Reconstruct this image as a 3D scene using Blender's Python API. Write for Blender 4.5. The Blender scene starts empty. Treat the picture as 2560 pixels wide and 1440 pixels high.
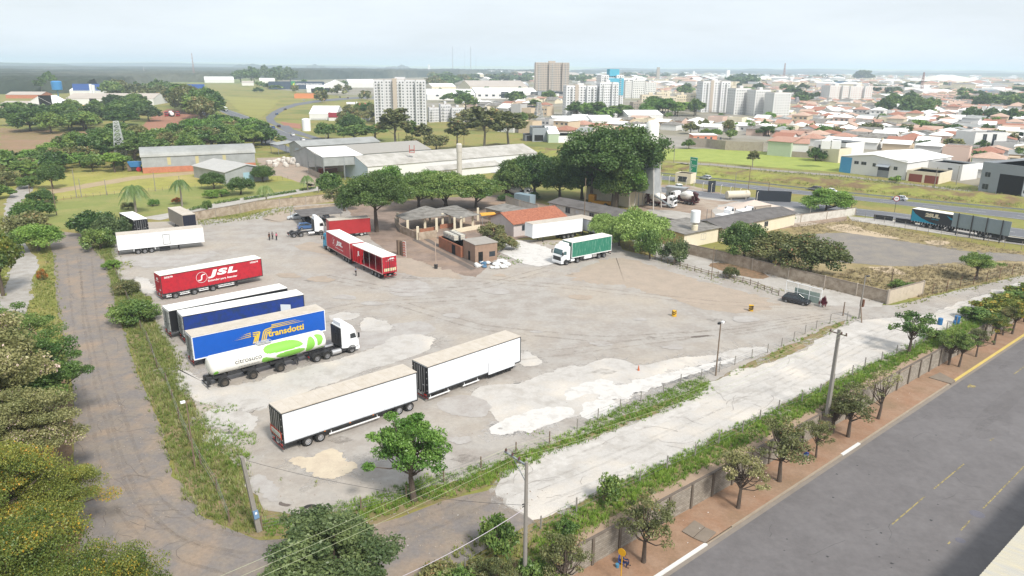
import bpy,math,random
import numpy as np
from math import radians as R,sin,cos,pi,atan2,hypot
from mathutils import Vector,Matrix

SC=bpy.context.scene
COL=SC.collection
# ---------------------------------------------------------------- camera
FPX,HOR,ROLL,CH=1808.0,168.0,R(0.5),36.0
PITCH=math.atan((720 -HOR)/FPX)
_r=Vector((1,0,0)); _f=Vector((0,cos(PITCH),-sin(PITCH))); _u=Vector((0,sin(PITCH),cos(PITCH)))
CR=_r*cos(ROLL)+_u*sin(ROLL); CU=-_r*sin(ROLL)+_u*cos(ROLL)
cam_d=bpy.data.cameras.new('camera'); cam=bpy.data.objects.new('camera',cam_d); COL.objects.link(cam)
cam_d.sensor_width=36; cam_d.lens=36 *FPX/2560; cam_d.clip_start=0.5; cam_d.clip_end=60000
M3=Matrix((CR,CU,-_f)).transposed()
cam.matrix_world=Matrix.Translation((0,0,CH))@M3.to_4x4()
SC.camera=cam

def at(px,py,z=0.0):
  """world point on the plane at height z seen at a photograph pixel"""
  d=_f*FPX+CR*(px-1280)+CU*(720 -py)
  t=(z-CH)/d.z
  return Vector((d.x*t,d.y*t,z))

def proj(p):
  v=Vector(p)-Vector((0,0,CH)); c=v.dot(_f)
  return(1280 +FPX*v.dot(CR)/c,720 -FPX*v.dot(CU)/c)if c>0.1 else(-9e9,-9e9)

def up_at(px,py,ytop,z=0.0):
  """height of something standing at (px,py) whose top shows at row ytop"""
  g=at(px,py,z); lo,hi=0.0,200.0
  for _ in range(40):
    m=(lo+hi)/2
    if proj((g.x,g.y,z+m))[1]>ytop:lo=m
    else:hi=m
  return m

# ---------------------------------------------------------------- sky, sun, exposure
SUN_EL,SUN_AZ=R(47),R(146) # azimuth from +Y clockwise towards +X
W=bpy.data.worlds.new('World'); SC.world=W; W.use_nodes=True
nt=W.node_tree; nt.nodes.clear()
n_out=nt.nodes.new('ShaderNodeOutputWorld'); n_bg=nt.nodes.new('ShaderNodeBackground')
n_sky=nt.nodes.new('ShaderNodeTexSky'); n_sky.sky_type='NISHITA'; n_sky.sun_disc=False
n_sky.sun_elevation=SUN_EL; n_sky.sun_rotation=SUN_AZ; n_sky.air_density=1.0; n_sky.dust_density=2.5; n_sky.ozone_density=1.0
n_tc=nt.nodes.new('ShaderNodeTexCoord'); n_map=nt.nodes.new('ShaderNodeMapping'); n_map.inputs['Scale'].default_value=(1.2,1.2,7.0)
n_no=nt.nodes.new('ShaderNodeTexNoise'); n_no.inputs['Scale'].default_value=2.2; n_no.inputs['Detail'].default_value=7; n_no.inputs['Roughness'].default_value=0.6
n_cr=nt.nodes.new('ShaderNodeMapRange'); n_cr.inputs[1].default_value=0.35; n_cr.inputs[2].default_value=0.75; n_cr.inputs[3].default_value=0.72; n_cr.inputs[4].default_value=0.95
n_mx=nt.nodes.new('ShaderNodeMix'); n_mx.data_type='RGBA'; n_mx.inputs[7].default_value=(10.0,10.7,11.4,1)
L_=nt.links.new
L_(n_tc.outputs['Generated'],n_map.inputs[0]); L_(n_map.outputs[0],n_no.inputs['Vector']); L_(n_no.outputs[0],n_cr.inputs[0])
L_(n_cr.outputs[0],n_mx.inputs[0]); L_(n_sky.outputs[0],n_mx.inputs[6]); L_(n_mx.outputs[2],n_bg.inputs[0]); L_(n_bg.outputs[0],n_out.inputs[0])
n_bg.inputs[1].default_value=0.064
sun_d=bpy.data.lights.new('sun','SUN'); sun=bpy.data.objects.new('sun',sun_d); COL.objects.link(sun)
sun_d.energy=2.9; sun_d.angle=R(10); sun_d.color=(1.0,0.955,0.88)
sv=Vector((sin(SUN_AZ)*cos(SUN_EL),cos(SUN_AZ)*cos(SUN_EL),sin(SUN_EL)))
sun.rotation_euler=sv.to_track_quat('Z','Y').to_euler(); sun.location=(60,-60,150)
SC.view_settings.view_transform='Standard'; SC.view_settings.look='None'
SC.view_settings.exposure=0.66; SC.view_settings.gamma=1.0; SC.view_settings.use_curve_mapping=False
SC.render.engine='CYCLES'
SC.cycles.max_bounces=5; SC.cycles.diffuse_bounces=3; SC.cycles.glossy_bounces=2; SC.cycles.transmission_bounces=3
SC.cycles.volume_bounces=2; SC.cycles.transparent_max_bounces=6; SC.cycles.caustics_reflective=False; SC.cycles.caustics_refractive=False
# ---------------------------------------------------------------- helpers
RN=random.Random(7)
def srgb(h):
  h=h.lstrip('#'); c=[int(h[i:i+2],16)/255 for i in(0,2,4)]
  return tuple(x/12.92 if x<=0.04045 else((x+0.055)/1.055)**2.4 for x in c)

MATS={}
K_ALB=1.0
def mat(name,col,rough=0.7,metal=0.0,var=0.0,vs=1.0,col2=None,bump=0.0,bs=8.0,spec=0.4,dirt=0.0,coord='Object',stretch=None,detail=5,lo=0.38,hi=0.62,col3=None,s3=0.12,wave=None,fray=None):
  """procedural surface: base colour broken up by noise, fine grain, optional bump / corrugation"""
  if name in MATS:return MATS[name]
  m=bpy.data.materials.new(name); m.use_nodes=True; MATS[name]=m
  t=m.node_tree; b=t.nodes['Principled BSDF']; l=t.links.new
  col,col2,col3=[c if c is None else tuple(x*K_ALB for x in(srgb(c)if isinstance(c,str)else c))for c in(col,col2,col3)]
  b.inputs['Roughness'].default_value=rough; b.inputs['Metallic'].default_value=metal
  b.inputs['Specular IOR Level'].default_value=spec
  b.inputs['Base Color'].default_value=(*col,1)
  tc=t.nodes.new('ShaderNodeTexCoord'); vec=tc.outputs[coord]
  if coord=='Object' and stretch is None:pass
  if stretch:
    mp=t.nodes.new('ShaderNodeMapping'); mp.inputs['Scale'].default_value=stretch; l(vec,mp.inputs[0]); vec=mp.outputs[0]
  def noise(s,d=detail,r=0.6):
    n=t.nodes.new('ShaderNodeTexNoise'); n.inputs['Scale'].default_value=s; n.inputs['Detail'].default_value=d; n.inputs['Roughness'].default_value=r
    l(vec,n.inputs['Vector']); return n.outputs[0]
  def rng(x,a,c,e,f):
    n=t.nodes.new('ShaderNodeMapRange'); n.inputs[1].default_value=a; n.inputs[2].default_value=c; n.inputs[3].default_value=e; n.inputs[4].default_value=f; l(x,n.inputs[0]); return n.outputs[0]
  def mix(fac,a,c,mode='MIX'):
    n=t.nodes.new('ShaderNodeMix'); n.data_type='RGBA'; n.blend_type=mode
    if isinstance(fac,float):n.inputs[0].default_value=fac
    else:l(fac,n.inputs[0])
    for k,x in((6,a),(7,c)):
      if isinstance(x,tuple):n.inputs[k].default_value=(*x[:3],1)
      else:l(x,n.inputs[k])
    return n.outputs[2]
  cur=col
  if col2 is not None:cur=mix(rng(noise(vs),lo,hi,0,1),cur,col2)
  if col3 is not None:cur=mix(rng(noise(s3,6),0.48,0.66,0,0.9),cur,col3)
  if var>0:
    g=rng(noise(vs*6 if col2 is not None else vs,4,0.7),0.25,0.75,1 -var,1 +var)
    v=t.nodes.new('ShaderNodeVectorMath'); v.operation='SCALE'; l(g,v.inputs[3])
    if isinstance(cur,tuple):v.inputs[0].default_value=cur
    else:l(cur,v.inputs[0])
    cur=v.outputs[0]
  if dirt>0:
    cur=mix(rng(noise(0.9,6,0.7),0.5,0.8,0,dirt),cur,(0.16,0.11,0.07))
  if not isinstance(cur,tuple):l(cur,b.inputs['Base Color'])
  h=None
  if bump>0:h=noise(bs,6)
  if wave: # (axis 'X'/'Y', period m, depth)
    w=t.nodes.new('ShaderNodeTexWave'); w.bands_direction=wave[0]; w.inputs['Scale'].default_value=0.314 /wave[1]; l(tc.outputs['Object'],w.inputs['Vector'])
    h=w.outputs[1]; bump=wave[2]
  if h is not None:
    bp=t.nodes.new('ShaderNodeBump'); bp.inputs['Strength'].default_value=min(1,bump); bp.inputs['Distance'].default_value=0.05; l(h,bp.inputs['Height']); l(bp.outputs[0],b.inputs['Normal'])
  if fray: # ragged see-through edge material: dust thinning out over the ground below
    tr=t.nodes.new('ShaderNodeBsdfTransparent'); ms=t.nodes.new('ShaderNodeMixShader'); l(rng(noise(fray[0],8,.75),fray[1],fray[1]+(fray[3]if len(fray)>3 else .09),0,fray[2]),ms.inputs[0]); l(tr.outputs[0],ms.inputs[1]); l(b.outputs[0],ms.inputs[2]); l(ms.outputs[0],t.nodes['Material Output'].inputs[0])
  return m

def leafmat(name,c1,c2,c3=None,trans=0.22,up=0.0):
  if name in MATS:return MATS[name]
  m=bpy.data.materials.new(name); m.use_nodes=True; MATS[name]=m
  t=m.node_tree; t.nodes.clear(); l=t.links.new
  c1,c2=[srgb(c)if isinstance(c,str)else c for c in(c1,c2)]
  a=t.nodes.new('ShaderNodeAttribute'); a.attribute_name='tint'
  mx=t.nodes.new('ShaderNodeMix'); mx.data_type='RGBA'; mx.inputs[6].default_value=(*c1,1); mx.inputs[7].default_value=(*c2,1); l(a.outputs['Fac'],mx.inputs[0])
  cur=mx.outputs[2]
  if c3:
    c3=srgb(c3)if isinstance(c3,str)else c3
    r=t.nodes.new('ShaderNodeMapRange'); r.inputs[1].default_value=0.80; r.inputs[2].default_value=0.92; l(a.outputs['Fac'],r.inputs[0])
    m3=t.nodes.new('ShaderNodeMix'); m3.data_type='RGBA'; l(cur,m3.inputs[6]); m3.inputs[7].default_value=(*c3,1); l(r.outputs[0],m3.inputs[0]); cur=m3.outputs[2]
  oi=t.nodes.new('ShaderNodeObjectInfo'); hs=t.nodes.new('ShaderNodeHueSaturation')
  r1=t.nodes.new('ShaderNodeMapRange'); r1.inputs[3].default_value=0.482; r1.inputs[4].default_value=0.512; l(oi.outputs['Random'],r1.inputs[0])
  r2=t.nodes.new('ShaderNodeMapRange'); r2.inputs[3].default_value=1.18; r2.inputs[4].default_value=0.82; l(oi.outputs['Random'],r2.inputs[0])
  l(r1.outputs[0],hs.inputs['Hue']); l(r2.outputs[0],hs.inputs['Value']); l(cur,hs.inputs['Color']); cur=hs.outputs[0]
  d=t.nodes.new('ShaderNodeBsdfDiffuse'); tr=t.nodes.new('ShaderNodeBsdfTranslucent'); gl=t.nodes.new('ShaderNodeBsdfGlossy'); gl.inputs['Roughness'].default_value=0.45
  gl.inputs['Color'].default_value=(1,1,1,1)
  l(cur,d.inputs[0]); l(cur,tr.inputs[0])
  if up: # soft blades scatter light much as the sward they form does
    g_=t.nodes.new('ShaderNodeNewGeometry'); vm=t.nodes.new('ShaderNodeVectorMath'); vm.operation='SCALE'; vm.inputs[3].default_value=1 -up; l(g_.outputs['Normal'],vm.inputs[0])
    va=t.nodes.new('ShaderNodeVectorMath'); va.operation='ADD'; va.inputs[1].default_value=(0,0,up); l(vm.outputs[0],va.inputs[0]); vn_=t.nodes.new('ShaderNodeVectorMath'); vn_.operation='NORMALIZE'; l(va.outputs[0],vn_.inputs[0]); l(vn_.outputs[0],d.inputs['Normal'])
  s1=t.nodes.new('ShaderNodeMixShader'); s1.inputs[0].default_value=trans; l(d.outputs[0],s1.inputs[1]); l(tr.outputs[0],s1.inputs[2])
  s2=t.nodes.new('ShaderNodeMixShader'); s2.inputs[0].default_value=0.025; l(s1.outputs[0],s2.inputs[1]); l(gl.outputs[0],s2.inputs[2])
  o=t.nodes.new('ShaderNodeOutputMaterial'); l(s2.outputs[0],o.inputs[0])
  return m

def tag(o,label=None,cat=None,group=None,kind=None):
  if label:o['label']=label
  if cat:o['category']=cat
  if group:o['group']=group
  if kind:o['kind']=kind
  return o

def thing(name,label,cat,loc=(0,0,0),rz=0.0,group=None,parent=None):
  o=bpy.data.objects.new(name,None); COL.objects.link(o); o.empty_display_size=0.3
  o.location=loc; o.rotation_euler=(0,0,rz)
  if parent:o.parent=parent
  return tag(o,label,cat,group)

def inst(name,me,parent=None,loc=(0,0,0),rot=(0,0,0),scale=None):
  o=bpy.data.objects.new(name,me); COL.objects.link(o)
  o.location=loc; o.rotation_euler=rot
  if scale is not None:o.scale=scale if hasattr(scale,'__len__')else(scale,)*3
  if parent:o.parent=parent
  return o

def kids(o):return[c for c in o.children]
def copy_tree(o,parent=None):
  c=o.copy(); COL.objects.link(c); c.parent=parent
  if parent is not None:c.matrix_parent_inverse=o.matrix_parent_inverse.copy()
  for k in kids(o):copy_tree(k,c)
  return c

class MB:
  def __init__(s):s.v=[]; s.f=[]; s.mi=[]; s.m=Matrix(); s.k=0
  def P(s,*ps):
    i=len(s.v); s.v+=[tuple(s.m@Vector(p))for p in ps]; return i
  def F(s,*idx):s.f.append(tuple(idx)); s.mi.append(s.k)
  def quad(s,a,b,c,d):i=s.P(a,b,c,d); s.F(i,i+1,i+2,i+3)
  def poly(s,pts):i=s.P(*pts); s.F(*range(i,i+len(pts)))
  def box(s,x0,x1,y0,y1,z0,z1):
    i=s.P((x0,y0,z0),(x1,y0,z0),(x1,y1,z0),(x0,y1,z0),(x0,y0,z1),(x1,y0,z1),(x1,y1,z1),(x0,y1,z1))
    for q in((0,3,2,1),(4,5,6,7),(0,1,5,4),(1,2,6,5),(2,3,7,6),(3,0,4,7)):s.F(*[i+k for k in q])
    return s
  def cb(s,c,d):return s.box(c[0]-d[0]/2,c[0]+d[0]/2,c[1]-d[1]/2,c[1]+d[1]/2,c[2]-d[2]/2,c[2]+d[2]/2)
  def prism(s,pts,a,b,ax='y'):
    """2-D outline extruded along an axis; pts in (x,z) for 'y', (y,z) for 'x', (x,y) for 'z'"""
    def q(p,t):return{'y':(p[0],t,p[1]),'x':(t,p[0],p[1]),'z':(p[0],p[1],t)}[ax]
    n=len(pts); i=s.P(*[q(p,a)for p in pts],*[q(p,b)for p in pts])
    s.F(*range(i+n-1,i-1,-1)); s.F(*range(i+n,i+2 *n))
    for k in range(n):s.F(i+k,i+(k+1)%n,i+n+(k+1)%n,i+n+k)
    return s
  def tube(s,p0,p1,r0,r1=None,n=8,caps=True):
    r1=r0 if r1 is None else r1; p0,p1=Vector(p0),Vector(p1); d=(p1-p0)
    if d.length<1e-6:return s
    q=d.to_track_quat('Z','Y'); x=q@Vector((1,0,0)); y=q@Vector((0,1,0))
    c=[(cos(2 *pi*k/n),sin(2 *pi*k/n))for k in range(n)]
    i=s.P(*[p0+(x*a+y*b)*r0 for a,b in c],*[p1+(x*a+y*b)*r1 for a,b in c])
    for k in range(n):s.F(i+k,i+(k+1)%n,i+n+(k+1)%n,i+n+k)
    if caps:s.F(*range(i+n-1,i-1,-1)); s.F(*range(i+n,i+2 *n))
    return s
  def path(s,pts,r,n=6):
    for a,b in zip(pts,pts[1:]):s.tube(a,b,r,r,n)
    return s
  def lathe(s,prof,ax='z',n=20,c=(0,0,0),close=True):
    """prof: (radius, height) pairs"""
    i0=len(s.v)
    for r,h in prof:
      for k in range(n):
        a,b=r*cos(2 *pi*k/n),r*sin(2 *pi*k/n)
        p={'z':(a,b,h),'y':(a,h,b),'x':(h,a,b)}[ax]
        s.P((p[0]+c[0],p[1]+c[1],p[2]+c[2]))
    for j in range(len(prof)-1):
      for k in range(n):s.F(i0+j*n+k,i0+j*n+(k+1)%n,i0+(j+1)*n+(k+1)%n,i0+(j+1)*n+k)
    if close:s.F(*range(i0+n-1,i0-1,-1)); s.F(*range(i0+(len(prof)-1)*n,i0+len(prof)*n))
    return s
  def mesh(s,name,mats,smooth=False,bevel=0.0,merge=False):
    import bmesh
    me=bpy.data.meshes.new(name); me.from_pydata(s.v,[],s.f)
    if not isinstance(mats,(list,tuple)):mats=[mats]
    for m in mats:me.materials.append(m)
    if len(mats)>1:me.polygons.foreach_set('material_index',s.mi)
    bm=bmesh.new(); bm.from_mesh(me)
    if merge or bevel:bmesh.ops.remove_doubles(bm,verts=bm.verts,dist=1e-4)
    bmesh.ops.recalc_face_normals(bm,faces=bm.faces)
    if bevel:
      es=[e for e in bm.edges if e.is_manifold and e.calc_face_angle(0)>0.5]
      bmesh.ops.bevel(bm,geom=es,offset=bevel,segments=2,affect='EDGES',clamp_overlap=True)
    bm.to_mesh(me); bm.free()
    if smooth or bevel:
      me.polygons.foreach_set('use_smooth',[True]*len(me.polygons)); me.set_sharp_from_angle(angle=R(38))
    return me
  def build(s,name,mats,parent=None,loc=(0,0,0),rz=0.0,**kw):
    return inst(name,s.mesh(name,mats,**kw),parent,loc,(0,0,rz))

def text_mesh(body,mt,width,height,shear=0.0,offset=0.0,extrude=0.004,space=1.0):
  c=bpy.data.curves.new('lettering','FONT'); c.body=body; c.size=1; c.shear=shear; c.offset=offset; c.extrude=extrude; c.resolution_u=3; c.space_character=space
  o=bpy.data.objects.new('lettering',c); me=bpy.data.meshes.new_from_object(o); bpy.data.objects.remove(o); bpy.data.curves.remove(c)
  n=len(me.vertices); a=np.empty(n*3); me.vertices.foreach_get('co',a); a=a.reshape(-1,3)
  lo,hi=a.min(0),a.max(0); a[:,0]=(a[:,0]-lo[0])/(hi[0]-lo[0])*width; a[:,1]=(a[:,1]-lo[1])/(hi[1]-lo[1])*height
  me.vertices.foreach_set('co',a.ravel()); me.materials.clear(); me.materials.append(mt); me.update(); return me

def text_side(parent,body,mt,x0,z0,width,height,y,face=-1,name='lettering',**kw):
  """text lying on a vertical side of a vehicle; face -1 reads from -y, +1 from +y"""
  me=text_mesh(body,mt,width,height,**kw)
  rot=(R(90),0,0)if face<0 else(R(90),0,R(180))
  return inst(name,me,parent,(x0,y,z0)if face<0 else(x0+width,y,z0),rot)
def text_end(parent,body,mt,y0,z0,width,height,x,name='lettering',**kw):
  """text on the rear face (normal -x)"""
  return inst(name,text_mesh(body,mt,width,height,**kw),parent,(x,y0,z0),(R(90),0,R(-90)))

def ragged(pts,step=0.7,amp=0.35,seed=0,scale=3.0):
  rr=random.Random(seed); tb=[[rr.uniform(-1,1)for _ in range(257)]for _ in range(5)]
  def vn(o,x):
    i=int(math.floor(x)); f=x-i; f=f*f*(3 -2 *f); T=tb[o]; return T[i%257]*(1 -f)+T[(i+1)%257]*f
  out=[]; s=0.0; n=len(pts)
  for i in range(n):
    a,b=Vector(pts[i][:2]),Vector(pts[(i+1)%n][:2]); d=b-a; L=d.length
    if L<1e-6:continue
    nn=Vector((-d.y,d.x))/L; k=max(1,int(L/step))
    for j in range(k):
      t=j/k; w=(s+L*t)/scale
      am=.6 +.55 *vn(4,w*.35)
      o=amp*am*(vn(0,w)*.9 +vn(1,w*2.3)*.6 +vn(2,w*5.1)*.42 +vn(3,w*11)*.3 +rr.uniform(-.12,.12))
      q=a+d*t+nn*o; out.append((q.x,q.y))
    s+=L
  return out

def smooth_pts(pts,it=2):
  for _ in range(it):
    q=[]
    for i in range(len(pts)):
      a,b=Vector(pts[i]),Vector(pts[(i+1)%len(pts)]); q+=[a*.75 +b*.25,a*.25 +b*.75]
    pts=q
  return pts

def sheet(name,pxs,z,mt,rag=0.0,step=0.7,seed=0,zp=0.0,smooth=0,mb=None,scale=3.0,kind='structure'):
  pts=[at(x,y,zp)for x,y in pxs]
  pts=[Vector((p.x,p.y))for p in pts]
  if smooth:pts=smooth_pts(pts,smooth)
  if rag:pts=ragged(pts,step,rag,seed,scale)
  b=mb or MB(); b.poly([(p[0],p[1],zp+z)for p in pts])
  if mb:return None
  o=b.build(name,mt); tag(o,kind=kind); return o

def inpoly(x,y,P):
  """numpy point-in-polygon"""
  x=np.asarray(x); y=np.asarray(y); c=np.zeros(x.shape,bool); n=len(P)
  for i in range(n):
    x1,y1=P[i][0],P[i][1]; x2,y2=P[(i+1)%n][0],P[(i+1)%n][1]
    if y1==y2:continue
    k=((y1>y)!=(y2>y))&(x<(x2-x1)*(y-y1)/(y2-y1)+x1); c^=k
  return c

def fast_mesh(name,V,F4,mt,tint=None,nper=4):
  """V (n,3), quads/tris (m,nper)"""
  me=bpy.data.meshes.new(name); n,m=len(V),len(F4)
  me.vertices.add(n); me.vertices.foreach_set('co',np.asarray(V,np.float32).ravel())
  me.loops.add(m*nper); me.loops.foreach_set('vertex_index',np.asarray(F4,np.int32).ravel())
  me.polygons.add(m); me.polygons.foreach_set('loop_start',np.arange(0,m*nper,nper,dtype=np.int32)); me.polygons.foreach_set('loop_total',np.full(m,nper,np.int32))
  if tint is not None:
    a=me.attributes.new('tint','FLOAT','FACE'); a.data.foreach_set('value',np.asarray(tint,np.float32))
  me.materials.append(mt); me.update(calc_edges=True); return me
K_ALB=0.80
# ---------------------------------------------------------------- haze (closed box round everything)
FAR=15000
b=MB(); b.box(-FAR-900,FAR+900,-700,FAR+900,-4.5,118)
hz=bpy.data.materials.new('haze_air'); hz.use_nodes=True; _t=hz.node_tree; _t.nodes.clear()
_v=_t.nodes.new('ShaderNodeVolumePrincipled'); _v.inputs['Color'].default_value=(0.72,0.86,1.0,1); _v.inputs['Density'].default_value=0.00017; _v.inputs['Anisotropy'].default_value=0.0
_o=_t.nodes.new('ShaderNodeOutputMaterial'); _t.links.new(_v.outputs[0],_o.inputs['Volume'])
tag(b.build('haze',hz),kind='stuff')

# ---------------------------------------------------------------- ground
GRASS=mat('field_grass',srgb('#8a8a45'),.95,var=.2,vs=.10,col2=srgb('#96884e'),bump=.4,bs=3,col3=srgb('#6a7636'),s3=.022,lo=.42,hi=.6)
FARG=mat('far_ground',srgb('#8e8a5c'),.95,var=.15,vs=.004,col2=srgb('#7b8a4e'),col3=srgb('#6d7c48'),s3=.0012)
LOT=mat('worn_lot',srgb('#b0aaa3'),.95,var=.12,vs=.30,col2=srgb('#a59d95'),bump=.35,bs=7,col3=srgb('#b5aa9c'),s3=.05,lo=.42,hi=.58)
LOTW=mat('white_slab',srgb('#c6c1bb'),.92,var=.09,vs=.6,col2=srgb('#b4aea7'),bump=.25,bs=4,lo=.45,hi=.65,col3=srgb('#dcd3c7'),s3=.15)
LOTWW=mat('bright_slab',srgb('#d8d4cf'),.92,var=.06,vs=.8,col2=srgb('#c2bdb7'),bump=.2,bs=4,lo=.5,hi=.7)
CREAMS=mat('cream_slab',srgb('#d2c4ad'),.92,var=.08,vs=.7,col2=srgb('#c7b8a3'),bump=.2,bs=4)
LANE=mat('old_asphalt',srgb('#857e7a'),.93,var=.16,vs=.5,col2=srgb('#91867b'),bump=.4,bs=8,col3=srgb('#a08d7a'),s3=.22,lo=.42,hi=.6)
STREET=mat('street_asphalt',srgb('#777373'),.9,var=.13,vs=.25,col2=srgb('#706c6c'),detail=8,bump=.15,bs=25,stretch=(1,1,1),lo=.4,hi=.6)
HIGHW=mat('highway_asphalt',srgb('#77787c'),.9,var=.08,vs=.15,col2=srgb('#6f7075'))
TRACK=mat('pale_track',srgb('#b5b0aa'),.95,var=.12,vs=.5,col2=srgb('#a29b92'),bump=.3,bs=5)
LAWN=mat('mown_lawn',srgb('#818a46'),.95,var=.12,vs=.25,col2=srgb('#8a8f4c'),bump=.3,bs=6,col3=srgb('#9a9558'),s3=.08)
YELG=mat('yellow_grass',srgb('#a4a04e'),.95,var=.18,vs=.22,col2=srgb('#959247'),bump=.4,bs=4,col3=srgb('#b3a565'),s3=.06)
RDIRT=mat('red_dirt',srgb('#a58871'),.95,var=.14,vs=.6,col2=srgb('#9e7b62'),bump=.3,bs=6,col3=srgb('#8f7a62'),s3=.15)
YDIRT=mat('yard_dirt',srgb('#a89482'),.95,var=.14,vs=.35,col2=srgb('#968272'),bump=.3,bs=4,col3=srgb('#bfb2a2'),s3=.08)
SHEDD=mat('oily_dirt',srgb('#9a877a'),.9,var=.16,vs=.3,col2=srgb('#857468'),bump=.3,bs=4,col3=srgb('#a98f78'),s3=.08)
DRYG=mat('dry_grass',srgb('#8f8257'),.95,var=.22,vs=.3,col2=srgb('#a08e66'),bump=.5,bs=4,col3=srgb('#b3a07e'),s3=.07)
DASPH=mat('dark_pad',srgb('#857f7a'),.93,var=.12,vs=.3,col2=srgb('#938b80'),bump=.2,bs=8)
CONC=mat('pale_concrete',srgb('#c0bbb4'),.9,var=.1,vs=.4,col2=srgb('#b0aaa2'),bump=.15,bs=5,dirt=.15)
LEAFL=mat('leaf_litter',srgb('#93755a'),.95,var=.25,vs=1.5,col2=srgb('#7c6850'),bump=.5,bs=9)
PAINTW=mat('worn_white_paint',srgb('#cfcfca'),.8,var=.15,vs=2)
PAINTY=mat('worn_yellow_paint',srgb('#b3a26a'),.8,var=.2,vs=1.5,fray=(3.0,.42,.85))
KERBY=mat('kerb_yellow',srgb('#d6bd6c'),.8,var=.1,vs=1); KERBW=mat('kerb_white',srgb('#e6e6e2'),.7,var=.06); KERBC=mat('kerb_concrete',srgb('#a89a88'),.9,var=.15,vs=1)
ZS=-2.4
wl0,wl1=at(1460,1360),at(2345,878); wd=(wl1-wl0).normalized(); wn=Vector((wd.y,-wd.x,0)) # wn points to the street
WA,WB=wl0-wd*60,wl0+wd*330
g=MB(); kx=WB+wn*0
g.poly([tuple(WA),tuple(WB),(WB.x+60,WB.y-80,0),(900,120,0),(FAR,60,0),(FAR,1500,0),(-FAR,1500,0),(-FAR,-200,0),(WA.x,-200,0)])
tag(g.build('ground',GRASS),kind='structure')
g=MB(); g.poly([(-FAR,1500,-.01),(FAR,1500,-.01),(FAR,FAR,-.01),(-FAR,FAR,-.01)]); tag(g.build('far_ground',FARG),kind='structure')
g=MB(); g.poly([(WA.x-20,WA.y-30,ZS-.02),(WB.x+40,WB.y-110,ZS-.02),(900,119,ZS-.02),(900,-300,ZS-.02),(WA.x-20,-300,ZS-.02)]); tag(g.build('lower_ground',RDIRT),kind='structure')
g=MB(); g.quad((WB.x,WB.y,0),(WB.x+60,WB.y-80,0),(WB.x+60,WB.y-80,ZS-.1),(WB.x,WB.y,ZS-.1)); tag(g.build('bank_terrain',GRASS),kind='structure')

S=sheet
S('lane_road',[(205,585),(232,612),(262,650),(300,790),(345,930),(400,1060),(430,1180),(500,1290),(650,1352),(830,1338),(1000,1295),(1110,1252),(1260,1215),(1440,1190),(1330,1310),(1200,1380),(1000,1520),(150,1560),(200,1330),(182,1200),(188,1000),(160,850),(140,740),(133,640),(118,575)],.03,LANE,rag=.35,seed=1)
S('gravel_track',[(62,452),(88,474),(60,492),(50,560),(60,610),(100,655),(82,690),(70,790),(30,830),(-60,830),(-20,760),(8,730),(28,655),(6,560),(16,490)],.03,TRACK,rag=.5,seed=2,smooth=1)
S('lawn',[(112,505),(300,482),(500,466),(720,452),(790,462),(640,497),(520,520),(330,545),(215,572),(130,572)],.02,LAWN,rag=.6,seed=3)
S('meadow',[(-200,452),(100,436),(350,424),(560,440),(690,432),(800,425),(790,462),(720,452),(500,466),(300,482),(112,500),(-200,500)],.015,YELG,rag=1.2,step=2,seed=4)
S('footpath',[(350,545),(420,533),(520,512),(620,492),(700,480),(800,466),(812,474),(640,502),(500,528),(400,551)],.035,CONC,rag=.1,seed=5)
S('dirt_track',[(105,478),(200,462),(330,441),(430,432),(520,426),(522,432),(340,449),(120,487)],.03,mat('track_dirt',srgb('#b09c7c'),.95,var=.15,vs=.4),rag=.5,seed=6)
lot=MB()
lotp=[(290,560),(283,615),(283,650),(300,700),(378,745),(385,800),(440,900),(470,960),(500,1050),(560,1130),(625,1210),(660,1275),(760,1292),(900,1272),(1040,1230),(1150,1198),(1300,1137),(1480,1077),(1650,1007),(1780,952),(1930,882),(2060,822),(2150,787),(2240,769),(2050,764),(1960,725),(1850,695),(1750,672),(1640,645),(1560,625),(1535,602),(1290,600),(1240,560),(1000,600),(990,560),(940,520),(860,508),(720,513),(600,545),(500,550)]
S('x',lotp,.048,LOT,rag=.4,seed=7,mb=lot)
pz=.0545
def patch(pts,k,mt=None,rag=.45,sm_=1,z=None,seed=0):
  if k in(1,2,3)and not z:
    for j in range(2):patch(pts,7 if k<3 else 8,rag=1.5 +j,z=1,seed=int(pts[0][1])+j,sm_=1)
  global pz; pz+=.00042
  lot.k=k; sheet('x',pts,pz+(.004 if k in(1,2)else .010 if k==3 else .012 if k==4 else 0),None,rag=rag,step=.16,seed=seed or int(pts[0][0]),smooth=sm_,mb=lot,scale=1.6); lot.k=0
LM=[LOT,LOTW,CREAMS,LOTWW,mat('dark_stain',srgb('#6f655e'),.9,var=.2,vs=.5),mat('grey_slab',srgb('#b7b2ad'),.92,var=.08,vs=.5,col2=srgb('#aba49e'),bump=.2,bs=4),mat('tan_wear',srgb('#b3a393'),.95,var=.1,vs=.4,col2=srgb('#aa9c8d'),bump=.3,bs=5),mat('white_slab_fray',srgb('#c4beb7'),.92,var=.08,vs=.8,fray=(1.2,.44,.85,.2)),mat('bright_slab_fray',srgb('#d2cdc8'),.92,var=.06,fray=(1.3,.44,.8,.2))]
patch([(1480,660),(1560,640),(1700,690),(1900,740),(1960,770),(1800,790),(1600,720),(1400,700)],6,rag=.8,z=.056)
patch([(780,600),(1000,640),(1200,700),(1000,690),(840,640),(720,620)],6,rag=.8,z=.056)
patch([(437,922),(452,975),(500,1012),(560,1016),(600,1035),(665,1022),(900,930),(1020,898),(1090,868),(1075,835),(985,838),(950,865),(900,885),(820,905),(700,935),(560,975),(500,955),(470,930)],1)
patch([(860,890),(1000,850),(1100,830),(1060,800),(960,815),(900,830),(800,880)],5,z=.0556)
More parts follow.
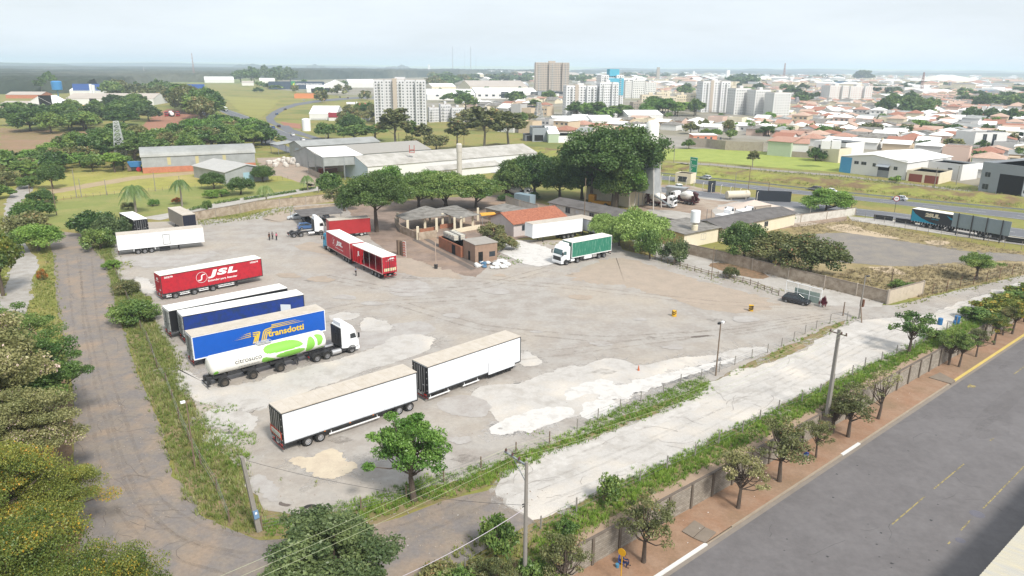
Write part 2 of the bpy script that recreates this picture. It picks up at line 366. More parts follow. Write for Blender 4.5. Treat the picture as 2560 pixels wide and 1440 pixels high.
patch([(905,800),(930,793),(985,811),(982,828),(935,833),(898,826)],1); patch([(820,790),(860,780),(897,786),(892,800),(830,804)],1)
patch([(1285,882),(1320,878),(1345,893),(1362,907),(1340,917),(1300,917)],1)
patch([(1170,985),(1195,1012),(1235,1035),(1250,1082),(1330,1080),(1400,1050),(1450,1040),(1490,1045),(1540,1020),(1600,988),(1680,955),(1760,930),(1800,915),(1870,897),(1928,882),(1915,866),(1860,868),(1820,880),(1770,892),(1700,893),(1600,918),(1560,900),(1520,896),(1480,906),(1455,920),(1430,912),(1390,925),(1340,945),(1280,965),(1220,960)],1)
patch([(1300,1085),(1232,1092),(1222,1070),(1262,1048),(1350,1020),(1425,1016),(1440,1034),(1385,1062)],3)
patch([(1443,1035),(1468,1003),(1530,998),(1552,1015),(1505,1047),(1460,1049)],3)
patch([(1470,985),(1415,1007),(1408,985),(1468,950),(1536,950),(1542,970),(1512,992)],3)
patch([(1480,995),(1560,960),(1700,925),(1800,905),(1850,895),(1740,935),(1640,965),(1550,1005)],3)
patch([(1090,1000),(1170,985),(1230,1010),(1220,1050),(1150,1040),(1100,1030)],5,z=.056)
patch([(708,1157),(740,1143),(775,1150),(820,1123),(857,1130),(865,1150),(892,1160),(860,1187),(820,1202),(790,1195),(760,1172)],2)
patch([(606,1205),(640,1183),(680,1200),(705,1232),(690,1262),(650,1245)],5,z=.058)
patch([(500,1040),(560,1018),(620,1030),(652,1060),(620,1078),(560,1072),(510,1062)],1); patch([(490,1095),(560,1080),(590,1100),(540,1120)],1)
patch([(1238,598),(1330,606),(1420,640),(1385,662),(1330,668),(1280,645),(1240,628)],3,rag=.5)
patch([(1000,705),(1060,700),(1090,735),(1000,745),(960,725)],5,z=.056,rag=.6); patch([(330,690),(378,700),(395,735),(350,735)],1)
patch([(295,640),(480,640),(560,625),(480,665),(330,672)],5,z=.056,rag=.6); patch([(640,545),(725,520),(730,545),(690,560)],6,rag=.5)
patch([(700,1255),(735,1262),(720,1270),(695,1264)],4,rag=.2); patch([(1725,842),(1775,838),(1770,842),(1730,846)],4,rag=.1)
for sx,sy in[(1045,712),(1250,690),(1450,745),(1600,800),(1340,830),(860,745),(930,760),(1130,790),(1240,730),(720,690),(590,690),(1500,860),(1680,870),(1150,1100),(1010,1130),(1860,800),(800,700)]:
  w_=RN.uniform(18,46); patch([(sx-w_,sy),(sx-w_*.3,sy-w_*.22),(sx+w_*.6,sy-w_*.18),(sx+w_,sy+3),(sx+w_*.2,sy+w_*.2)],RN.choice([5,5,6]),rag=.5,z=.0565 +RN.uniform(0,.002))
tag(lot.build('parking_lot',LM),kind='structure')
# strip road with pale slabs
rd=MB()
S('x',[(2130,792),(2060,768),(2240,763),(2330,741),(2450,713),(2620,674),(2660,700),(2560,742),(2480,772),(2380,812),(2260,872),(2100,947),(1920,1030),(1800,1087),(1650,1162),(1500,1227),(1380,1287),(1330,1302),(1260,1262),(1250,1195),(1430,1115),(1640,1035),(1790,960),(1950,900),(2050,850)],.04,LOT,rag=.3,seed=9,mb=rd)
rd.k=3
S('x',[(1225,1228),(1250,1182),(1310,1145),(1430,1105),(1540,1068),(1640,1034),(1745,966),(1850,918),(1950,899),(2010,864),(2150,794),(2330,779),(2430,740),(2600,684),(2640,712),(2560,750),(2480,780),(2380,820),(2260,880),(2100,954),(1920,1037),(1650,1170),(1500,1235),(1380,1295),(1335,1310),(1235,1258)],.0435,LOTW,rag=1.5,seed=110,mb=rd,scale=1.2)
rd.k=1
S('x',[(1232,1228),(1252,1190),(1310,1152),(1430,1112),(1540,1075),(1640,1040),(1700,1012),(1742,990),(1745,972),(1790,950),(1850,925),(1950,905),(2010,870),(2090,825),(2150,800),(2200,797),(2330,785),(2430,745),(2600,690),(2640,706),(2560,744),(2480,774),(2380,814),(2260,874),(2100,948),(1920,1031),(1800,1088),(1650,1163),(1500,1228),(1380,1288),(1335,1300),(1318,1284),(1290,1268),(1262,1262),(1268,1246),(1238,1240)],.046,LOTW,rag=.6,seed=10,mb=rd,scale=2)
rd.k=2
for pts in([(1300,1180),(1400,1135),(1520,1095),(1500,1130),(1400,1170),(1330,1210)],[(1560,1075),(1700,1015),(1740,1000),(1750,1020),(1640,1070)],[(1800,960),(1900,925),(1990,890),(1980,915),(1850,970)],[(2050,862),(2120,830),(2170,825),(2190,850),(2100,880)],[(1900,1010),(2000,960),(2110,905),(2120,925),(1980,990)],[(1430,1230),(1520,1190),(1600,1150),(1620,1160),(1500,1215)],[(2200,810),(2280,800),(2300,820),(2240,840)]):
  sheet('x',pts,.051 +RN.uniform(0,.002),None,rag=.35,step=.35,seed=int(pts[0][0]),smooth=2,mb=rd,scale=1.4)
tag(rd.build('strip_road',[LOT,LOTW,mat('slab_pale',srgb('#cfcac4'),.92,var=.07,vs=.7,col2=srgb('#c0bab3'),bump=.2,bs=4),MATS['white_slab_fray']]),kind='structure')
S('wall_footpath',[(1300,1470),(1420,1352),(1530,1292),(1640,1232),(1800,1146),(1920,1085),(2060,1012),(2200,935),(2345,862),(2385,858)]+[(2345,880),(2200,959),(2060,1035),(1920,1112),(1800,1178),(1640,1264),(1460,1362),(1340,1470)],.03,mat('tan_path',srgb('#a8917b'),.95,var=.12,vs=.7,bump=.3,bs=6),rag=.12,seed=11)
# yards
S('industrial_yard',[(640,395),(760,392),(800,420),(790,470),(700,440),(600,440),(655,420)],.02,mat('pink_yard',srgb('#b39d8c'),.95,var=.12,vs=.3,col2=srgb('#a39585')),rag=.8,seed=12)
S('shed_yard',[(860,512),(1100,495),(1250,488),(1400,520),(1500,560),(1285,600),(1245,642),(1190,694),(1100,680),(1000,652),(930,600)],.052,SHEDD,rag=.6,seed=13)
tr_=MB()
for dx in(0,26,60,88):sheet('x',[(1030 +dx,600 -dx*.1),(1040 +dx,598 -dx*.1),(1190 +dx*.3,672 -dx*.35),(1178 +dx*.3,676 -dx*.35)],.068,None,rag=.15,mb=tr_)
tag(tr_.build('wheel_track_markings',LM[4]),kind='structure')
S('plant_yard',[(1560,560),(1610,500),(1655,462),(1720,462),(1890,505),(2110,534),(2122,552),(1930,575),(1840,560),(1640,590)],.03,YDIRT,rag=.5,seed=14)
pt=MB()
for pts in([(1600,520),(1720,530),(1760,548),(1640,556)],[(1770,520),(1860,500),(1960,508),(2080,532),(2090,545),(1930,552),(1800,545)],[(1690,470),(1760,478),(1850,500),(1800,505),(1720,490)]):sheet('x',pts,.036 +RN.uniform(0,.002),None,rag=.8,step=.6,seed=int(pts[0][0]),smooth=2,mb=pt)
tag(pt.build('yard_slab',CONC),kind='structure')
S('vacant_lot',[(1960,565),(2122,545),(2300,585),(2560,632),(2620,650),(2600,684),(2450,712),(2310,742),(2230,750),(2060,700),(1850,640),(1830,600)],.02,DRYG,rag=.5,seed=15)
S('dark_pad_pavement',[(1985,590),(2060,583),(2130,582),(2210,595),(2330,615),(2440,632),(2600,640),(2600,655),(2450,653),(2380,660),(2260,668),(2150,660),(2075,650),(2010,625)],.035,DASPH,rag=.9,seed=16,smooth=1)
S('dark_pad_pavement',[(1985,590),(2060,583),(2130,582),(2210,595),(2330,615),(2440,632),(2600,640),(2600,655),(2450,653),(2380,660),(2260,668),(2150,660),(2075,650),(2010,625)],.031,mat('pad_fray',srgb('#877f76'),.93,var=.1,fray=(.8,.44,.9,.15)),rag=3.2,step=.4,seed=26)
sp=MB()
for pts in([(2060,565),(2120,560),(2150,570),(2230,590),(2260,600),(2180,592),(2090,578)],[(2290,605),(2340,600),(2380,606),(2350,615)],[(2160,665),(2230,668),(2280,690),(2200,682)]):sheet('x',pts,.042,None,rag=.8,step=.5,seed=int(pts[0][0]),smooth=2,mb=sp)
tag(sp.build('sand_patch_terrain',mat('pale_sand',srgb('#c3af92'),.95,var=.12,vs=.5)),kind='structure')
S('driveway',[(1560,590),(1650,600),(1720,608),(1900,660),(2080,712),(2215,752),(2205,768),(2060,768),(1960,735),(1850,700),(1740,680),(1650,650)],.045,CONC,rag=.2,seed=17)
S('fallen_leaf_ground',[(1780,655),(1850,662),(1930,690),(1900,700),(1830,685),(1770,668)],.052,LEAFL,rag=.5,seed=18,smooth=1)
# left verge under the foreground trees
S('leafy_verge',[(-300,1500),(-200,800),(60,800),(150,900),(185,1010),(178,1200),(200,1340),(120,1560)],.02,LEAFL,rag=.5,seed=19)
# highway
HT=[(395,206),(440,226),(500,248),(545,266),(600,284),(660,306),(720,332),(765,346),(1000,372),(1300,401),(1640,438),(1920,467),(2100,487),(2300,507),(2560,533),(2760,552)]
HB=[(2760,572),(2560,550),(2240,511),(1920,478),(1640,448),(1300,413),(1000,385),(745,362),(690,342),(640,318),(590,296),(545,276),(490,256),(430,233),(385,209)]
S('highway_road',HT+HB,.06,HIGHW)
S('highway_road',[(2760,594),(2560,573),(2240,532),(2000,506),(1900,496),(1640,466),(1300,427),(1000,397),(730,371),(660,342),(600,312),(545,286),(470,258),(420,238)]+[(400,238),(450,262),(540,302),(600,330),(650,354),(720,382),(1000,409),(1300,440),(1640,480),(1900,510),(2000,522),(2240,550),(2560,595),(2760,620)],.06,HIGHW)
S('highway_apron_pavement',[(2120,541),(2240,551),(2560,596),(2760,622),(2760,640),(2560,614),(2400,592),(2240,568),(2130,552)],.05,CONC,rag=.1)
ramp=[(716,331),(690,315),(668,305),(664,293),(680,280),(700,270),(735,259),(800,249),(900,242),(1000,240)]
S('ramp_road',ramp+[(1000,244),(900,247),(805,254),(745,264),(712,275),(694,286),(684,297),(690,306),(730,322),(760,338)],.07,HIGHW)
S('service_road',[(710,314),(722,314),(735,324),(800,345),(900,362),(900,368),(800,353),(725,330)],.04,HIGHW,rag=.2)
def stripes(name,line,z,mt,w,dash=None,gap=0,zp=0.0):
  b=MB(); P=[at(x,y,zp)for x,y in line]; acc=0
  for p,q in zip(P,P[1:]):
    d=q-p; L=d.length; d.normalize(); n=Vector((-d.y,d.x,0))*w/2; s=0
    while s<L:
      e=min(L,s+(dash or L)); a_,c_=p+d*s,p+d*e
      b.quad(a_-n+Vector((0,0,z)),c_-n+Vector((0,0,z)),c_+n+Vector((0,0,z)),a_+n+Vector((0,0,z))); s=e+gap+.001
  tag(b.build(name,mt),kind='structure')
mid=lambda A,B,t:[((a[0]*(1 -t)+b_[0]*t),(a[1]*(1 -t)+b_[1]*t))for a,b_ in zip(A,B)]
A1,B1=[(545,266),(600,284),(660,306),(720,332),(1000,372),(1640,438),(2100,487),(2560,533)],[(545,276),(590,296),(640,318),(690,342),(1000,385),(1640,448),(2100,496.5),(2560,550)]
stripes('lane_markings',mid(A1,B1,.5),.075,PAINTW,.22,4,7)
stripes('edge_line_markings',mid(A1,B1,.93),.075,PAINTW,.2); stripes('edge_line_markings',mid(A1,B1,.08),.075,PAINTW,.2)
A2,B2=[(1640,466),(1900,496),(2240,532),(2560,573)],[(1640,480),(1900,510),(2240,550),(2560,595)]
stripes('lane_markings',mid(A2,B2,.5),.075,PAINTW,.22,4,7); stripes('edge_line_markings',mid(A2,B2,.93),.075,PAINTW,.22); stripes('edge_line_markings',mid(A2,B2,.07),.075,PAINTW,.2)
# street below the wall
KL=[(1560,1480),(1640,1440),(1757,1358),(1810,1318),(1920,1262),(2010,1198),(2110,1135),(2150,1105),(2260,1030),(2375,952),(2470,892),(2560,836),(2900,615)]
kw=[at(x,y,ZS)for x,y in KL]; kd=(kw[-2]-kw[1]).normalized(); kn=Vector((kd.y,-kd.x,0)); k0=kw[4]-kd*90
st=MB(); e0,e1=k0,k0+kd*420
st.poly([tuple(e0+Vector((0,0,0))),tuple(e1),tuple(e1+kn*26),tuple(e0+kn*26)]); tag(st.build('street_road',STREET),kind='structure')
def kerb(s0,s1,mt,name='kerb',w=.16,h=.14,o=-.08):
  b=MB(); p,q=k0+kd*s0,k0+kd*s1; a_=-kn*(w/2)+kn*o; c_=kn*(w/2)+kn*o
  v=[p+a_,q+a_,q+c_,p+c_]; b.poly([(x.x,x.y,ZS+h)for x in v]); b.quad(*[(x.x,x.y,ZS-.1 if i<2 else ZS+h)for i,x in enumerate((v[3],v[2],v[2],v[3]))]); b.quad(*[(x.x,x.y,ZS-.1 if i<2 else ZS+h)for i,x in enumerate((v[0],v[1],v[1],v[0]))])
  tag(b.build(name,mt),kind='structure')
sk=lambda x,y:(at(x,y,ZS)-k0).dot(kd)
s1_,s2_,s3_,s4_,s5_=sk(1757,1357),sk(2103,1138),sk(2143,1108),sk(2378,952),sk(1815,1312)
kerb(0,s1_,KERBW,w=.3); kerb(s1_,s5_,KERBC,h=.05); kerb(s5_,s2_,KERBC); kerb(s2_,s3_,KERBW,w=.3); kerb(s3_,s4_-1.6,KERBC); kerb(s4_-1.6,s4_,KERBC,h=.05); kerb(s4_,420,KERBY,w=.3)
b=MB(); b.poly([tuple(k0+kn*.45 +Vector((0,0,.012))),tuple(k0+kd*420 +kn*.45 +Vector((0,0,.012))),tuple(k0+kd*420 +Vector((0,0,.012))),tuple(k0+Vector((0,0,.012)))]); tag(b.build('gutter_pavement',mat('gutter',srgb('#8f857b'),.9,var=.12,vs=.6)),kind='structure')
# raised dirt pavement between wall and kerb
w0=WA+Vector((0,0,ZS)); b=MB(); zt_=ZS+.12
Aw,Bw=WA,WB; 
b.poly([(Aw.x,Aw.y,zt_),(Bw.x,Bw.y,zt_),tuple(Vector((e1.x,e1.y,zt_))-kn*.16),tuple(Vector((e0.x,e0.y,zt_))-kn*.16)]); tag(b.build('sidewalk',RDIRT),kind='structure')
for ln in([(2230,1311),(2312,1241)],[(2335,1222),(2410,1160)],[(2475,1102),(2484,1096)],[(2534,936),(2575,906)],[(2402,1326),(2428,1298)],[(2457,1272),(2560,1166)],[(2370,1360),(2376,1354)]):stripes('centre_line_markings',ln,.01,PAINTY,.12,zp=ZS)
b=MB(); b.poly([tuple(at(x,y,ZS)+Vector((0,0,.012)))for x,y in((2418,966),(2427,959),(2428,962),(2440,965),(2437,970),(2424,968),(2420,971))]); tag(b.build('arrow_markings',PAINTY),kind='structure')
spots=MB(); rs=random.Random(5)
for _ in range(30):
  x,y=rs.uniform(1960,2350),rs.uniform(1080,1420)
  if y<1262 -(x-1920)*.667 +20:continue
  c=at(x,y,ZS); r_=rs.uniform(.05,.14); n_=9; ph=rs.random()*6
  spots.poly([(c.x+r_*(1 +.4 *sin(3 *k+ph))*cos(2 *pi*k/n_),c.y+r_*.8 *(1 +.3 *cos(2 *k+ph))*sin(2 *pi*k/n_),ZS+.008)for k in range(n_)])
for _ in range(0):pass
tag(spots.build('oil_stain_markings',mat('oil_spot',(.035,.033,.035),.6)),kind='structure')
for x,y,r_ in((2443,1285,.62),(2401,1351,.4)):
  c=at(x,y,ZS); b=MB(); b.lathe([(.01,ZS+.02),(r_*.8,ZS+.02),(r_,ZS+.005)],'z',24,c=(c.x,c.y,0),close=False)
  o=b.build('manhole_cover',mat('cast_iron',srgb('#77747c'),.5,metal=.3,var=.2,vs=12)); tag(o,'round iron manhole cover in the street, '+('the larger one beside the yellow line' if r_>.5 else 'the smaller one below the larger'),'manhole cover')
# low relief: grassy bank beyond the highway
def bank(name,line,w,h,mt,seed=0,amp=.5,nx=160,ny=10):
  P=[at(x,y)for x,y in line]; cum=[0]
  for p,q in zip(P,P[1:]):cum.append(cum[-1]+(q-p).length)
  b=MB(); rr_=random.Random(seed); ph=[rr_.uniform(0,6)for _ in range(4)]; ids=[]
  for i in range(nx+1):
    s=cum[-1]*i/nx; k=max(j for j in range(len(cum)-1)if cum[j]<=s+1e-6); d=(P[k+1]-P[k]).normalized(); n=Vector((-d.y,d.x,0)); p=P[k]+d*(s-cum[k]); row=[]
    for j in range(ny+1):
      v=j/ny; hh=h*(.5 -.5 *cos(pi*min(1,v*1.6)))*(1 if v<.62 else 1 -(v-.62)/.38)+amp*(.4 *sin(s*.35 +ph[0]+v*4)+.3 *sin(s*.9 +ph[1]-v*6))*sin(pi*v)
      q=p+n*(v*w); row.append(b.P((q.x,q.y,.03 +max(-.02,hh if 0 <j<ny else-.02))))
    ids.append(row)
  for i in range(nx):
    for j in range(ny):b.F(ids[i][j],ids[i+1][j],ids[i+1][j+1],ids[i][j+1])
  tag(b.build(name,mt,smooth=True),kind='structure')
BANKG=mat('bank_grass',srgb('#8f8d47'),.95,var=.25,vs=.18,col2=srgb('#7f6a4a'),bump=.6,bs=2.5,col3=srgb('#97a047'),s3=.05,lo=.45,hi=.58)
bank('bank_terrain',[(1640,430),(1920,460),(2250,495),(2560,524),(2760,545)],24,1.7,BANKG,3)
bank('bank_terrain',[(1180,372),(1400,398),(1640,430)],26,1.7,BANKG,4)
S('town_meadow',[(1640,398),(1660,372),(1760,372),(1920,380),(2110,405),(2110,432),(1920,418),(1760,404)],.045,mat('fresh_green',srgb('#94a14a'),.95,var=.15,vs=.2,col2=srgb('#a3ad55'),bump=.4,bs=4),rag=1.0,step=1.5,seed=33)
S('town_lane_road',[(1640,404),(1780,409),(1920,423),(2100,437),(2450,480),(2450,484),(2100,442),(1920,428),(1780,414),(1640,409)],.05,mat('lane_pale',srgb('#9c948a'),.95,var=.1),rag=.3,step=2,seed=34)
S('dirt_field',[(150,345),(420,335),(470,300),(440,290),(330,320),(180,330),(0,320),(0,385),(150,390),(200,372)],.03,mat('reddish_field',srgb('#9a7b60'),.95,var=.14,vs=.05,col2=srgb('#8b7a52')),rag=3,step=5,seed=35)
S('dirt_field',[(365,330),(490,315),(490,285),(420,272),(380,290),(360,310)],.04,mat('red_field',srgb('#a5745c'),.95,var=.12,vs=.08),rag=2,step=4,seed=36)
S('dirt_field',[(700,305),(755,310),(750,322),(715,318)],.03,MATS['red_field'],rag=2,step=4); S('town_meadow',[(560,240),(700,250),(660,290),(640,300),(600,280)],.03,mat('olive_slope',srgb('#96924c'),.95,var=.15,vs=.03),rag=3,step=5)
tg=MB(); tg.poly([(p[0],p[1],.02)for p in ragged([tuple(at(x,y)[:2])for x,y in[(1130,300),(1640,398),(1750,372),(2100,405),(2460,470),(2700,500),(2900,500),(2900,215),(2560,195),(2000,190),(1500,188),(1180,190),(700,196),(700,225),(940,250),(1000,300)]],8,5,37,30)])
tag(tg.build('town_ground',mat('town_floor',srgb('#a09a90'),.95,var=.15,vs=.02,col2=srgb('#8e8672'),col3=srgb('#80804f'),s3=.006)),kind='structure')

# bare soil under the weeds along the fences
SOIL=mat('weedy_soil',srgb('#8b7a5c'),.95,var=.2,vs=.9,col2=srgb('#7c7a42'),bump=.5,bs=7,lo=.42,hi=.6,col3=srgb('#a08a6c'),s3=.3)
S('verge_ground',[(228,612),(266,655),(303,790),(348,930),(403,1060),(433,1180),(503,1290),(640,1345),(830,1330),(1000,1290),(1110,1250),(1262,1205),(1440,1120),(1640,1044),(1790,965),(1950,906),(2130,800),(2060,810),(1930,870),(1780,940),(1480,1065),(1300,1125),(1040,1220),(900,1262),(690,1275),(620,1130),(480,960),(380,770),(300,700),(283,640),(285,580)],.018,SOIL,rag=.3,seed=51)
S('verge_ground',[(1180,1480),(1330,1296),(1500,1222),(1650,1157),(1800,1082),(1920,1025),(2100,942),(2260,867),(2380,808),(2560,738),(2620,720),(2620,740),(2420,838),(2345,868),(2200,942),(2060,1018),(1920,1092),(1800,1152),(1640,1238),(1530,1298),(1420,1360),(1300,1480)],.019,SOIL,rag=.2,seed=52)
# tyre tracks and cracks
def track(name,lines,z,mt,w,seed=0,wob=.25,pair=1.9,zp=0.0):
  b=MB(); rr_=random.Random(seed)
  for ln in lines:
    P=[at(x,y,zp)for x,y in ln]; Q=[]
    for i,(p,q)in enumerate(zip(P,P[1:])):
      n=max(2,int((q-p).length/1.2))
      for k in range(n):Q.append(p.lerp(q,k/n))
    Q.append(P[-1])
    for _ in range(6):Q=[Q[0]]+[(a+c*2 +d)/4 for a,c,d in zip(Q,Q[1:],Q[2:])]+[Q[-1]]
    for off in((-pair/2,pair/2)if pair else(0,)):
      row=[]; z+=.0003
      for i,c in enumerate(Q):
        d=(Q[min(i+1,len(Q)-1)]-Q[max(i-1,0)]).normalized(); n=Vector((-d.y,d.x,0)); ww=w*rr_.uniform(.5,1.15)*(1 if 0 <i<len(Q)-1 else .1); o=off+rr_.uniform(-.05,.05); row.append((c+n*(o-ww/2),c+n*(o+ww/2)))
      for(a1,a2),(b1,b2)in zip(row,row[1:]):b.quad(*[(v.x,v.y,z+zp)for v in(a1,b1,b2,a2)])
  tag(b.build(name,mt),kind='structure')
TRK=mat('tyre_track',srgb('#9d9388'),.95,fray=(.6,.40,.55,.35),var=.12,vs=.8,col2=srgb('#a89e93'),lo=.35,hi=.6); TRL=mat('light_track',srgb('#b9afa4'),.95,fray=(.6,.40,.55,.35),var=.1,vs=.8,col2=srgb('#ab9f93'),lo=.35,hi=.6)
track('tyre_track_markings',[[(2140,782),(1850,830),(1500,850),(1200,820),(1000,760)],[(1380,670),(1200,720),(1000,730),(800,690)]],.0792,TRK,.5,1)
track('tyre_track_markings',[[(2120,772),(1800,760),(1450,720),(1200,700),(1000,700)],[(1250,900),(1500,870),(1800,830),(2050,790)],[(720,800),(900,760),(1200,745)]],.0828,TRL,.5,2)
track('tyre_track_markings',[[(215,640),(225,800),(260,960),(310,1120),(360,1250),(480,1340),(700,1380),(1000,1340),(1250,1230)],[(180,640),(200,800),(230,960),(270,1120),(320,1270),(420,1370),(600,1420)]],.0365,mat('lane_track',srgb('#9c8d7d'),.95,fray=(.6,.38,.32,.35),var=.14,vs=.7,col2=srgb('#8a7d72'),lo=.35,hi=.6),.4,3,pair=1.8)
track('tyre_track_markings',[[(1260,1230),(1400,1170),(1600,1090),(1800,1010),(2000,930),(2150,850),(2300,790),(2560,715)],[(1340,1250),(1600,1140),(1900,990),(2200,840),(2450,755)]],.0605,mat('slab_track',srgb('#aea79e'),.95,fray=(.7,.42,.35,.3),var=.1,vs=.7,col2=srgb('#c2bcb4'),lo=.35,hi=.6),.35,4)
cr_=[]; rs=random.Random(77)
def walk(x,y,n,st):
  a=rs.uniform(0,6.28); L_=[(x,y)]
  for _ in range(n):a+=rs.uniform(-.7,.7); x+=cos(a)*st; y+=sin(a)*st*.45; L_.append((x,y))
  return L_
def cracks(name,P,n,z,w,mt,st=14,zp=0.0,k=7):
  xs_=[p[0]for p in P]; ys_=[p[1]for p in P]; b=MB(); c=0
  while c<n:
    x,y=rs.uniform(min(xs_),max(xs_)),rs.uniform(min(ys_),max(ys_))
    if not inpoly(np.array([x]),np.array([y]),P)[0]:continue
    c+=1; Q=[at(u,v,zp)for u,v in walk(x,y,rs.randint(3,k),st)]
    z+=.00002
    for p,q in zip(Q,Q[1:]):
      d=(q-p); z+=.000004
      if d.length<.01:continue
      d.normalize(); n_=Vector((-d.y,d.x,0))*w*rs.uniform(.3,.8); b.quad(*[(v.x,v.y,z+zp)for v in(p-n_,q-n_,q+n_,p+n_)])
  tag(b.build(name,mt),kind='structure')
CRK=mat('crack_dark',srgb('#6c625a'),.95)
cracks('crack_markings',[(1250,1200),(1700,1010),(2100,830),(2560,705),(2560,740),(2100,945),(1650,1160),(1340,1290)],34,.065,.035,mat('crack_slab',srgb('#98908a'),.95))
cracks('crack_markings',[(140,640),(240,640),(420,1150),(520,1310),(1000,1290),(900,1400),(260,1400),(185,1100)],40,.040,.03,mat('crack_lane',srgb('#6b625b'),.95),16)
cracks('crack_markings',[(1700,1420),(2300,1040),(2560,880),(2560,1250),(2300,1420)],10,.006,.03,mat('crack_street',srgb('#5b5858'),.95),18,zp=ZS)

sb=MB(); rs=random.Random(15)
for _ in range(6):
  u,v=rs.uniform(20,160),rs.uniform(2,22); c=k0+kd*u+kn*v; L_=rs.uniform(4,16); w_=rs.uniform(.5,1.6); n_=14
  P_=[(c+kd*(L_*cos(2 *pi*k/n_))+kn*(w_*sin(2 *pi*k/n_)*rs.uniform(.6,1.2)))for k in range(n_)]; zz=ZS+.0042 +_*.0002; sb.poly([(p.x,p.y,zz)for p in P_])
tag(sb.build('worn_patch_markings',mat('worn_patch',srgb('#827d7c'),.9,var=.08,vs=.6,fray=(.4,.40,.3,.35))),kind='structure')
sb=MB()
for _ in range(22):
  x,y=rs.uniform(700,2100),rs.uniform(600,1200)
  if not inpoly(np.array([x]),np.array([y]),lotp)[0]:continue
  c=at(x,y); r_=rs.uniform(.3,1.6); n_=11; ph=rs.random()*6; sb.poly([(c.x+r_*(1 +.35 *sin(2 *k+ph))*cos(2 *pi*k/n_),c.y+r_*.7 *(1 +.3 *cos(3 *k+ph))*sin(2 *pi*k/n_),.0800 +_*.00003)for k in range(n_)])
tag(sb.build('oil_stain_markings',mat('lot_oil',srgb('#6e655d'),.8,var=.1,fray=(1.2,.40,.45,.3))),kind='structure')
K_ALB=1.0
# ---------------------------------------------------------------- vehicles
WHITE=mat('white_paint',(0.80,0.81,0.82),0.35,var=0.03,vs=0.7,spec=0.5)
SIDEW=mat('white_ribbed_panel',(0.74,0.77,0.81),0.42,var=0.05,vs=0.5,dirt=.06,wave=('X',0.30,0.05))
SIDEO=mat('old_white_panel',(0.74,0.75,0.76),0.5,var=0.06,vs=0.8,col2=(0.62,0.6,0.56),lo=.62,hi=.85,wave=('X',0.35,0.05))
BLACK=mat('black_paint',(0.012,0.012,0.014),0.45)
CHASS=mat('dark_chassis',(0.035,0.035,0.037),0.6,var=0.2,vs=3)
RUB=mat('tyre_rubber',(0.022,0.021,0.020),0.85,var=0.2,vs=6)
RIMS=mat('steel_rim',(0.30,0.30,0.31),0.4,metal=0.5,var=0.15,vs=9)
RIMC=mat('polished_rim',(0.72,0.72,0.74),0.22,metal=0.85)
RIMB=mat('brown_rim',(0.10,0.085,0.07),0.55,var=0.2,vs=8)
ALU=mat('bare_aluminium',(0.55,0.55,0.56),0.35,metal=0.6,var=0.1,vs=4)
GLASS=mat('dark_glass',(0.018,0.024,0.028),0.08,spec=0.8)
GLASSG=mat('green_glass',(0.05,0.11,0.12),0.08,spec=0.8)
REDL=mat('red_lens',(0.5,0.02,0.015),0.3)
AMB=mat('orange_lens',(0.7,0.2,0.02),0.3)
LENS=mat('headlamp_lens',(0.6,0.62,0.64),0.12)
WTXT=mat('white_print',(0.82,0.80,0.80),0.5)
REDC=mat('red_curtain',srgb('#b3202f'),0.5,var=0.12,vs=1.4,col2=srgb('#8f1c2c'),lo=.45,hi=.75,bump=0.08,bs=3)
REDP=mat('faded_red_panel',srgb('#a0282c'),0.55,var=0.12,vs=1.2,wave=('X',0.5,0.08))
BLUC=mat('bright_blue_curtain',srgb('#1557b4'),0.45,var=0.06,vs=1.0,bump=0.06,bs=2)
NAVC=mat('dark_blue_tarp',srgb('#1d3a86'),0.5,var=0.18,vs=1.2,col2=srgb('#273a5c'),lo=.4,hi=.7,bump=0.35,bs=1.8)
GRNC=mat('green_tarp',srgb('#2f7560'),0.55,var=0.12,vs=1.5,col2=srgb('#6f9a88'),lo=.52,hi=.7,stretch=(2.6,1,.5),wave=('X',0.7,0.25))
CREAM=mat('cream_roof_sheet',(0.80,0.77,0.70),0.55,var=0.04,vs=.6)
ROOFW=mat('white_roof_sheet',(0.84,0.83,0.80),0.5,col2=(0.7,0.66,0.58),vs=.5,lo=.6,hi=.9,var=.03)
ROOFT=mat('tan_roof_sheet',srgb('#c0b7ab'),0.55,var=0.06,vs=.9,col2=srgb('#b3a898'),lo=.4,hi=.7)
TEAL=mat('sky_blue_cab',srgb('#2fa0c8'),0.35,var=0.04)
CYAN=mat('cyan_print',srgb('#1c87a4'),0.5)
DOORW=mat('grey_white_door',(0.60,0.62,0.60),0.5,var=.1,vs=1.5,dirt=.25)
GOLD=mat('gold_print',srgb('#e0bf45'),0.5)
LIME=mat('lime_print',srgb('#7dbb48'),0.4)
TANKW=mat('tank_white',(0.80,0.79,0.74),0.28,var=0.03,vs=.6,dirt=.12)
GREYT=mat('grey_print',(0.15,0.15,0.15),0.5)

def wheel_meshes(rad,wid,rim,nm):
  b=MB(); w=wid/2
  b.lathe([(rad*.58,-w),(rad*.9,-w),(rad,-w*.75),(rad,w*.75),(rad*.9,w),(rad*.58,w)],'y',20,close=False)
  ty=b.mesh('tyre_'+nm,RUB,smooth=True)
  b=MB()
  b.lathe([(rad*.6,-w*.97),(rad*.52,-w*.92),(rad*.47,-w*.55),(rad*.30,-w*.5),(rad*.26,-w*.8),(rad*.13,-w*.88),(0.02,-w*.9)],'y',16,close=False)
  b.lathe([(rad*.6,w*.97),(rad*.5,w*.7),(0.02,w*.6)],'y',16,close=False)
  for k in range(10):a=2 *pi*k/10; b.tube((cos(a)*rad*.34,-w*.72,sin(a)*rad*.34),(cos(a)*rad*.34,-w*.5,sin(a)*rad*.34),.022 *rad/.5,n=5)
  return ty,b.mesh('rim_'+nm,rim,smooth=True)
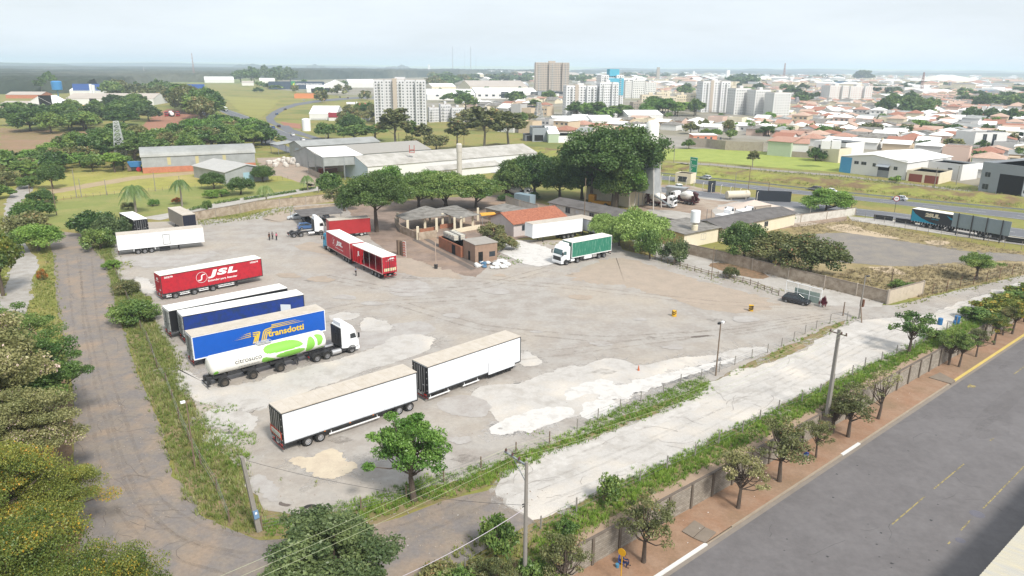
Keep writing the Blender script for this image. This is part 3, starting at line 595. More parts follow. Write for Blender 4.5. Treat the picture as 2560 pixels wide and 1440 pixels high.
WM={'steel':wheel_meshes(.53,.62,RIMS,'steel'),'chrome':wheel_meshes(.53,.62,RIMC,'chrome'),'brown':wheel_meshes(.53,.42,RIMB,'brown'),
      'front':wheel_meshes(.53,.34,RIMS,'front'),'white':wheel_meshes(.53,.36,mat('white_rim',(.6,.6,.58),.5,var=.1),'white'),'car':wheel_meshes(.33,.23,RIMS,'car')}
def wheel(par,x,y,style='steel',rad=None):
  ty,rim=WM[style]; r=.33 if style=='car' else .53
  w=inst('wheel',ty,par,(x,y,r),(0,0,0 if y<0 else pi)); inst('rim',rim,w)
def wheels(par,xs,style='steel',W=2.8,inset=.36):
  for x in xs:
    for s in(-1,1):wheel(par,x,s*(W/2 -inset),style)

def heading(p,q):d=q-p; return atan2(d.y,d.x)
def spot(px_rear,px_front,zt,near,W=2.8,ang=None):
  """rear centre and heading from the near roof edge seen in the photo"""
  p,q=at(*px_rear,zt),at(*px_front,zt); a=heading(p,q)if ang is None else R(ang)
  n=Vector((-sin(a),cos(a),0))*(-near*W/2); c=p+n
  return(c.x,c.y,0),a,(q-p).length

def semi(name,label,pr,pf,zt,near,side,roof,end,xs,L=None,zf=1.25,W=2.8,style='steel',legs=None,cat='trailer',bars=True,curtain=False,guard=None,group=None,ang=None,frame=None,tabs=False,open_side=False,pads=True,wheel_in=.36):
  loc,a,l0=spot(pr,pf,zt,near,W,ang); L=L or l0
  t=thing(name,label,cat,loc,a,group)
  fr=frame or CHASS; h=W/2
  # box
  b=MB()
  if open_side:
    x1=open_side; zz=zt-.1
    b.box(0,.06,-h,h,zf,zz); b.box(L-.06,L,-h,h,zf,zz); b.box(.06,L-.06,-near*(h-.05)-.02,-near*(h-.05)+.02,zf,zz)
    b.box(.06,L-.06,-h+.08,h-.08,zf,zf+.1)
  else:b.box(0.03,L-.03,-h+.02,h-.02,zf,zt-.08)
  b.build('box_body',side if not open_side else[side],t)
  b=MB(); b.box(0,L,-h-.01,h+.01,zt-.08,zt)
  for k in range(1,int(L/1.1)):b.box(k*1.1,k*1.1 +.05,-h+.05,h-.05,zt,zt+.012)
  b.build('roof',roof,t)
  b=MB() # top & bottom rails, corner posts
  for s in(-1,1):
    b.box(0,L,s*h-.03,s*h+.03,zt-.16,zt-.085); b.box(0,L,s*h-.03,s*h+.03,zf-.12,zf+.02)
    for x in(0.0,L-.09):b.box(x,x+.09,s*h-.035,s*h+.035,zf+.02,zt-.16)
  b.build('frame',fr,t)
  # rear door
  b=MB(); b.box(-.03,.03,-h+.06,h-.06,zf+.02,zt-.17); d=b.build('rear_door',end,t)
  if bars:
    b=MB()
    for y in(-h*.62,-h*.3,h*.3,h*.62,-.06,.06):b.tube((-.06,y,zf+.1),(-.06,y,zt-.25),.022,n=5)
    for y in(-h*.62,h*.3):b.box(-.08,-.03,y,y+.35,zf+.9,zf+.97)
    for s in(-1,1):
      for k in range(4):b.box(-.05,-.03,s*(h-.1)-.06,s*(h-.1)+.06,zf+.3 +k*.75,zf+.42 +k*.75)
    b.build('lock_bar',ALU if end is BLACK else CHASS,d)
  # underframe
  b=MB()
  for s in(-1,1):b.box(.3,L-.6,s*.5 -.06,s*.5 +.06,zf-.42,zf-.12)
  for x in np.arange(.5,L-.6,1.3):b.box(x,x+.1,-h+.1,h-.1,zf-.2,zf-.12)
  for x in xs:b.tube((x,-h+.4,.53),(x,h-.4,.53),.08,n=6); b.box(x-.35,x+.35,-.62,-.48,.5,zf-.3); b.box(x-.35,x+.35,.48,.62,.5,zf-.3)
  b.build('chassis',CHASS,t)
  b=MB(); b.box(-.02,.08,-h+.05,h-.05,.52,.68)
  for y in(-.7,.7):b.box(.0,.08,y-.05,y+.05,.68,zf-.1)
  bp=b.build('rear_bumper',CHASS,t)
  b=MB()
  for k in range(8):b.box(-.03,-.021,-h+.1 +k*.33,-h+.26 +k*.33,.55,.65)
  b.build('reflective_strip',REDL,bp)
  for s in(-1,1):MB().box(-.04,.0,s*.95 -.22,s*.95 +.22,.85,.98).build('tail_light',REDL,t)
  MB().box(-.035,-.01,-.2,.2,.75,.9).build('number_plate',ALU,t)
  wheels(t,xs,style,W,wheel_in)
  if pads:
    for s in(-1,1):MB().box(xs[0]-.85,xs[0]-.82,s*(h-.36)-.3,s*(h-.36)+.3,.3,1.0).build('mudflap',BLACK,t)
  lx=legs if legs is not None else L-3.2
  if lx:
    for s in(-1,1):
      g=MB(); g.box(lx-.07,lx+.07,s*.95 -.07,s*.95 +.07,.08,zf-.12); g.box(lx-.17,lx+.17,s*.95 -.15,s*.95 +.15,0,.08); g.build('landing_leg',CHASS,t)
  if guard:
    for(x0,x1)in guard:
      for s in(-1,1):
        g=MB(); g.box(x0,x1,s*(h-.12)-.03,s*(h-.12)+.03,.5,.62)
        if open_side is False and side is not SIDEW:g.box(x0,x1,s*(h-.12)-.03,s*(h-.12)+.03,.78,.9)
        for x in(x0+.25,x1-.25):g.box(x-.03,x+.03,s*(h-.17)-.03,s*(h-.17)+.02,.5,zf-.1)
        g.build('side_guard',WHITE,t)
  if tabs or curtain:
    g=MB()
    for k in range(int(L/.62)):
      x=.4 +k*.62
      for s in(-1,1):g.box(x,x+.05,s*(h+.034)-.006,s*(h+.034)+.006,zf-.28,zf+.2)
    g.build('curtain_strap',CHASS if tabs!='w' else WTXT,t)
  return t,L

# white pair of trailers in front
t,L=semi('box_trailer','long white box trailer with black rear doors and a striped warning board, tan roof',(702,1033),(1042,929),4.45,-1,SIDEW,ROOFT,BLACK,[2.5,3.85,13.0,14.35],zf=1.15,style='chrome',guard=[(4.8,10.6)],legs=0,wheel_in=.34)
b=MB(); b.box(-.105,-.095,-1.3,1.3,1.5,2.35); p=b.build('warning_board',mat('warning_orange',srgb('#d8482a'),.5),t)
b=MB()
for k in range(10):
  y=-1.28 +k*.27; b.poly([(-.109,y,1.5),(-.109,y+.12,1.5),(-.109,y+.26,1.68),(-.109,y+.14,1.68)]); b.poly([(-.109,y,2.17),(-.109,y+.12,2.17),(-.109,y+.26,2.35),(-.109,y+.14,2.35)])
b.build('dark_stripe',BLACK,p)
MB().box(-.118,-.106,-1.0,1.0,1.68,2.17).build('sign_plate',mat('pale_plate',(.6,.66,.6),.5),p)
text_end(p,'VEÍCULO LONGO',GREYT,.85,1.97,1.7,.13,-.121); text_end(p,'COMPRIMENTO 30 METROS',GREYT,.9,1.75,1.8,.12,-.121)
for x in(4.2,7,9.7):MB().box(x,x+.16,-1.45,-1.42,1.08,1.15).build('side_marker',AMB,t)
def seams(t,L,zf,zt,near=-1,h=1.4,step=1.24,mt=None):
  b=MB()
  for k in range(1,int(L/step)):b.box(k*step,k*step+.018,near*(h+.002)-.006,near*(h+.002)+.004,zf,zt)
  b.box(0,L,near*(h+.002)-.006,near*(h+.002)+.004,zf+.06,zf+.08); b.build('panel_seam',mt or mat('seam_grey',(.42,.44,.47),.6),t)
seams(t,L,1.2,4.25)
t2,L2=semi('box_trailer','shorter white box trailer with tan roof parked ahead of the striped one',(1068,917),(1302,840),4.45,-1,SIDEW,ROOFT,BLACK,[1.2,2.5],zf=1.15,style='chrome',guard=[(.2,3.2),(5.1,7.6)],legs=0,pads=False)
for ch in list(t2.children):
  if ch.name.startswith('wheel'):
    for g in list(ch.children):bpy.data.objects.remove(g)
    bpy.data.objects.remove(ch)
seams(t2,8.8,1.2,4.25)
b=MB(); b.box(8.9,13.2,-1.45,-1.41,.85,2.35); b.build('tool_compartment',SIDEW,t2)
b=MB(); b.path([(8.9,-1.46,.85),(8.9,-1.46,2.35),(13.2,-1.46,2.35),(13.2,-1.46,.85)],.03,4); b.build('hinge_frame',ALU,t2)
for x in(9.3,10.6,11.9):MB().box(x,x+1.2,-1.3,-.8,.45,1.0).build('battery_box',BLACK,t2)
for s in(-1,1):MB().box(12.9,13.1,s*.8 -.08,s*.8 +.08,0,1.1).build('landing_leg',CHASS,t2)

def swirl(par,cx,cz,r,y,face=-1,mt=WTXT,th=.05):
  """a ring with a thick S-shaped bar inside"""
  b=MB(); n=28; s=face
  for k in range(n):
    a0,a1=2 *pi*k/n,2 *pi*(k+1)/n
    b.poly([(cx+cos(a)*q,y,cz+sin(a)*q)for a,q in((a0,r),(a1,r),(a1,r-th),(a0,r-th))])
  q=[(-.62,-.62),(-.12,-.62),(.12,-.4),(.12,.32),(.3,.42),(.62,.42),(.62,.6),(.2,.6),(-.12,.4),(-.12,-.3),(-.28,-.42),(-.62,-.42)]
  b.poly([(cx+(u if face<0 else-u)*r*.95 +.12 *v*r*(1 if face<0 else-1),y,cz+v*r*.95)for u,v in q])
  b.build('round_emblem',mt,par)

# red curtain trailer
t,L=semi('curtain_trailer','red curtain-sided trailer with big white JSL letters, standing without a cab',(399,689),(653,645),4.25,-1,REDC,CREAM,REDC,[2.0,5.0,8.0],style='steel',guard=[(.6,1.4),(2.7,4.3),(5.7,7.3),(8.9,11.6)],legs=12.2,bars=False,tabs=True,zf=1.15)
y=-1.422
text_side(t,'JSL',WTXT,7.4,2.35,4.9,1.35,y,shear=.18,offset=.055,space=1.16); text_side(t,'Entender para Atender',WTXT,7.3,1.7,4.9,.45,y,offset=.018)
swirl(t,6.35,2.75,.9,y); text_side(t,'03279',WTXT,.6,3.6,1.3,.3,y,offset=.03); text_side(t,'103279',WTXT,14.6,3.62,1.4,.3,y,offset=.03)
text_end(t,'JSL',WTXT,.6,3.2,1.1,.42,-.035,shear=.3,offset=.05); text_end(t,'Entender para Atender',WTXT,.8,2.95,1.5,.14,-.035); text_end(t,'3279',WTXT,-.5,1.6,.6,.25,-.035,offset=.03)
MB().box(10.9,12.0,-1.25,-.7,.55,1.1).build('tool_box',CHASS,t)

t,L=semi('curtain_trailer','white-roofed trailer squeezed between the red one and the dark blue tarp one',(421,777),(718,719),4.25,-1,BLACK,ROOFW,DOORW,[2.0,3.3,4.6],style='steel',frame=CHASS)
t,L=semi('curtain_trailer','dark blue tarp trailer under a white roof, its tarp creased',(455,790),(759,735),4.25,-1,NAVC,ROOFW,DOORW,[2.0,3.3,4.6],style='steel')
b=MB(); b.poly([(13.1,-1.44,3.35),(14.5,-1.6,3.1),(14.5,-1.62,2.3),(13.1,-1.46,2.3)]); b.build('loose_flap',mat('translucent_white',(.55,.6,.62),.4),t)
t,L=semi('curtain_trailer','bright blue curtain trailer with gold lettering and a tan roof',(478,842),(811,773),4.25,-1,BLUC,ROOFT,DOORW,[2.0,3.3,4.6],style='steel',frame=WHITE)
y=-1.422
text_side(t,'transdotti',GOLD,9.35,2.05,4.9,.85,y,offset=.03)
b=MB()
def strip(pts):
  b.poly([(x,y-.002,z)for x,z in pts])
for k in range(3):
  zz=3.05 -k*.24; strip([(5.1 -k*.45 +.5,zz-.02),(7.15,zz+.02),(7.15,zz+.13),(5.6 -k*.45 +.5,zz)])
for k in range(3):
  zz=3.15 +k*.2; strip([(9.9,zz),(14.3 -k*.5,zz+.07),(14.2 -k*.5,zz+.1),(9.9,zz+.12)])
for k in range(3):
  u=k*.26; strip([(7.4,3.12 -u*.9),(8.25 -u,3.12 -u*.9),(8.4 -u,2.98 -u*.9),(7.95 -u,1.6),(7.8 -u,1.6),(8.15 -u,2.98 -u*.9),(7.4,3.0 -u*.9)])
  strip([(9.9,3.35 -u*.9),(9.0 +u*.3,3.2 -u*.9),(8.75 +u*.8,2.95 -u*.7),(8.35 +u,1.6),(8.5 +u,1.6),(8.9 +u*.8,2.9 -u*.7),(9.1 +u*.3,3.07 -u*.9),(9.9,3.22 -u*.9)])
b.build('wing_emblem',GOLD,t)

# ------------------------------------------------------------ tractor cab
def rounded_box(x0,x1,y0,y1,z0,z1,m,name,par,bev=.1):
  return MB().box(x0,x1,y0,y1,z0,z1).build(name,m,par,bevel=bev)
def cabover(par,x0,paint=WHITE,W=2.75,zb=1.0,zt=3.9,lc=2.3,glass=GLASS,roofbox=True,grille=BLACK,mirrors=True):
  """a flat-nosed lorry cab whose front is at x0+lc (facing +x); returns its shell"""
  h=W/2; f=x0+lc
  b=MB(); b.prism([(x0,zb),(f-.05,zb-.35),(f+.05,zb-.1),(f+.06,1.9),(f-.12,2.15),(f-.35,3.1),(f-.75,zt-.12),(f-1.1,zt),(x0+.2,zt),(x0,zt-.15)],-h,h)
  c=b.build('cab',paint,par,bevel=.07)
  b=MB(); b.poly([(f-.105,-h+.12,2.12),(f-.105,h-.12,2.12),(f-.35,h-.2,3.08),(f-.35,-h+.2,3.08)]); b.v=[(x+.03,yy,z+.01)for x,yy,z in b.v]; b.build('windscreen',glass,c)
  for s in(-1,1):
    b=MB(); yy=s*(h+.004); b.poly([(f-.28,yy,2.1),(f-1.15,yy,2.1),(f-1.15,yy,2.75),(f-.5,yy,2.8),(f-.4,yy,2.55)]); b.build('side_window',glass,c)
    b=MB(); b.path([(f-.22,yy,1.15),(f-.18,yy,2.1),(f-.42,yy,2.92),(f-1.3,yy,2.9),(f-1.3,yy,1.2)],.012,4); b.build('door_seam',CHASS,c)
    if mirrors:
      b=MB(); b.box(f-.12,f+.08,s*(h+.2)-.07,s*(h+.2)+.07,2.1,2.75); b.tube((f-.1,s*h,2.7),(f,s*(h+.2),2.7),.03); b.tube((f-.1,s*h,2.1),(f,s*(h+.2),2.2),.03); b.build('mirror',BLACK,c)
    b=MB(); b.box(f-.02,f+.1,s*(h-.35)-.25,s*(h-.35)+.25,.72,.95); b.build('headlight',LENS,c)
    b=MB(); b.prism([(f-1.75 +.9 *0 +.75 +.62 *cos(a),.55 +.68 *sin(a))for a in np.linspace(0,pi,9)],s*h-.5 if s>0 else-h,s*h if s>0 else-h+.5); 
    b.build('wheel_arch',CHASS,c)
  b=MB(); b.box(f+.02,f+.085,-h+.3,h-.3,1.0,1.75); b.build('grille',grille,c)
  b=MB(); b.prism([(f-.55,.42),(f+.12,.42),(f+.16,.7),(f+.1,1.0),(f-.5,1.0)],-h,h); b.build('front_bumper',paint,c,bevel=.05)
  if roofbox:
    b=MB(); b.prism([(x0+.1,zt-.05),(f-1.0,zt-.05),(x0+.9,zt+.42),(x0+.1,zt+.5)],-h*.8,h*.8); b.build('roof_fairing',paint,c,bevel=.08)
  return c
def tractor_under(par,x0,lc,rear_xs,front_x,tail,W=2.75,tank=ALU,fender=True,style='steel'):
  b=MB()
  for s in(-1,1):b.box(tail,x0+lc-.3,s*.42 -.05,s*.42 +.05,.75,1.0)
  for x in np.arange(tail+.3,x0,.9):b.box(x,x+.1,-.42,.42,.8,.95)
  b.box(tail,tail+.1,-.95,.95,.6,.95); b.tube((rear_xs[0]+.65 if rear_xs else 0,0,1.0),(rear_xs[0]+.65 if rear_xs else 0,0,1.12),.5,n=14)
  b.box(x0-.2,x0+lc-.2,-1.1,1.1,.5,1.0)
  b.build('chassis',CHASS,par)
  wheels(par,rear_xs,style,W); wheels(par,[front_x],'front',W,.22)
  for s in(-1,1):
    b=MB(); b.tube((x0-1.35,s*.98,.68),(x0-.1,s*.98,.68),.34,n=14)
    b.build('fuel_tank',tank,par,smooth=True)
    if fender:
      for x in rear_xs:
        b=MB(); pr=[(x+.66 *cos(a),.55 +.66 *sin(a))for a in np.linspace(.25,pi-.25,9)]
        q=pr+[(x+.6 *cos(a),.55 +.6 *sin(a))for a in np.linspace(pi-.25,.25,9)]
        y0=s*(W/2 -.36); b.prism(q,y0-.34,y0+.34); b.build('fender',CHASS,par)
  for s in(-1,1):MB().box(tail-.03,tail,s*.75 -.2,s*.75 +.2,.68,.85).build('tail_light',REDL,par)

# tanker lorry
pr,pf=at(562,966),at(884,880); a=heading(pr,pf); n=Vector((-sin(a),cos(a),0))
c=pr+n*1.05 -Vector((cos(a),sin(a),0))*1.5
t=thing('tanker_lorry','white tanker lorry with green leaf shapes along its tank beside the blue trailer','tanker lorry',(c.x,c.y,0),a)
Lt=14.4; b=MB(); rr=1.22; zc=2.55
prof=[(.02,-.1),(rr*.6,-.05),(rr*.88,.1),(rr,.35),(rr,Lt-.4),(rr*.88,Lt-.12),(rr*.5,Lt),(.02,Lt+.03)]
b.lathe([(r_,h_)for r_,h_ in prof],'x',40,c=(.2,0,zc),close=False); b.v=[(x,yy*1.05,zc+(z-zc)*.95)for x,yy,z in b.v]
tank=b.build('tank',TANKW,t,smooth=True)
def on_tank(pts,mt,name,off=.012,n=14):
  """flat shape (x, arc height) wrapped round the near side of the tank"""
  poly=[(p[0],p[1])for p in pts]; xs_=[p[0]for p in poly]; ys_=[p[1]for p in poly]; st=.075
  gx=np.arange(min(xs_),max(xs_),st); gy=np.arange(min(ys_),max(ys_),st); b=MB()
  X,Y=np.meshgrid(gx+st/2,gy+st/2); m=inpoly(X,Y,poly)
  def w(x,s_):an=s_/rr; return(x,-(rr*1.05 +off)*cos(an),zc+(rr*.95 +off)*sin(an))
  ids={}
  def vid(i,j):
    if(i,j)not in ids:ids[i,j]=b.P(w(gx[0]+i*st,gy[0]+j*st))
    return ids[i,j]
  for j in range(len(gy)):
    for i in range(len(gx)):
      if m[j,i]:b.F(vid(i,j),vid(i+1,j),vid(i+1,j+1),vid(i,j+1))
  if b.f:b.build(name,mt,tank,smooth=True)
def sm(p,k=3):return[(v.x,v.y)for v in smooth_pts([Vector(q)for q in p],k)]
on_tank(sm([(6.4,.22),(6.5,1.3),(8.6,1.55),(10.6,1.3),(11.7,.3),(10.2,.12),(8.6,.1)]),LIME,'green_leaf')
on_tank(sm([(6.1,.05),(6.15,-1.2),(8.3,-1.15),(7.2,-.35)],2),LIME,'green_leaf')
on_tank(sm([(7.6,-.25),(8.7,-1.05),(10.3,-1.1),(11.8,-.45),(11.2,-.02),(9.0,-.02)]),LIME,'green_leaf')
on_tank(sm([(11.7,-.95),(12.5,-.9),(12.95,-.2),(12.95,.7),(12.6,1.3),(12.1,.8),(11.8,0)]),LIME,'green_leaf')
on_tank(sm([(13.0,1.35),(13.9,1.2),(14.2,.6),(13.8,-.2),(13.25,-.4),(13.35,.4)]),LIME,'green_leaf')
on_tank(sm([(12.9,-1.0),(14.1,-.9),(14.2,-.6),(13.4,-.8)],2),LIME,'green_leaf')
on_tank(sm([(.45,-.5),(.9,-.35),(1.05,-.9),(.7,-1.15),(.4,-1.0)],2),LIME,'leaf_emblem')
def bend_text(body,x0,arc0,w_,h_,mt,**kw):
  me=text_mesh(body,mt,w_,h_,extrude=.002,**kw); n_=len(me.vertices); A=np.empty(n_*3); me.vertices.foreach_get('co',A); A=A.reshape(-1,3)
  an=(A[:,1]+arc0)/rr; B=np.stack([A[:,0]+x0,-(rr*1.05 +.02)*np.cos(an),zc+(rr*.95 +.02)*np.sin(an)],1)
  me.vertices.foreach_set('co',B.ravel()); me.update(); inst('lettering',me,tank)
bend_text('citrosuco',2.9,-.1,3.2,.58,GREYT,offset=.008); bend_text('sumo do fruto do mundo',3.3,-.75,2.5,.32,GREYT,shear=.3,offset=-.005)
b=MB(); b.box(6.1,7.7,-.35,.35,zc+1.1,zc+1.32); b.path([(5.9,-.5,zc+1.35),(7.9,-.5,zc+1.35),(7.9,.5,zc+1.35),(5.9,.5,zc+1.35),(5.9,-.5,zc+1.35)],.03,5); b.tube((6.9,0,zc+1.3),(6.9,0,zc+1.5),.28,n=12); b.build('hatch_walkway',ALU,tank)
b=MB()
for s in(-1,1):b.box(.0,10.8,s*.48 -.06,s*.48 +.06,1.0,1.32); b.prism([(10.8,1.0),(14.2,1.28),(14.2,1.4),(10.8,1.32)],s*.48 -.06,s*.48 +.06)
for x in np.arange(.4,14,1.7):b.box(x,x+.12,-.85,.85,1.25,1.5)
for x in(1.5,5.0,8.5)[:0]+(1.5,5.1,8.7):b.tube((x,-.95,.53),(x,.95,.53),.07); b.box(x-.4,x+.4,-.58,-.46,.5,1.0); b.box(x-.4,x+.4,.46,.58,.5,1.0)
b.box(10.2,10.9,-.9,.9,.8,1.0)
for s in(-1,1):b.box(10.6,10.72,s*.9 -.06,s*.9 +.06,.3,1.1)
b.build('chassis',CHASS,t)
for x in(1.5,4.9,8.3):
  for s in(-1,1):
    wheel(t,x,s*1.1,'brown')
    b=MB(); q=[(x+.68 *cos(u),.55 +.68 *sin(u))for u in np.linspace(.1,pi-.1,9)]+[(x+.63 *cos(u),.55 +.63 *sin(u))for u in np.linspace(pi-.1,.1,9)]
    b.prism(q,s*1.1 -.3,s*1.1 +.3); b.build('fender',CHASS,t)
b=MB(); b.box(-.35,-.25,-1.2,1.2,.45,.6); b.box(-.3,.1,-.75,-.65,.5,1.2); b.box(-.3,.1,.65,.75,.5,1.2); b.box(-.12,.1,-1.15,1.15,.95,1.15); b.build('rear_bumper',CHASS,t)
cabx=16.6; c_=cabover(t,cabx,WHITE,zt=3.95,lc=2.35); tractor_under(t,cabx,2.35,[13.1,14.5],18.0,12.2,tank=ALU)
b=MB()
for k in range(6):b.tube((cabx-.35,-.9,1.6 +.38 *k),(cabx-.35,-.35,1.6 +.38 *k),.03,n=5)
b.tube((cabx-.35,-.9,1.5),(cabx-.35,-.9,3.6),.03); b.tube((cabx-.35,-.35,1.5),(cabx-.35,-.35,3.6),.03); b.box(cabx-.2,cabx,-1.2,1.2,1.2,3.75); b.build('cab_ladder',BLACK,t)

# white refrigerated trailer by the grass
t,L=semi('refrigerated_trailer','white refrigerated trailer with an outlined side door, tan roof, near the small asphalt road',(290,588),(507,568),4.25,-1,SIDEO,ROOFT,SIDEO,[3.4,4.6,5.8],style='steel',frame=WHITE,zf=1.3,legs=10.9,bars=False)
seams(t,L,1.35,4.1,-1)
b=MB(); b.path([(8.1,-1.43,1.5),(8.1,-1.43,3.5),(9.3,-1.43,3.5),(9.3,-1.43,1.5),(8.1,-1.43,1.5)],.03,4); b.build('side_door',CHASS,t)
for x in(7.3,):MB().box(x,x+1.9,-1.25,-.3,.5,1.15).build('pallet_box',BLACK,t)
b=MB(); q=[(2.7,.75),(2.8,1.2),(6.4,1.2),(6.6,.75),(6.45,1.32),(2.6,1.32)]; b.prism([(2.6,.7),(2.7,.7),(2.8,1.15),(6.4,1.15),(6.5,.7),(6.6,.7),(6.5,1.25),(2.7,1.25)],-1.4,-1.3); b.build('fender',WHITE,t)

t,L=semi('box_trailer','black box trailer with a plain white roof behind the refrigerated one',(333,550),(298,532),4.1,1,BLACK,ROOFW,BLACK,[2.2,3.5],frame=BLACK,zf=1.2)
t,L=semi('box_trailer','grey-tan box trailer with a dark navy rear door by the stained wall',(455,538),(418,518),4.1,1,mat('grey_tan_side',srgb('#8d857a'),.6,var=.1,wave=('X',.4,.1)),ROOFT,mat('navy_door',srgb('#1c2030'),.5),[2.0,3.3,4.6],frame=mat('tan_frame',srgb('#8a8074'),.6),zf=1.2,L=11.5)

# cattle-coloured combination with sky-blue cab
G_='red curtain lorry combination'
t,L=semi('curtain_trailer','red trailer with its curtain drawn open in folds, rear doors to the open lot',(955,643),(880,611),4.25,1,REDC,ROOFW,REDC,[1.6,2.9,4.2],W=2.8,open_side=6.0,frame=mat('pale_pink_frame',srgb('#c9a7a0'),.5),style='steel',legs=8.2,zf=1.2)
L=12.3 if L<8 else L
b=MB(); n_=40; x0_,x1_=L*.60,L-.1
for k in range(n_): # gathered folds at the front, slanting free edge
  def q(i,z):
    u=i/n_; x=x0_+(x1_-x0_)*u; fold=.16 *sin(i*1.9)*(1 -.35 *u)+.05 *sin(i*.7)
    return(x,1.40 +fold*(1.2 if z<3 else .5),z)
  za=1.15 if k>10 else 4.0 -(k/10)*2.85
  zb=1.15 if k+1 >10 else 4.0 -((k+1)/10)*2.85
  b.poly([q(k,za),q(k+1,zb),q(k+1,4.1),q(k,4.1)])
b.build('open_curtain',mat('red_curtain_folds',srgb('#b80f1e'),.45),t,smooth=True)
text_side(t,'JSL',WTXT,L-3.3,2.5,.8,1.1,1.62,face=1,shear=.3,offset=.05)
for x in(2.6,5.0,7.2):MB().box(x,x+.06,1.3,1.37,1.25,4.1).build('stake',ALU,t)
text_end(t,'JSL',WTXT,.35,3.55,1.35,.36,-.06,shear=.3,offset=.06); text_end(t,'Entender para Atender',WTXT,.7,3.32,1.5,.12,-.06)
b=MB(); b.box(-.05,-.035,-1.2,1.1,1.55,2.1); p=b.build('notice_board',mat('notice_cream',srgb('#cfc09c'),.6),t)
b=MB();[b.tube((-.06,y_,1.25),(-.06,y_,4.0),.02,n=4)for y_ in(-.85,-.5,-.1,.1,.5,.85)]; b.build('lock_bar',CHASS,t)
t,L=semi('curtain_trailer','red JSL trailer with closed curtain coupled behind the sky-blue cab',(874,608),(815,577),4.25,1,REDC,ROOFW,REDC,[1.2,2.5,3.8],W=2.8,frame=mat('pale_pink_frame',srgb('#c9a7a0')),tabs=True,style='steel',legs=8.6,zf=1.2)
y=1.422
k_=L/14.0; text_side(t,'JSL',WTXT,L*.30,2.3,L*.28,1.15,y,face=1,shear=.2,offset=.05); text_side(t,'Entender para Atender',WTXT,L*.28,1.75,L*.34,.32,y,face=1)
swirl(t,L*.68,2.85,.8,y,1,th=.04); print('COMBO L',L)
loc=t.location; a=t.rotation_euler.z
p=Vector(loc)+Vector((cos(a),sin(a),0))*(L-1.6)
t=thing('lorry_cab','sky-blue lorry cab at the head of the long red combination','lorry',(p.x,p.y,0),a)
cabover(t,2.0,TEAL,zt=3.55,lc=1.95,roofbox=True); tractor_under(t,2.0,1.95,[.6],3.1,-.6,tank=ALU,fender=False)

# white tractor units by the shelter
def place2(px_r,px_f,side_off,back):
  p,q=at(*px_r),at(*px_f); a=heading(p,q); n=Vector((-sin(a),cos(a),0)); c=p+n*side_off-Vector((cos(a),sin(a),0))*back
  return(c.x,c.y,0),a
loc,a=place2((737,594),(797,588),1.1,1.2)
t=thing('lorry_cab','high white lorry cab with bare chassis and steel tanks beside the car shelter','lorry',loc,R(27))
cabover(t,5.6,WHITE,zt=3.9,lc=2.3); tractor_under(t,5.6,2.3,[1.1,2.6],6.9,0,tank=ALU,fender=True)
MB().box(5.4,5.58,-1.1,1.1,1.3,3.6).build('rear_panel',BLACK,t)
t,L=semi('box_trailer','faded red box trailer parked beside the big tree',(822,552),(897,541),4.1,-1,REDP,ROOFT,REDP,[2,3.3],frame=REDP,bars=False,zf=1.0,L=9.0,ang=26)
loc,a=place2((878,592),(908,588),1.1,.4)
t=thing('bonneted_lorry','old white bonneted lorry cab standing near the big tree trunk','lorry',loc,R(22))
b=MB(); b.prism([(0,1.0),(2.1,1.0),(2.1,2.0),(1.85,3.05),(1.7,3.15),(.15,3.15),(0,3.0)],-1.2,1.2); c_=b.build('cab',WHITE,t,bevel=.1)
b=MB(); b.prism([(2.05,1.0),(3.5,.9),(3.75,1.1),(3.7,1.75),(3.4,1.98),(2.05,2.15)],-.95,.95); b.build('bonnet',WHITE,t,bevel=.12)
for s in(-1,1):
  b=MB(); b.poly([(.95,s*1.205,2.05),(1.85,s*1.205,2.05),(1.68,s*1.205,2.8),(.95,s*1.205,2.8)]); b.build('side_window',GLASS,c_)
  b=MB(); b.poly([(.2,s*1.205,2.1),(.75,s*1.205,2.1),(.75,s*1.205,2.75),(.2,s*1.205,2.75)]); b.build('side_window',GLASS,c_)
  b=MB(); b.prism([(2.3,.9),(2.5,1.5),(2.9,1.72),(3.35,1.6),(3.7,1.1),(3.75,.55),(3.5,.55),(3.35,1.15),(2.95,1.3),(2.6,1.1),(2.5,.7),(2.0,.6),(1.6,.55),(1.6,1.0)],s*1.25 -.25 if s>0 else-1.25,1.25 if s>0 else-1.0); b.build('fender',WHITE,t,bevel=.04)
b=MB(); b.poly([(2.14,-1.05,2.1),(2.14,1.05,2.1),(1.9,1.0,2.95),(1.9,-1.0,2.95)]); b.build('windscreen',GLASS,c_)
MB().box(3.55,3.9,-1.2,1.2,.5,.85).build('front_bumper',WHITE,t,bevel=.05)
b=MB(); b.box(-4.2,3.3,-.45,-.35,.7,.95); b.box(-4.2,3.3,.35,.45,.7,.95); b.build('chassis',CHASS,t); wheels(t,[-3.2,-1.9],'steel',2.6); wheels(t,[2.95],'white',2.6,.25)

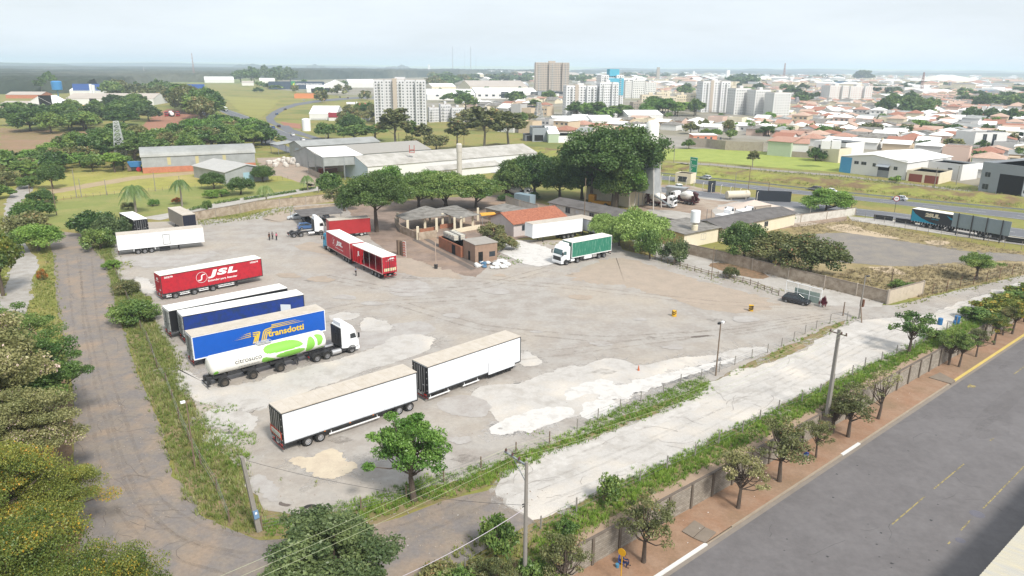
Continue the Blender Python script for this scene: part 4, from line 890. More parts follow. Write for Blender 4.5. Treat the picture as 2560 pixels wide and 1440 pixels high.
# green-tarp lorry, cab facing the camera side
t,L=semi('rigid_lorry','white lorry with a green ribbed tarp body parked in front of the willow-like trees',(1530,588),(1430,606),4.35,1,GRNC,CREAM,GRNC,[1.8,3.2,8.9,11.7],cat='lorry',frame=WHITE,style='steel',zf=1.35,legs=0,L=10.6,ang=217.5,pads=False)
c_=cabover(t,10.9,WHITE,zt=3.7,lc=2.1,glass=GLASSG,grille=CHASS)
MB().box(10.65,10.85,-1.0,1.0,1.4,3.6).build('air_duct',BLACK,t)
MB().box(5.2,7.2,.9,1.35,.55,1.2).build('side_fairing',WHITE,t,bevel=.05); MB().box(3.9,5.0,.9,1.3,.6,1.2).build('tool_box',ALU,t)
MB().box(7.6,8.2,.8,1.3,.5,1.1).build('battery_box',CHASS,t); b=MB(); b.tube((9.7,1.0,.75),(10.6,1.0,.75),.32,n=12); b.build('fuel_tank',WHITE,t,smooth=True)
b=MB(); b.box(4.0,13.0,-1.0,-.9,.7,.95); b.box(8,12.6,.35,.45,.7,1.0); b.build('cab_chassis',CHASS,t)

t,L=semi('refrigerated_trailer','plain white refrigerated trailer parked against the orange-tiled house',(1457,544),(1322,561),4.3,1,mat('clean_white_panel',(.84,.85,.86),.4),ROOFT,WHITE,[2.6,3.8,5.0],frame=WHITE,bars=False,zf=1.35,legs=10.5,L=13.6,ang=214)
t,L=semi('box_trailer','grey-sided trailer peeping out behind the plain white refrigerated one',(1500,556),(1463,538),3.9,1,mat('pale_grey_panel',(.45,.46,.49),.5,var=.08,wave=('X',.4,.08)),ROOFT,CHASS,[2,3.2],bars=False,zf=1.3,L=9,ang=128)

# lorry on the highway behind the billboard
t,L=semi('curtain_trailer','black and cyan curtain trailer with 2SUL lettering on the highway shoulder',(2281,521),(2460,538),4.2,-1,mat('black_curtain',(.025,.028,.035),.5,var=.1),CREAM,CYAN,[3.2,4.8,6.4,8.6],style='steel',ang=-54.5,frame=CHASS,tabs='w',bars=False,L=17.5)
y=-1.44
text_side(t,'2SUL',mat('cream_print',srgb('#c9bfa6'),.5),3.2,2.75,3.4,.95,y,shear=.1,offset=.07); text_side(t,'cargas',CYAN,4.8,2.2,1.6,.35,y,offset=.02)
b=MB(); b.poly([(.1,y,3.95),(.9,y,3.1),(2.4,y,2.3),(4.5,y,1.6),(6.5,y,1.3),(.1,y,1.3)]); b.build('cyan_swoosh',CYAN,t)
b=MB(); b.poly([(8.0,y,3.75),(9.2,y,3.3),(14,y,3.1),(14,y,2.3),(10.5,y,2.5),(8.9,y,3.0)]); b.build('cyan_swoosh',CYAN,t)
p=Vector(t.location)+Vector((cos(R(-54.5)),sin(R(-54.5)),0))*(L-2.6); cc=thing('lorry_cab','dark lorry cab pulling the black and cyan trailer, mostly behind the grey hoarding','lorry',(p.x,p.y,0),R(-54.5))
cabover(cc,3.2,BLACK,zt=3.6,lc=2.1); tractor_under(cc,3.2,2.1,[.8,2.1],4.6,0)

# ------------------------------------------------------------ concrete mixers
BRN=mat('maroon_paint',srgb('#4a2527'),.5,var=.15,vs=4)
def mixer(px,ang,label,rear_near=False):
  p=at(*px); t=thing('concrete_mixer',label,'mixer truck',(p.x,p.y,0),R(ang),'concrete mixer trucks at the batching plant')
  cabover(t,6.3,WHITE,zt=3.2,lc=1.9,roofbox=False,W=2.6)
  tractor_under(t,6.3,1.9,[1.6,3.0],7.5,.2,W=2.6,fender=False)
  dr=MB(); dr.lathe([(.55,0),(.8,.3),(1.25,1.7),(1.3,2.6),(1.05,3.8),(.6,4.5),(.1,4.6)],'x',20,close=True); dr.m=Matrix()
  me=dr.mesh('drum',TANKW,smooth=True); d=inst('drum',me,t,(.9,0,2.75),(0,R(9),0))
  for s in(-1,1):inst('lettering',text_mesh('CONCRETO',GREYT,1.9,.26),d,(1.4 if s<0 else 3.3,s*1.32,.1),(R(90),0,0 if s<0 else pi))
  b=MB(); b.lathe([(1.27,3.45),(1.2,3.62)],'x',20,close=False)
  b=MB(); b.prism([(-.2,3.2),(1.1,3.7),(1.1,3.2),(.6,2.4),(.2,2.4)],-.5,.5); b.prism([(-.9,1.6),(.1,2.6),(.3,2.5),(-.7,1.4)],-.25,.25); b.build('hopper',BRN,t)
  b=MB(); b.box(.3,1.2,-.9,-.7,1.0,2.6); b.box(.3,1.2,.7,.9,1.0,2.6); b.box(4.9,5.6,-1.0,1.0,1.0,2.3); b.box(.2,6.2,-1.15,-1.0,1.0,1.25); b.box(.2,6.2,1.0,1.15,1.0,1.25); b.build('drum_frame',BRN,t)
  b=MB(); b.box(.1,.25,-1.2,1.2,.6,.95); b.build('rear_bumper',BRN,t)
  return t
mixer((1616,512),-32,'mixer truck with white drum backed under the grey batching hopper')
mixer((1741,514),132,'mixer truck showing its maroon chute, beside the one under the hopper')
mixer((1262,492),-20,'mixer truck half hidden by the trees behind the blue container')

# ------------------------------------------------------------ cars
CARM={}
def carpaint(n,c):return mat('car_'+n,c,.22,spec=.7,var=.02)
def car_meshes(kind,paint):
  key=(kind,paint.name)
  if key in CARM:return CARM[key]
  L=4.3 if kind!='pickup' else 5.1
  b=MB() # lower body lofted over stations: (x, half width, z bottom, z top)
  st=[(0,.70,.42,.80),(.12,.80,.28,.93),(.6,.86,.25,.98),(1.5,.87,.24,.96),(2.8,.87,.24,.93),(3.6,.85,.25,.82),(4.05,.78,.28,.72),(4.3,.62,.36,.60)]
  if kind=='pickup':st=[(x*L/4.3,w,a_+.08,c_+.1)for x,w,a_,c_ in st]
  ring=[]
  for x,w,z0,z1 in st:ring.append(b.P((x,-w*.92,z0),(x,-w,(z0+z1)/2),(x,-w*.93,z1),(x,0,z1+.03),(x,w*.93,z1),(x,w,(z0+z1)/2),(x,w*.92,z0),(x,0,z0)))
  for i,j in zip(ring,ring[1:]):
    for k in range(8):b.F(i+k,i+(k+1)%8,j+(k+1)%8,j+k)
  b.F(*range(ring[0],ring[0]+8)); b.F(*range(ring[-1],ring[-1]+8))
  body=b.mesh('car_body',paint,smooth=True)
  g0,g1={'hatch':(.12,3.05),'sedan':(.55,3.1),'pickup':(1.75,3.6)}[kind]; r0,r1={'hatch':(.5,2.25),'sedan':(1.15,2.35),'pickup':(1.95,2.95)}[kind]
  zb=.95 +(.1 if kind=='pickup' else 0); zr=1.42 +(.2 if kind=='pickup' else 0)
  b=MB(); i=b.P((g0,-.78,zb),(g1,-.78,zb-.04),(g1,.78,zb-.04),(g0,.78,zb),(r0,-.6,zr),(r1,-.6,zr),(r1,.6,zr),(r0,.6,zr))
  for q in((0,1,5,4),(1,2,6,5),(2,3,7,6),(3,0,4,7),(4,5,6,7)):b.F(*[i+k for k in q])
  cabin=b.mesh('cabin_glass',GLASS)
  b=MB(); b.prism([(r0-.05,zr-.02),(r1+.04,zr-.02),(r1-.05,zr+.045),(r0+.1,zr+.045)],-.62,.62)
  for s in(-1,1):
    m_=(g0+g1)/2
    for(xa,xb)in((m_-.25,m_-.2),(g0+.02,r0),(g1-.02,r1+.02)):b.tube((xa,s*.785,zb-.02),(xb,s*.61,zr),.035,n=4)
  roof=b.mesh('car_roof',paint)
  CARM[key]=(body,cabin,roof,L,zb); return CARM[key]
def car(px,ang,kind,paint,label,group=None,loc=None,cat='car'):
  p=Vector(loc)if loc else at(*px); body,cabin,roof,L,zb=car_meshes(kind,paint)
  t=thing('parked_car' if 'parked' in label or 'standing' in label else 'passenger_car',label,cat,(p.x-cos(R(ang))*L/2,p.y-sin(R(ang))*L/2,p.z),R(ang),group)
  bo=inst('car_body',body,t); inst('cabin_glass',cabin,t); inst('roof',roof,t)
  for x in(.78,L-.82):
    for s in(-1,1):wheel(t,x,s*.77,'car')
  for s in(-1,1):
    if 'hl' not in CARM:CARM['hl']=MB().cb((0,0,0),(.12,.3,.13)).mesh('headlight',LENS,bevel=.03); CARM['tl']=MB().cb((0,0,0),(.1,.26,.15)).mesh('tail_light',REDL,bevel=.03)
    inst('headlight',CARM['hl'],bo,(L-.2,s*.6,.58)); inst('tail_light',CARM['tl'],bo,(.04,s*.62,.74))
  return t
PB,PS,PWc,PM,PK=carpaint('blue',srgb('#46648f')),carpaint('silver',(.48,.5,.52)),carpaint('white',(.75,.76,.77)),carpaint('maroon',srgb('#3a1218')),carpaint('black',(.02,.022,.028))
car((1990,758),-38,'hatch',PK,'black hatchback parked beside the wire-mesh shelter at the lot edge')
car((768,572),27,'hatch',PB,'blue hatchback parked behind the high white lorry cab')
car((858,578),27,'sedan',PWc,'white saloon parked between the white lorry cabs and the red trailer')
car((741,548),200,'hatch',PS,'silver hatchback parked at the open end of the car shelter')
car((768,556),-62,'hatch',PK,'black car parked nose out under the car shelter')
car((812,546),118,'sedan',PWc,'pale saloon parked deep under the car shelter roof')
HWA=-54.5
car((1763,448),HWA+180,'hatch',PS,'silver hatchback driving just past the green road sign')
car((2036,476),HWA+180,'hatch',PM,'dark maroon car on the highway behind the round tree')
car((2073,482),HWA+180,'sedan',PWc,'white car following the maroon one on the highway')
car((2248,501),HWA+180,'sedan',PS,'silver saloon on the highway above the round speed sign')
car((2468,474),-48,'pickup',PWc,'white pickup truck standing before the grey workshop doorway',cat='pickup truck')
K_ALB=0.88
# ---------------------------------------------------------------- buildings
def brick_mat(name,c1,c2,mortar,bw=.4,bh=.2,bump=.3,dirt=.3):
  m=bpy.data.materials.new(name); m.use_nodes=True; MATS[name]=m; t=m.node_tree; b=t.nodes['Principled BSDF']; l=t.links.new
  tc=t.nodes.new('ShaderNodeTexCoord'); sx=t.nodes.new('ShaderNodeSeparateXYZ'); ad=t.nodes.new('ShaderNodeMath'); cb=t.nodes.new('ShaderNodeCombineXYZ')
  l(tc.outputs['Object'],sx.inputs[0]); l(sx.outputs[0],ad.inputs[0]); l(sx.outputs[1],ad.inputs[1]); l(ad.outputs[0],cb.inputs[0]); l(sx.outputs[2],cb.inputs[1])
  k=t.nodes.new('ShaderNodeTexBrick'); k.inputs['Scale'].default_value=1; k.inputs['Brick Width'].default_value=bw; k.inputs['Row Height'].default_value=bh; k.inputs['Mortar Size'].default_value=.012; k.inputs['Bias'].default_value=-.1
  k.inputs['Color1'].default_value=(*srgb(c1),1); k.inputs['Color2'].default_value=(*srgb(c2),1); k.inputs['Mortar'].default_value=(*srgb(mortar),1); l(cb.outputs[0],k.inputs['Vector'])
  n=t.nodes.new('ShaderNodeTexNoise'); n.inputs['Scale'].default_value=.7; n.inputs['Detail'].default_value=6; l(tc.outputs['Object'],n.inputs['Vector'])
  r=t.nodes.new('ShaderNodeMapRange'); r.inputs[1].default_value=.4; r.inputs[2].default_value=.7; r.inputs[4].default_value=dirt; l(n.outputs[0],r.inputs[0])
  x=t.nodes.new('ShaderNodeMix'); x.data_type='RGBA'; x.inputs[7].default_value=(.10,.075,.05,1); l(r.outputs[0],x.inputs[0]); l(k.outputs[0],x.inputs[6]); l(x.outputs[2],b.inputs['Base Color']); b.inputs['Roughness'].default_value=.93
  return m
BLOCK=brick_mat('concrete_block','#9c958a','#837b70','#6d665d',.4,.2)
BRICK=brick_mat('red_brick','#a8684a','#955a40','#8d7361',.24,.12,dirt=.4)
BRICKR=brick_mat('brick_base','#c27c5d','#b06c50','#a97a64',.3,.15,dirt=.2)
SHEETM=mat('grey_metal_sheet',srgb('#b0b3b4'),.5,metal=.2,var=.06,vs=.4,wave=('X',.4,.2),col2=srgb('#a3a6a6'))
SHEETR=mat('grey_metal_roof',srgb('#a9aaa7'),.55,metal=.15,var=.07,vs=.2,wave=('X',.6,.2),col2=srgb('#9a9b97'))
FIBR=mat('fibre_cement_roof',srgb('#8e8a84'),.9,var=.12,vs=.6,wave=('X',.35,.4),col2=srgb('#6f6a64'),lo=.4,hi=.65)
FIBD=mat('dark_fibre_roof',srgb('#6f6b69'),.9,var=.14,vs=.5,wave=('X',.35,.4),col2=srgb('#5c5855'),lo=.4,hi=.65)
FACR=mat('factory_roof',srgb('#bdb9b2'),.7,var=.05,vs=.3,wave=('X',.8,.12),col2=srgb('#a5a198'))
TILE=mat('clay_tile_roof',srgb('#ad6f55'),.85,var=.3,vs=2.5,wave=('X',.28,.5),col2=srgb('#8f5540'),lo=.4,hi=.65)
TILES=[mat('clay_roof_a',srgb('#b38a78'),.85,var=.2,vs=1.2,wave=('X',.5,.4)),mat('clay_roof_b',srgb('#c0a391'),.85,var=.15,vs=1.2,wave=('X',.5,.4)),mat('clay_roof_c',srgb('#a3725f'),.85,var=.2,vs=1.2,wave=('X',.5,.4))]
WALLW=mat('white_wall',srgb('#e4e3e0'),.8,var=.04,vs=.5); WALLS=mat('stained_white_wall',srgb('#d2cec6'),.9,var=.1,vs=.6,dirt=.55)
WALLP=mat('plaster_wall',srgb('#b9aa98'),.92,var=.14,vs=.8,dirt=.8,col2=srgb('#9c8c7a'))
WALLY=mat('yellow_wall',srgb('#dcc28c'),.85,var=.06,vs=.6,dirt=.25); WALLC=mat('cream_wall',srgb('#e3d8bf'),.85,var=.05,vs=.6,dirt=.15)
WALLG=mat('greenish_wall',srgb('#b9c7ad'),.85,var=.05); WALLD=mat('grey_wall',srgb('#9aa0a6'),.8,var=.05); WALLSH=mat('shaded_white_wall',srgb('#c9d6e2'),.7,var=.03)
PINK=mat('salmon_wall',srgb('#d58f74'),.85,var=.06); BLUEW=mat('bright_blue_wall',srgb('#4d9bc9'),.7,var=.04); CONCW=mat('concrete_wall',srgb('#a89d90'),.92,var=.12,vs=.4,dirt=.5)
WIN=mat('window_glass',(.03,.04,.05),.15,spec=.7); WINF=mat('window_frame',(.35,.35,.36),.5); DARK=mat('dark_opening',(.012,.011,.010),.9); GREYD=mat('roller_door_grey',srgb('#8e9298'),.6,wave=('Z',.2,.3))if False else mat('roller_door_grey',srgb('#8e9298'),.6,var=.05)
WOODP=mat('weathered_wood',srgb('#7d6c5c'),.9,var=.2,vs=3,stretch=(1,1,.3)); CPOST=mat('concrete_post',srgb('#8f8a83'),.9,var=.12,vs=2); RUST=mat('rusty_steel',srgb('#6d4a38'),.8,var=.2,vs=3)
GALV=mat('galvanised_steel',srgb('#a6abae'),.45,metal=.5,var=.05)

def reach(a,ang,px,z=0):
  p=at(*a,z); d=Vector((cos(R(ang)),sin(R(ang)),0)); lo,hi=0.,400.
  for _ in range(40):
    m=(lo+hi)/2
    if proj(p+d*m)[0]<px:lo=m
    else:hi=m
  return lo
def window(par,face,u,z,w,h,L,D,glass=WIN,fr=True,name='window',th=.03,deep=None):
  b=MB()
  def q(u0,u1,z0,z1,o0,o1):
    if face=='f':b.box(u0,u1,-o1,-o0,z0,z1)
    elif face=='b':b.box(u0,u1,D+o0,D+o1,z0,z1)
    elif face=='l':b.box(-o1,-o0,u0,u1,z0,z1)
    else:b.box(L+o0,L+o1,u0,u1,z0,z1)
  q(u,u+w,z,z+h,-.02,th*.6); o=b.build(name,glass,par)
  if fr:
    b=MB(); t=.06; q(u-t,u,z-t,z+h+t,-.01,th*1.6); q(u+w,u+w+t,z-t,z+h+t,-.01,th*1.6); q(u,u+w,z+h,z+h+t,-.01,th*1.6); q(u,u+w,z-t,z,-.01,th*1.8); q(u+w/2 -.025,u+w/2 +.025,z,z+h,th*.6,th*1.3)
    b.build('window_frame',WINF,o)
  return o
def roof_mesh(kind,L,D,h,rh,rm,ov=.4,th=.12,wall=None,mb=None):
  """returns (roof MB, extra gable wall MB)"""
  r=MB(); g=MB()
  def slab(P):
    n=len(P); i=r.P(*P); j=r.P(*[(x,y,z-th)for x,y,z in P]); r.F(*range(i,i+n)); r.F(*range(j+n-1,j-1,-1))
    for k in range(n):r.F(i+k,j+k,j+(k+1)%n,i+(k+1)%n)
  if kind=='gable_x':
    e=h-rh*ov/(D/2)+th; R_=h+rh+th
    slab([(-ov,-ov,e),(L+ov,-ov,e),(L+ov,D/2,R_),(-ov,D/2,R_)]); slab([(L+ov,D+ov,e),(-ov,D+ov,e),(-ov,D/2,R_),(L+ov,D/2,R_)])
    for x in(0,L):g.poly([(x,0,h),(x,D,h),(x,D/2,h+rh)])
  elif kind=='gable_y':
    e=h-rh*ov/(L/2)+th; R_=h+rh+th
    slab([(-ov,-ov,e),(-ov,D+ov,e),(L/2,D+ov,R_),(L/2,-ov,R_)]); slab([(L+ov,D+ov,e),(L+ov,-ov,e),(L/2,-ov,R_),(L/2,D+ov,R_)])
    for y in(0,D):g.poly([(0,y,h),(L,y,h),(L/2,y,h+rh)])
  elif kind=='hip':
    e=h+th-.05; R_=h+rh+th; k=min(L,D)/2
    if L>=D:A,B_=(k,D/2,R_),(L-k,D/2,R_)
    else:A,B_=(L/2,k,R_),(L/2,D-k,R_)
    c=[(-ov,-ov,e),(L+ov,-ov,e),(L+ov,D+ov,e),(-ov,D+ov,e)]
    if L>=D:F_=[[c[0],c[1],B_,A],[c[1],c[2],B_],[c[2],c[3],A,B_],[c[3],c[0],A]]
    else:F_=[[c[0],c[1],A],[c[1],c[2],B_,A],[c[2],c[3],B_],[c[3],c[0],A,B_]]
    for f in F_:r.poly(f)
    r.poly(c[::-1])
  elif kind=='shed': # rh = rise to the back
    slab([(-ov,-ov,h+th-rh*ov/D),(L+ov,-ov,h+th-rh*ov/D),(L+ov,D+ov,h+rh+th+rh*ov/D),(-ov,D+ov,h+rh+th+rh*ov/D)])
    for x in(0,L):g.poly([(x,0,h),(x,D,h),(x,D,h+rh)])
    g.poly([(0,D,h),(L,D,h),(L,D,h+rh),(0,D,h+rh)])
  elif kind=='barrel':
    n=14; P=[(D/2 -(D/2 +ov)*cos(pi*k/n),h-.05 +rh*sin(pi*k/n))for k in range(n+1)]
    for a,b_ in zip(P,P[1:]):slab([(-ov,a[0],a[1]+th),(L+ov,a[0],a[1]+th),(L+ov,b_[0],b_[1]+th),(-ov,b_[0],b_[1]+th)])
    for x in(0,L):g.poly([(x,0,h)]+[(x,max(0,min(D,y)),z)for y,z in P[1:-1]]+[(x,D,h)])
  elif kind=='flat': # rh = parapet height
    r.box(.2,L-.2,.2,D-.2,h-.12,h)
    for q in((0,L,0,.2),(0,L,D-.2,D),(0,.2,.2,D-.2),(L-.2,L,.2,D-.2)):g.box(*q,h,h+rh)
  return r,g
def frame_of(a,b=None,ang=None,L=None,px=None):
  p=at(*a)
  if b is not None:q=at(*b); d=q-p; return p,atan2(d.y,d.x),(L or d.length)
  return p,R(ang),(L or reach(a,ang,px))
def house(name,label,cat,a,b=None,D=8.,h=3.,roof='gable_x',rh=1.,wall=WALLW,rmat=FIBR,wins=(),ang=None,L=None,px=None,ov=.4,fr=True,group=None,base=None,hpx=None,Dpx=None):
  p,an,L=frame_of(a,b,ang,L,px)
  if hpx is not None:h=up_at(a[0],a[1],hpx)
  if Dpx is not None:D=(at(*Dpx)-p).length
  t=thing(name,label,cat,tuple(p),an,group)
  m=MB(); m.box(0,L,0,D,-.05,h if roof!='flat' else h); r,g=roof_mesh(roof,L,D,h,rh,rmat,ov)
  i=len(m.v); m.v+=g.v; m.f+=[tuple(k+i for k in f)for f in g.f]; m.mi+=[0]*len(g.f)
  w=m.build('wall',wall,t); r.build('roof',rmat,t)
  if base:MB().box(-.03,L+.03,-.03,D+.03,0,base[0]).build('wall_base',base[1],t)
  for x in wins:
    kw={}
    if len(x)>5:kw=x[5]
    window(t,*x[:5],L,D,fr=kw.get('fr',fr),glass=kw.get('m',WIN),name=kw.get('n','window'),th=kw.get('th',.03))
  t['dims']=[float(L),float(D),float(h)]
  return t

DOOR={'m':DARK,'n':'door','fr':False}
def nd(m,n='door'):return{'m':m,'n':n,'fr':False}
house('warehouse','long barrel-roofed grey metal warehouse on an orange brick base','warehouse',(358,434),(520,426),px=None,L=37,D=13,hpx=393,roof='barrel',rh=2.6,wall=SHEETM,rmat=SHEETR,base=(2.0,BRICKR),ov=.3,wins=[('l',5,0,3,3.5,nd(mat('door_pale',srgb('#a9b6bd'))))]+[('f',x,2.6,1.1,2.6,nd(mat('yellow_panel',srgb('#c2b98e'),.6),'skylight_panel'))for x in(8,17,26)])
house('metal_shed','small pale metal shed with a low roof standing before the barrel-roofed warehouse','shed',(565,462),(672,450),Dpx=(522,440),hpx=431,roof='gable_y',rh=1.7,wall=SHEETM,rmat=mat('pale_sheet_roof',srgb('#b9b7b2'),.55,var=.08,vs=.4,wave=('X',.6,.2),dirt=.2),wins=[('f',6,0,3.4,3.2,nd(mat('light_blue_door',srgb('#9fc0cf'))))])
house('warehouse','long grey gable-roofed hangar with a white lean-to, behind the barrel-roofed warehouse','warehouse',(757,398),ang=38.5,px=950,D=13,hpx=366,roof='gable_x',rh=1.6,wall=SHEETM,rmat=SHEETR,wins=[('f',2,3.0,5,1.4,nd(DARK,'opening')),('l',3,0,4,4,nd(mat('door_pale',srgb('#a9b6bd'))))])
t=house('lean_to','white and rust sheeted lean-to roof against the grey gable-roofed hangar','lean-to',(876,391),ang=38.5,px=936,D=6,h=2.4,roof='shed',rh=2.2,wall=SHEETM,rmat=mat('patched_sheet',srgb('#c6c1b9'),.6,var=.1,wave=('X',.6,.2),dirt=.5))
t=thing('loading_roof','pale sheet canopy sticking out from the left end of the gable-roofed hangar','canopy',tuple(at(735,386)),R(38.5))
MB().prism([(-7,4.2),(1,5.0),(1,5.12),(-7,4.32)],0,9).build('roof',SHEETR,t)
for x,y in((-6.5,.3),(-6.5,8.7),(0,.3),(0,8.7)):MB().box(x,x+.15,y-.07,y+.07,0,4.25).build('post',GALV,t)
# factory
hF=up_at(921,456,417)
t=house('factory_building','large white factory hall with a wide light grey roof and shade-tinted gable end','factory',(921,456),ang=38.5,px=1342,Dpx=(849,441),h=hF,roof='gable_x',rh=2.6,wall=WALLW,rmat=FACR,ov=.25,wins=[('l',6,.2,1.2,.3)])
L,D,h=t['dims']; b=MB(); b.poly([(-.03,.0,0),(-.03,D,0),(-.03,D,h),(-.03,D/2,h+2.55),(-.03,0,h)]); b.build('gable_shade',WALLSH,t)  # shade on the white gable end, painted as a pale blue face
house('factory_annex','low grey-roofed annex along the foot of the large white factory hall','annex',(1080,447),ang=38.5,px=1250,D=3,h=2.6,roof='shed',rh=.9,wall=WALLW,rmat=FACR)
house('factory_building','grey-roofed older factory hall just behind the large white one','factory',(800,428),ang=38.5,px=1078,D=22,hpx=393,roof='gable_x',rh=2.4,wall=SHEETM,rmat=mat('older_roof',srgb('#a09c95'),.75,var=.06,wave=('X',.8,.12)),ov=.2)
c=at(930,412); b=MB()
for s in(0,1.6):b.tube((s,0,7.6),(s,0,10.2),.12); b.tube((s,0,8.4),(1.6 -s,.9,8.4),.06)
b.box(0,1.6,0,1.2,7.6,7.7); b.path([(0,0,8.6),(1.6,0,8.6),(1.6,1.2,8.6),(0,1.2,8.6),(0,0,8.6)],.06,4); p=at(1024,386,7.5)
o=b.build('roof_vent',mat('red_steel',srgb('#b56a62'),.6)); o.location=(p.x,p.y,.4); tag(o,'small red steel frame standing on the factory roof','roof frame')
t=thing('steel_canopy','tall open steel canopy with a bright white flat roof beside the factory','canopy',tuple(at(772,434)),heading(at(772,434),at(812,453)))
L=(at(812,453)-at(772,434)).length; hC=up_at(812,453,393); Dc=13.5
b=MB(); b.poly([(-.2,-.2,hC+1.2),(L+.2,-.2,hC),(L+.2,Dc,hC),(-.2,Dc,hC+1.2)]); b.poly([(-.2,-.2,hC+1.05),(-.2,Dc,hC+1.05),(L+.2,Dc,hC-.15),(L+.2,-.2,hC-.15)]); b.build('roof',ROOFW,t)
b=MB(); b.box(0,L,-.05,0,hC*.55,hC-.05); b.box(L,L+.05,0,Dc,hC*.62,hC-.1); b.build('side_cladding',SHEETM,t)
for x,y in((0,0),(L/2,0),(L,0),(L,Dc/2),(L,Dc),(0,Dc)):MB().box(x-.12,x+.12,y-.12,y+.12,0,hC).build('post',GALV,t)
b=MB(); b.box(0,L,-.1,0,0,2.0); b.box(0,.1,0,Dc,0,2.2); b.build('low_wall',CONCW,t)
for k,(x,y,l_)in enumerate(((1.5,3,4),(3.5,5,5))):
  o=MB().box(0,l_,0,1.0,.2,1.6).build('machine_body',RUST if k else mat('red_machine',srgb('#96412d'),.6,var=.15)); q=t.matrix_basis@Vector((x,y,0)); o.location=q; o.rotation_euler.z=R(20 +30 *k); tag(o,('rust-brown' if k else 'red')+' machine block stored under the tall steel canopy','machine'); o.name='machine'
c=at(1149,452); b=MB(); hW=up_at(1149,452,361); b.lathe([(.85,0),(.85,hW*.8),(.95,hW*.8),(.95,hW),(.6,hW+.35)],'z',20); o=b.build('water_tower',mat('pale_shaft',srgb('#c9c3ba'),.85,var=.08,vs=.5,dirt=.3),None,(c.x,c.y,0),smooth=True); tag(o,'slim pale concrete water tower rising before the factory wall','water tower')

# sheds, carport
def roofpoly(par,pts,mt,th=.12,name='roof'):
  P=[at(x,y,z)for x,y,z in pts]; b=MB(); n=len(P); inv=par.matrix_basis.inverted()if par else Matrix()
  P=[inv@p for p in P]; i=b.P(*P); j=b.P(*[p-Vector((0,0,th))for p in P]); b.F(*range(i,i+n)); b.F(*range(j+n-1,j-1,-1))
  for k in range(n):b.F(i+k,j+k,j+(k+1)%n,i+(k+1)%n)
  return b.build(name,mt,par)
def postpx(par,x,y,h,mt,w=.3,name='pillar',round_=False):
  p=par.matrix_basis.inverted()@at(x,y); b=MB()
  if round_:b.tube((0,0,0),(0,0,h),w/2,n=8)
  else:b.box(-w/2,w/2,-w/2,w/2,0,h)
  return b.build(name,mt,par,tuple(p))
def wallpx(par,pts,h,mt,th=.2,name='low_wall',h2=None,z0=0):
  P=[par.matrix_basis.inverted()@at(x,y)for x,y in pts]if par else[at(x,y)for x,y in pts]; b=MB()
  for i,(p,q)in enumerate(zip(P,P[1:])):
    d=(q-p).normalized(); n=Vector((-d.y,d.x,0))*th/2; q=q+d*(.0 if i==len(P)-2 else th*.5)
    i0=b.P(*[(v.x,v.y,z0-.05)for v in(p-n,q-n,q+n,p+n)]); b.P(*[(v.x,v.y,z0+h)for v in(p-n,q-n,q+n,p+n)])
    for f in((0,3,2,1),(4,5,6,7),(0,1,5,4),(1,2,6,5),(2,3,7,6),(3,0,4,7)):b.F(*[i0+k for k in f])
  return b.build(name,mt,par)
t=thing('open_shed','open-sided shed with a sagging grey fibre roof on pale pillars, nearer the big tree','shed',tuple(at(1040,590)))
roofpoly(t,[(988,539,3.2),(1018,551,2.9),(1121,537,3.0),(1100,524,3.7)],FIBR); roofpoly(t,[(988,539,3.2),(1100,524,3.7),(1064,514,3.7),(1050,518,3.3)],FIBR)
for x,y in((1020,583),(1063,573),(1107,568),(995,566),(1075,555),(1045,600)):postpx(t,x,y,3.0 if y>570 else 3.3,WALLC,.5)
wallpx(t,[(988,560),(1002,582),(1047,601),(1092,594)],1.7,WALLP); wallpx(t,[(1050,584),(1087,578)],1.0,BRICK)
t=thing('open_shed','larger grey-roofed open shed with tall white pillars, beside the yellow awning','shed',tuple(at(1140,575)))
roofpoly(t,[(1086,522,3.4),(1144,546,3.2),(1199,536,3.0),(1172,526,3.7)],FIBR); roofpoly(t,[(1086,522,3.4),(1172,526,3.7),(1141,513,3.5),(1130,514,3.3)],FIBR)
for x,y in((1092,580),(1125,566),(1137,578),(1153,577),(1182,566),(1160,555),(1195,552)):postpx(t,x,y,3.2,WALLC,.5)
wallpx(t,[(1100,572),(1135,568)],1.0,BRICK); wallpx(t,[(1130,585),(1200,572)],1.0,WALLC)
t=thing('awning','small yellow awning on posts between the open shed and the tiled house','awning',tuple(at(1215,570)))
roofpoly(t,[(1199,532,2.8),(1204,539,2.7),(1240,535,2.7),(1236,530,2.8)],mat('yellow_sheet',srgb('#e0a52c'),.5,var=.1))
for x,y in((1206,566),(1238,561),(1202,558)):postpx(t,x,y,2.65,GALV,.1)
t=thing('car_shelter','low car shelter with a dark grey corrugated roof along the stained wall','car shelter',tuple(at(790,560)))
roofpoly(t,[(735,525,2.7),(752,541,2.5),(857,532,2.5),(843,515,2.9)],FIBD)
for x,y in((751,564),(727,549),(853,552),(800,548),(738,545),(840,535)):postpx(t,x,y,2.5,GALV,.12,'post')
wallpx(t,[(735,540),(845,530)],2.2,WALLP)
t=house('brick_hut','small brick hut with a grey slab roof and black doorway by the rubbish heap','hut',(1188,658),(1243,650),Dpx=(1152,645),hpx=613,roof='shed',rh=.1,wall=mat('hut_front',srgb('#9d8472'),.92,var=.15,vs=1.2,dirt=.4),rmat=mat('slab_roof',srgb('#a09a92'),.9,var=.12,dirt=.3),ov=.15,fr=False,wins=[('f',.7,0,1.0,2.1,DOOR),('f',3.1,.9,1.3,1.0),('l',2.0,0,.8,1.9,DOOR)])
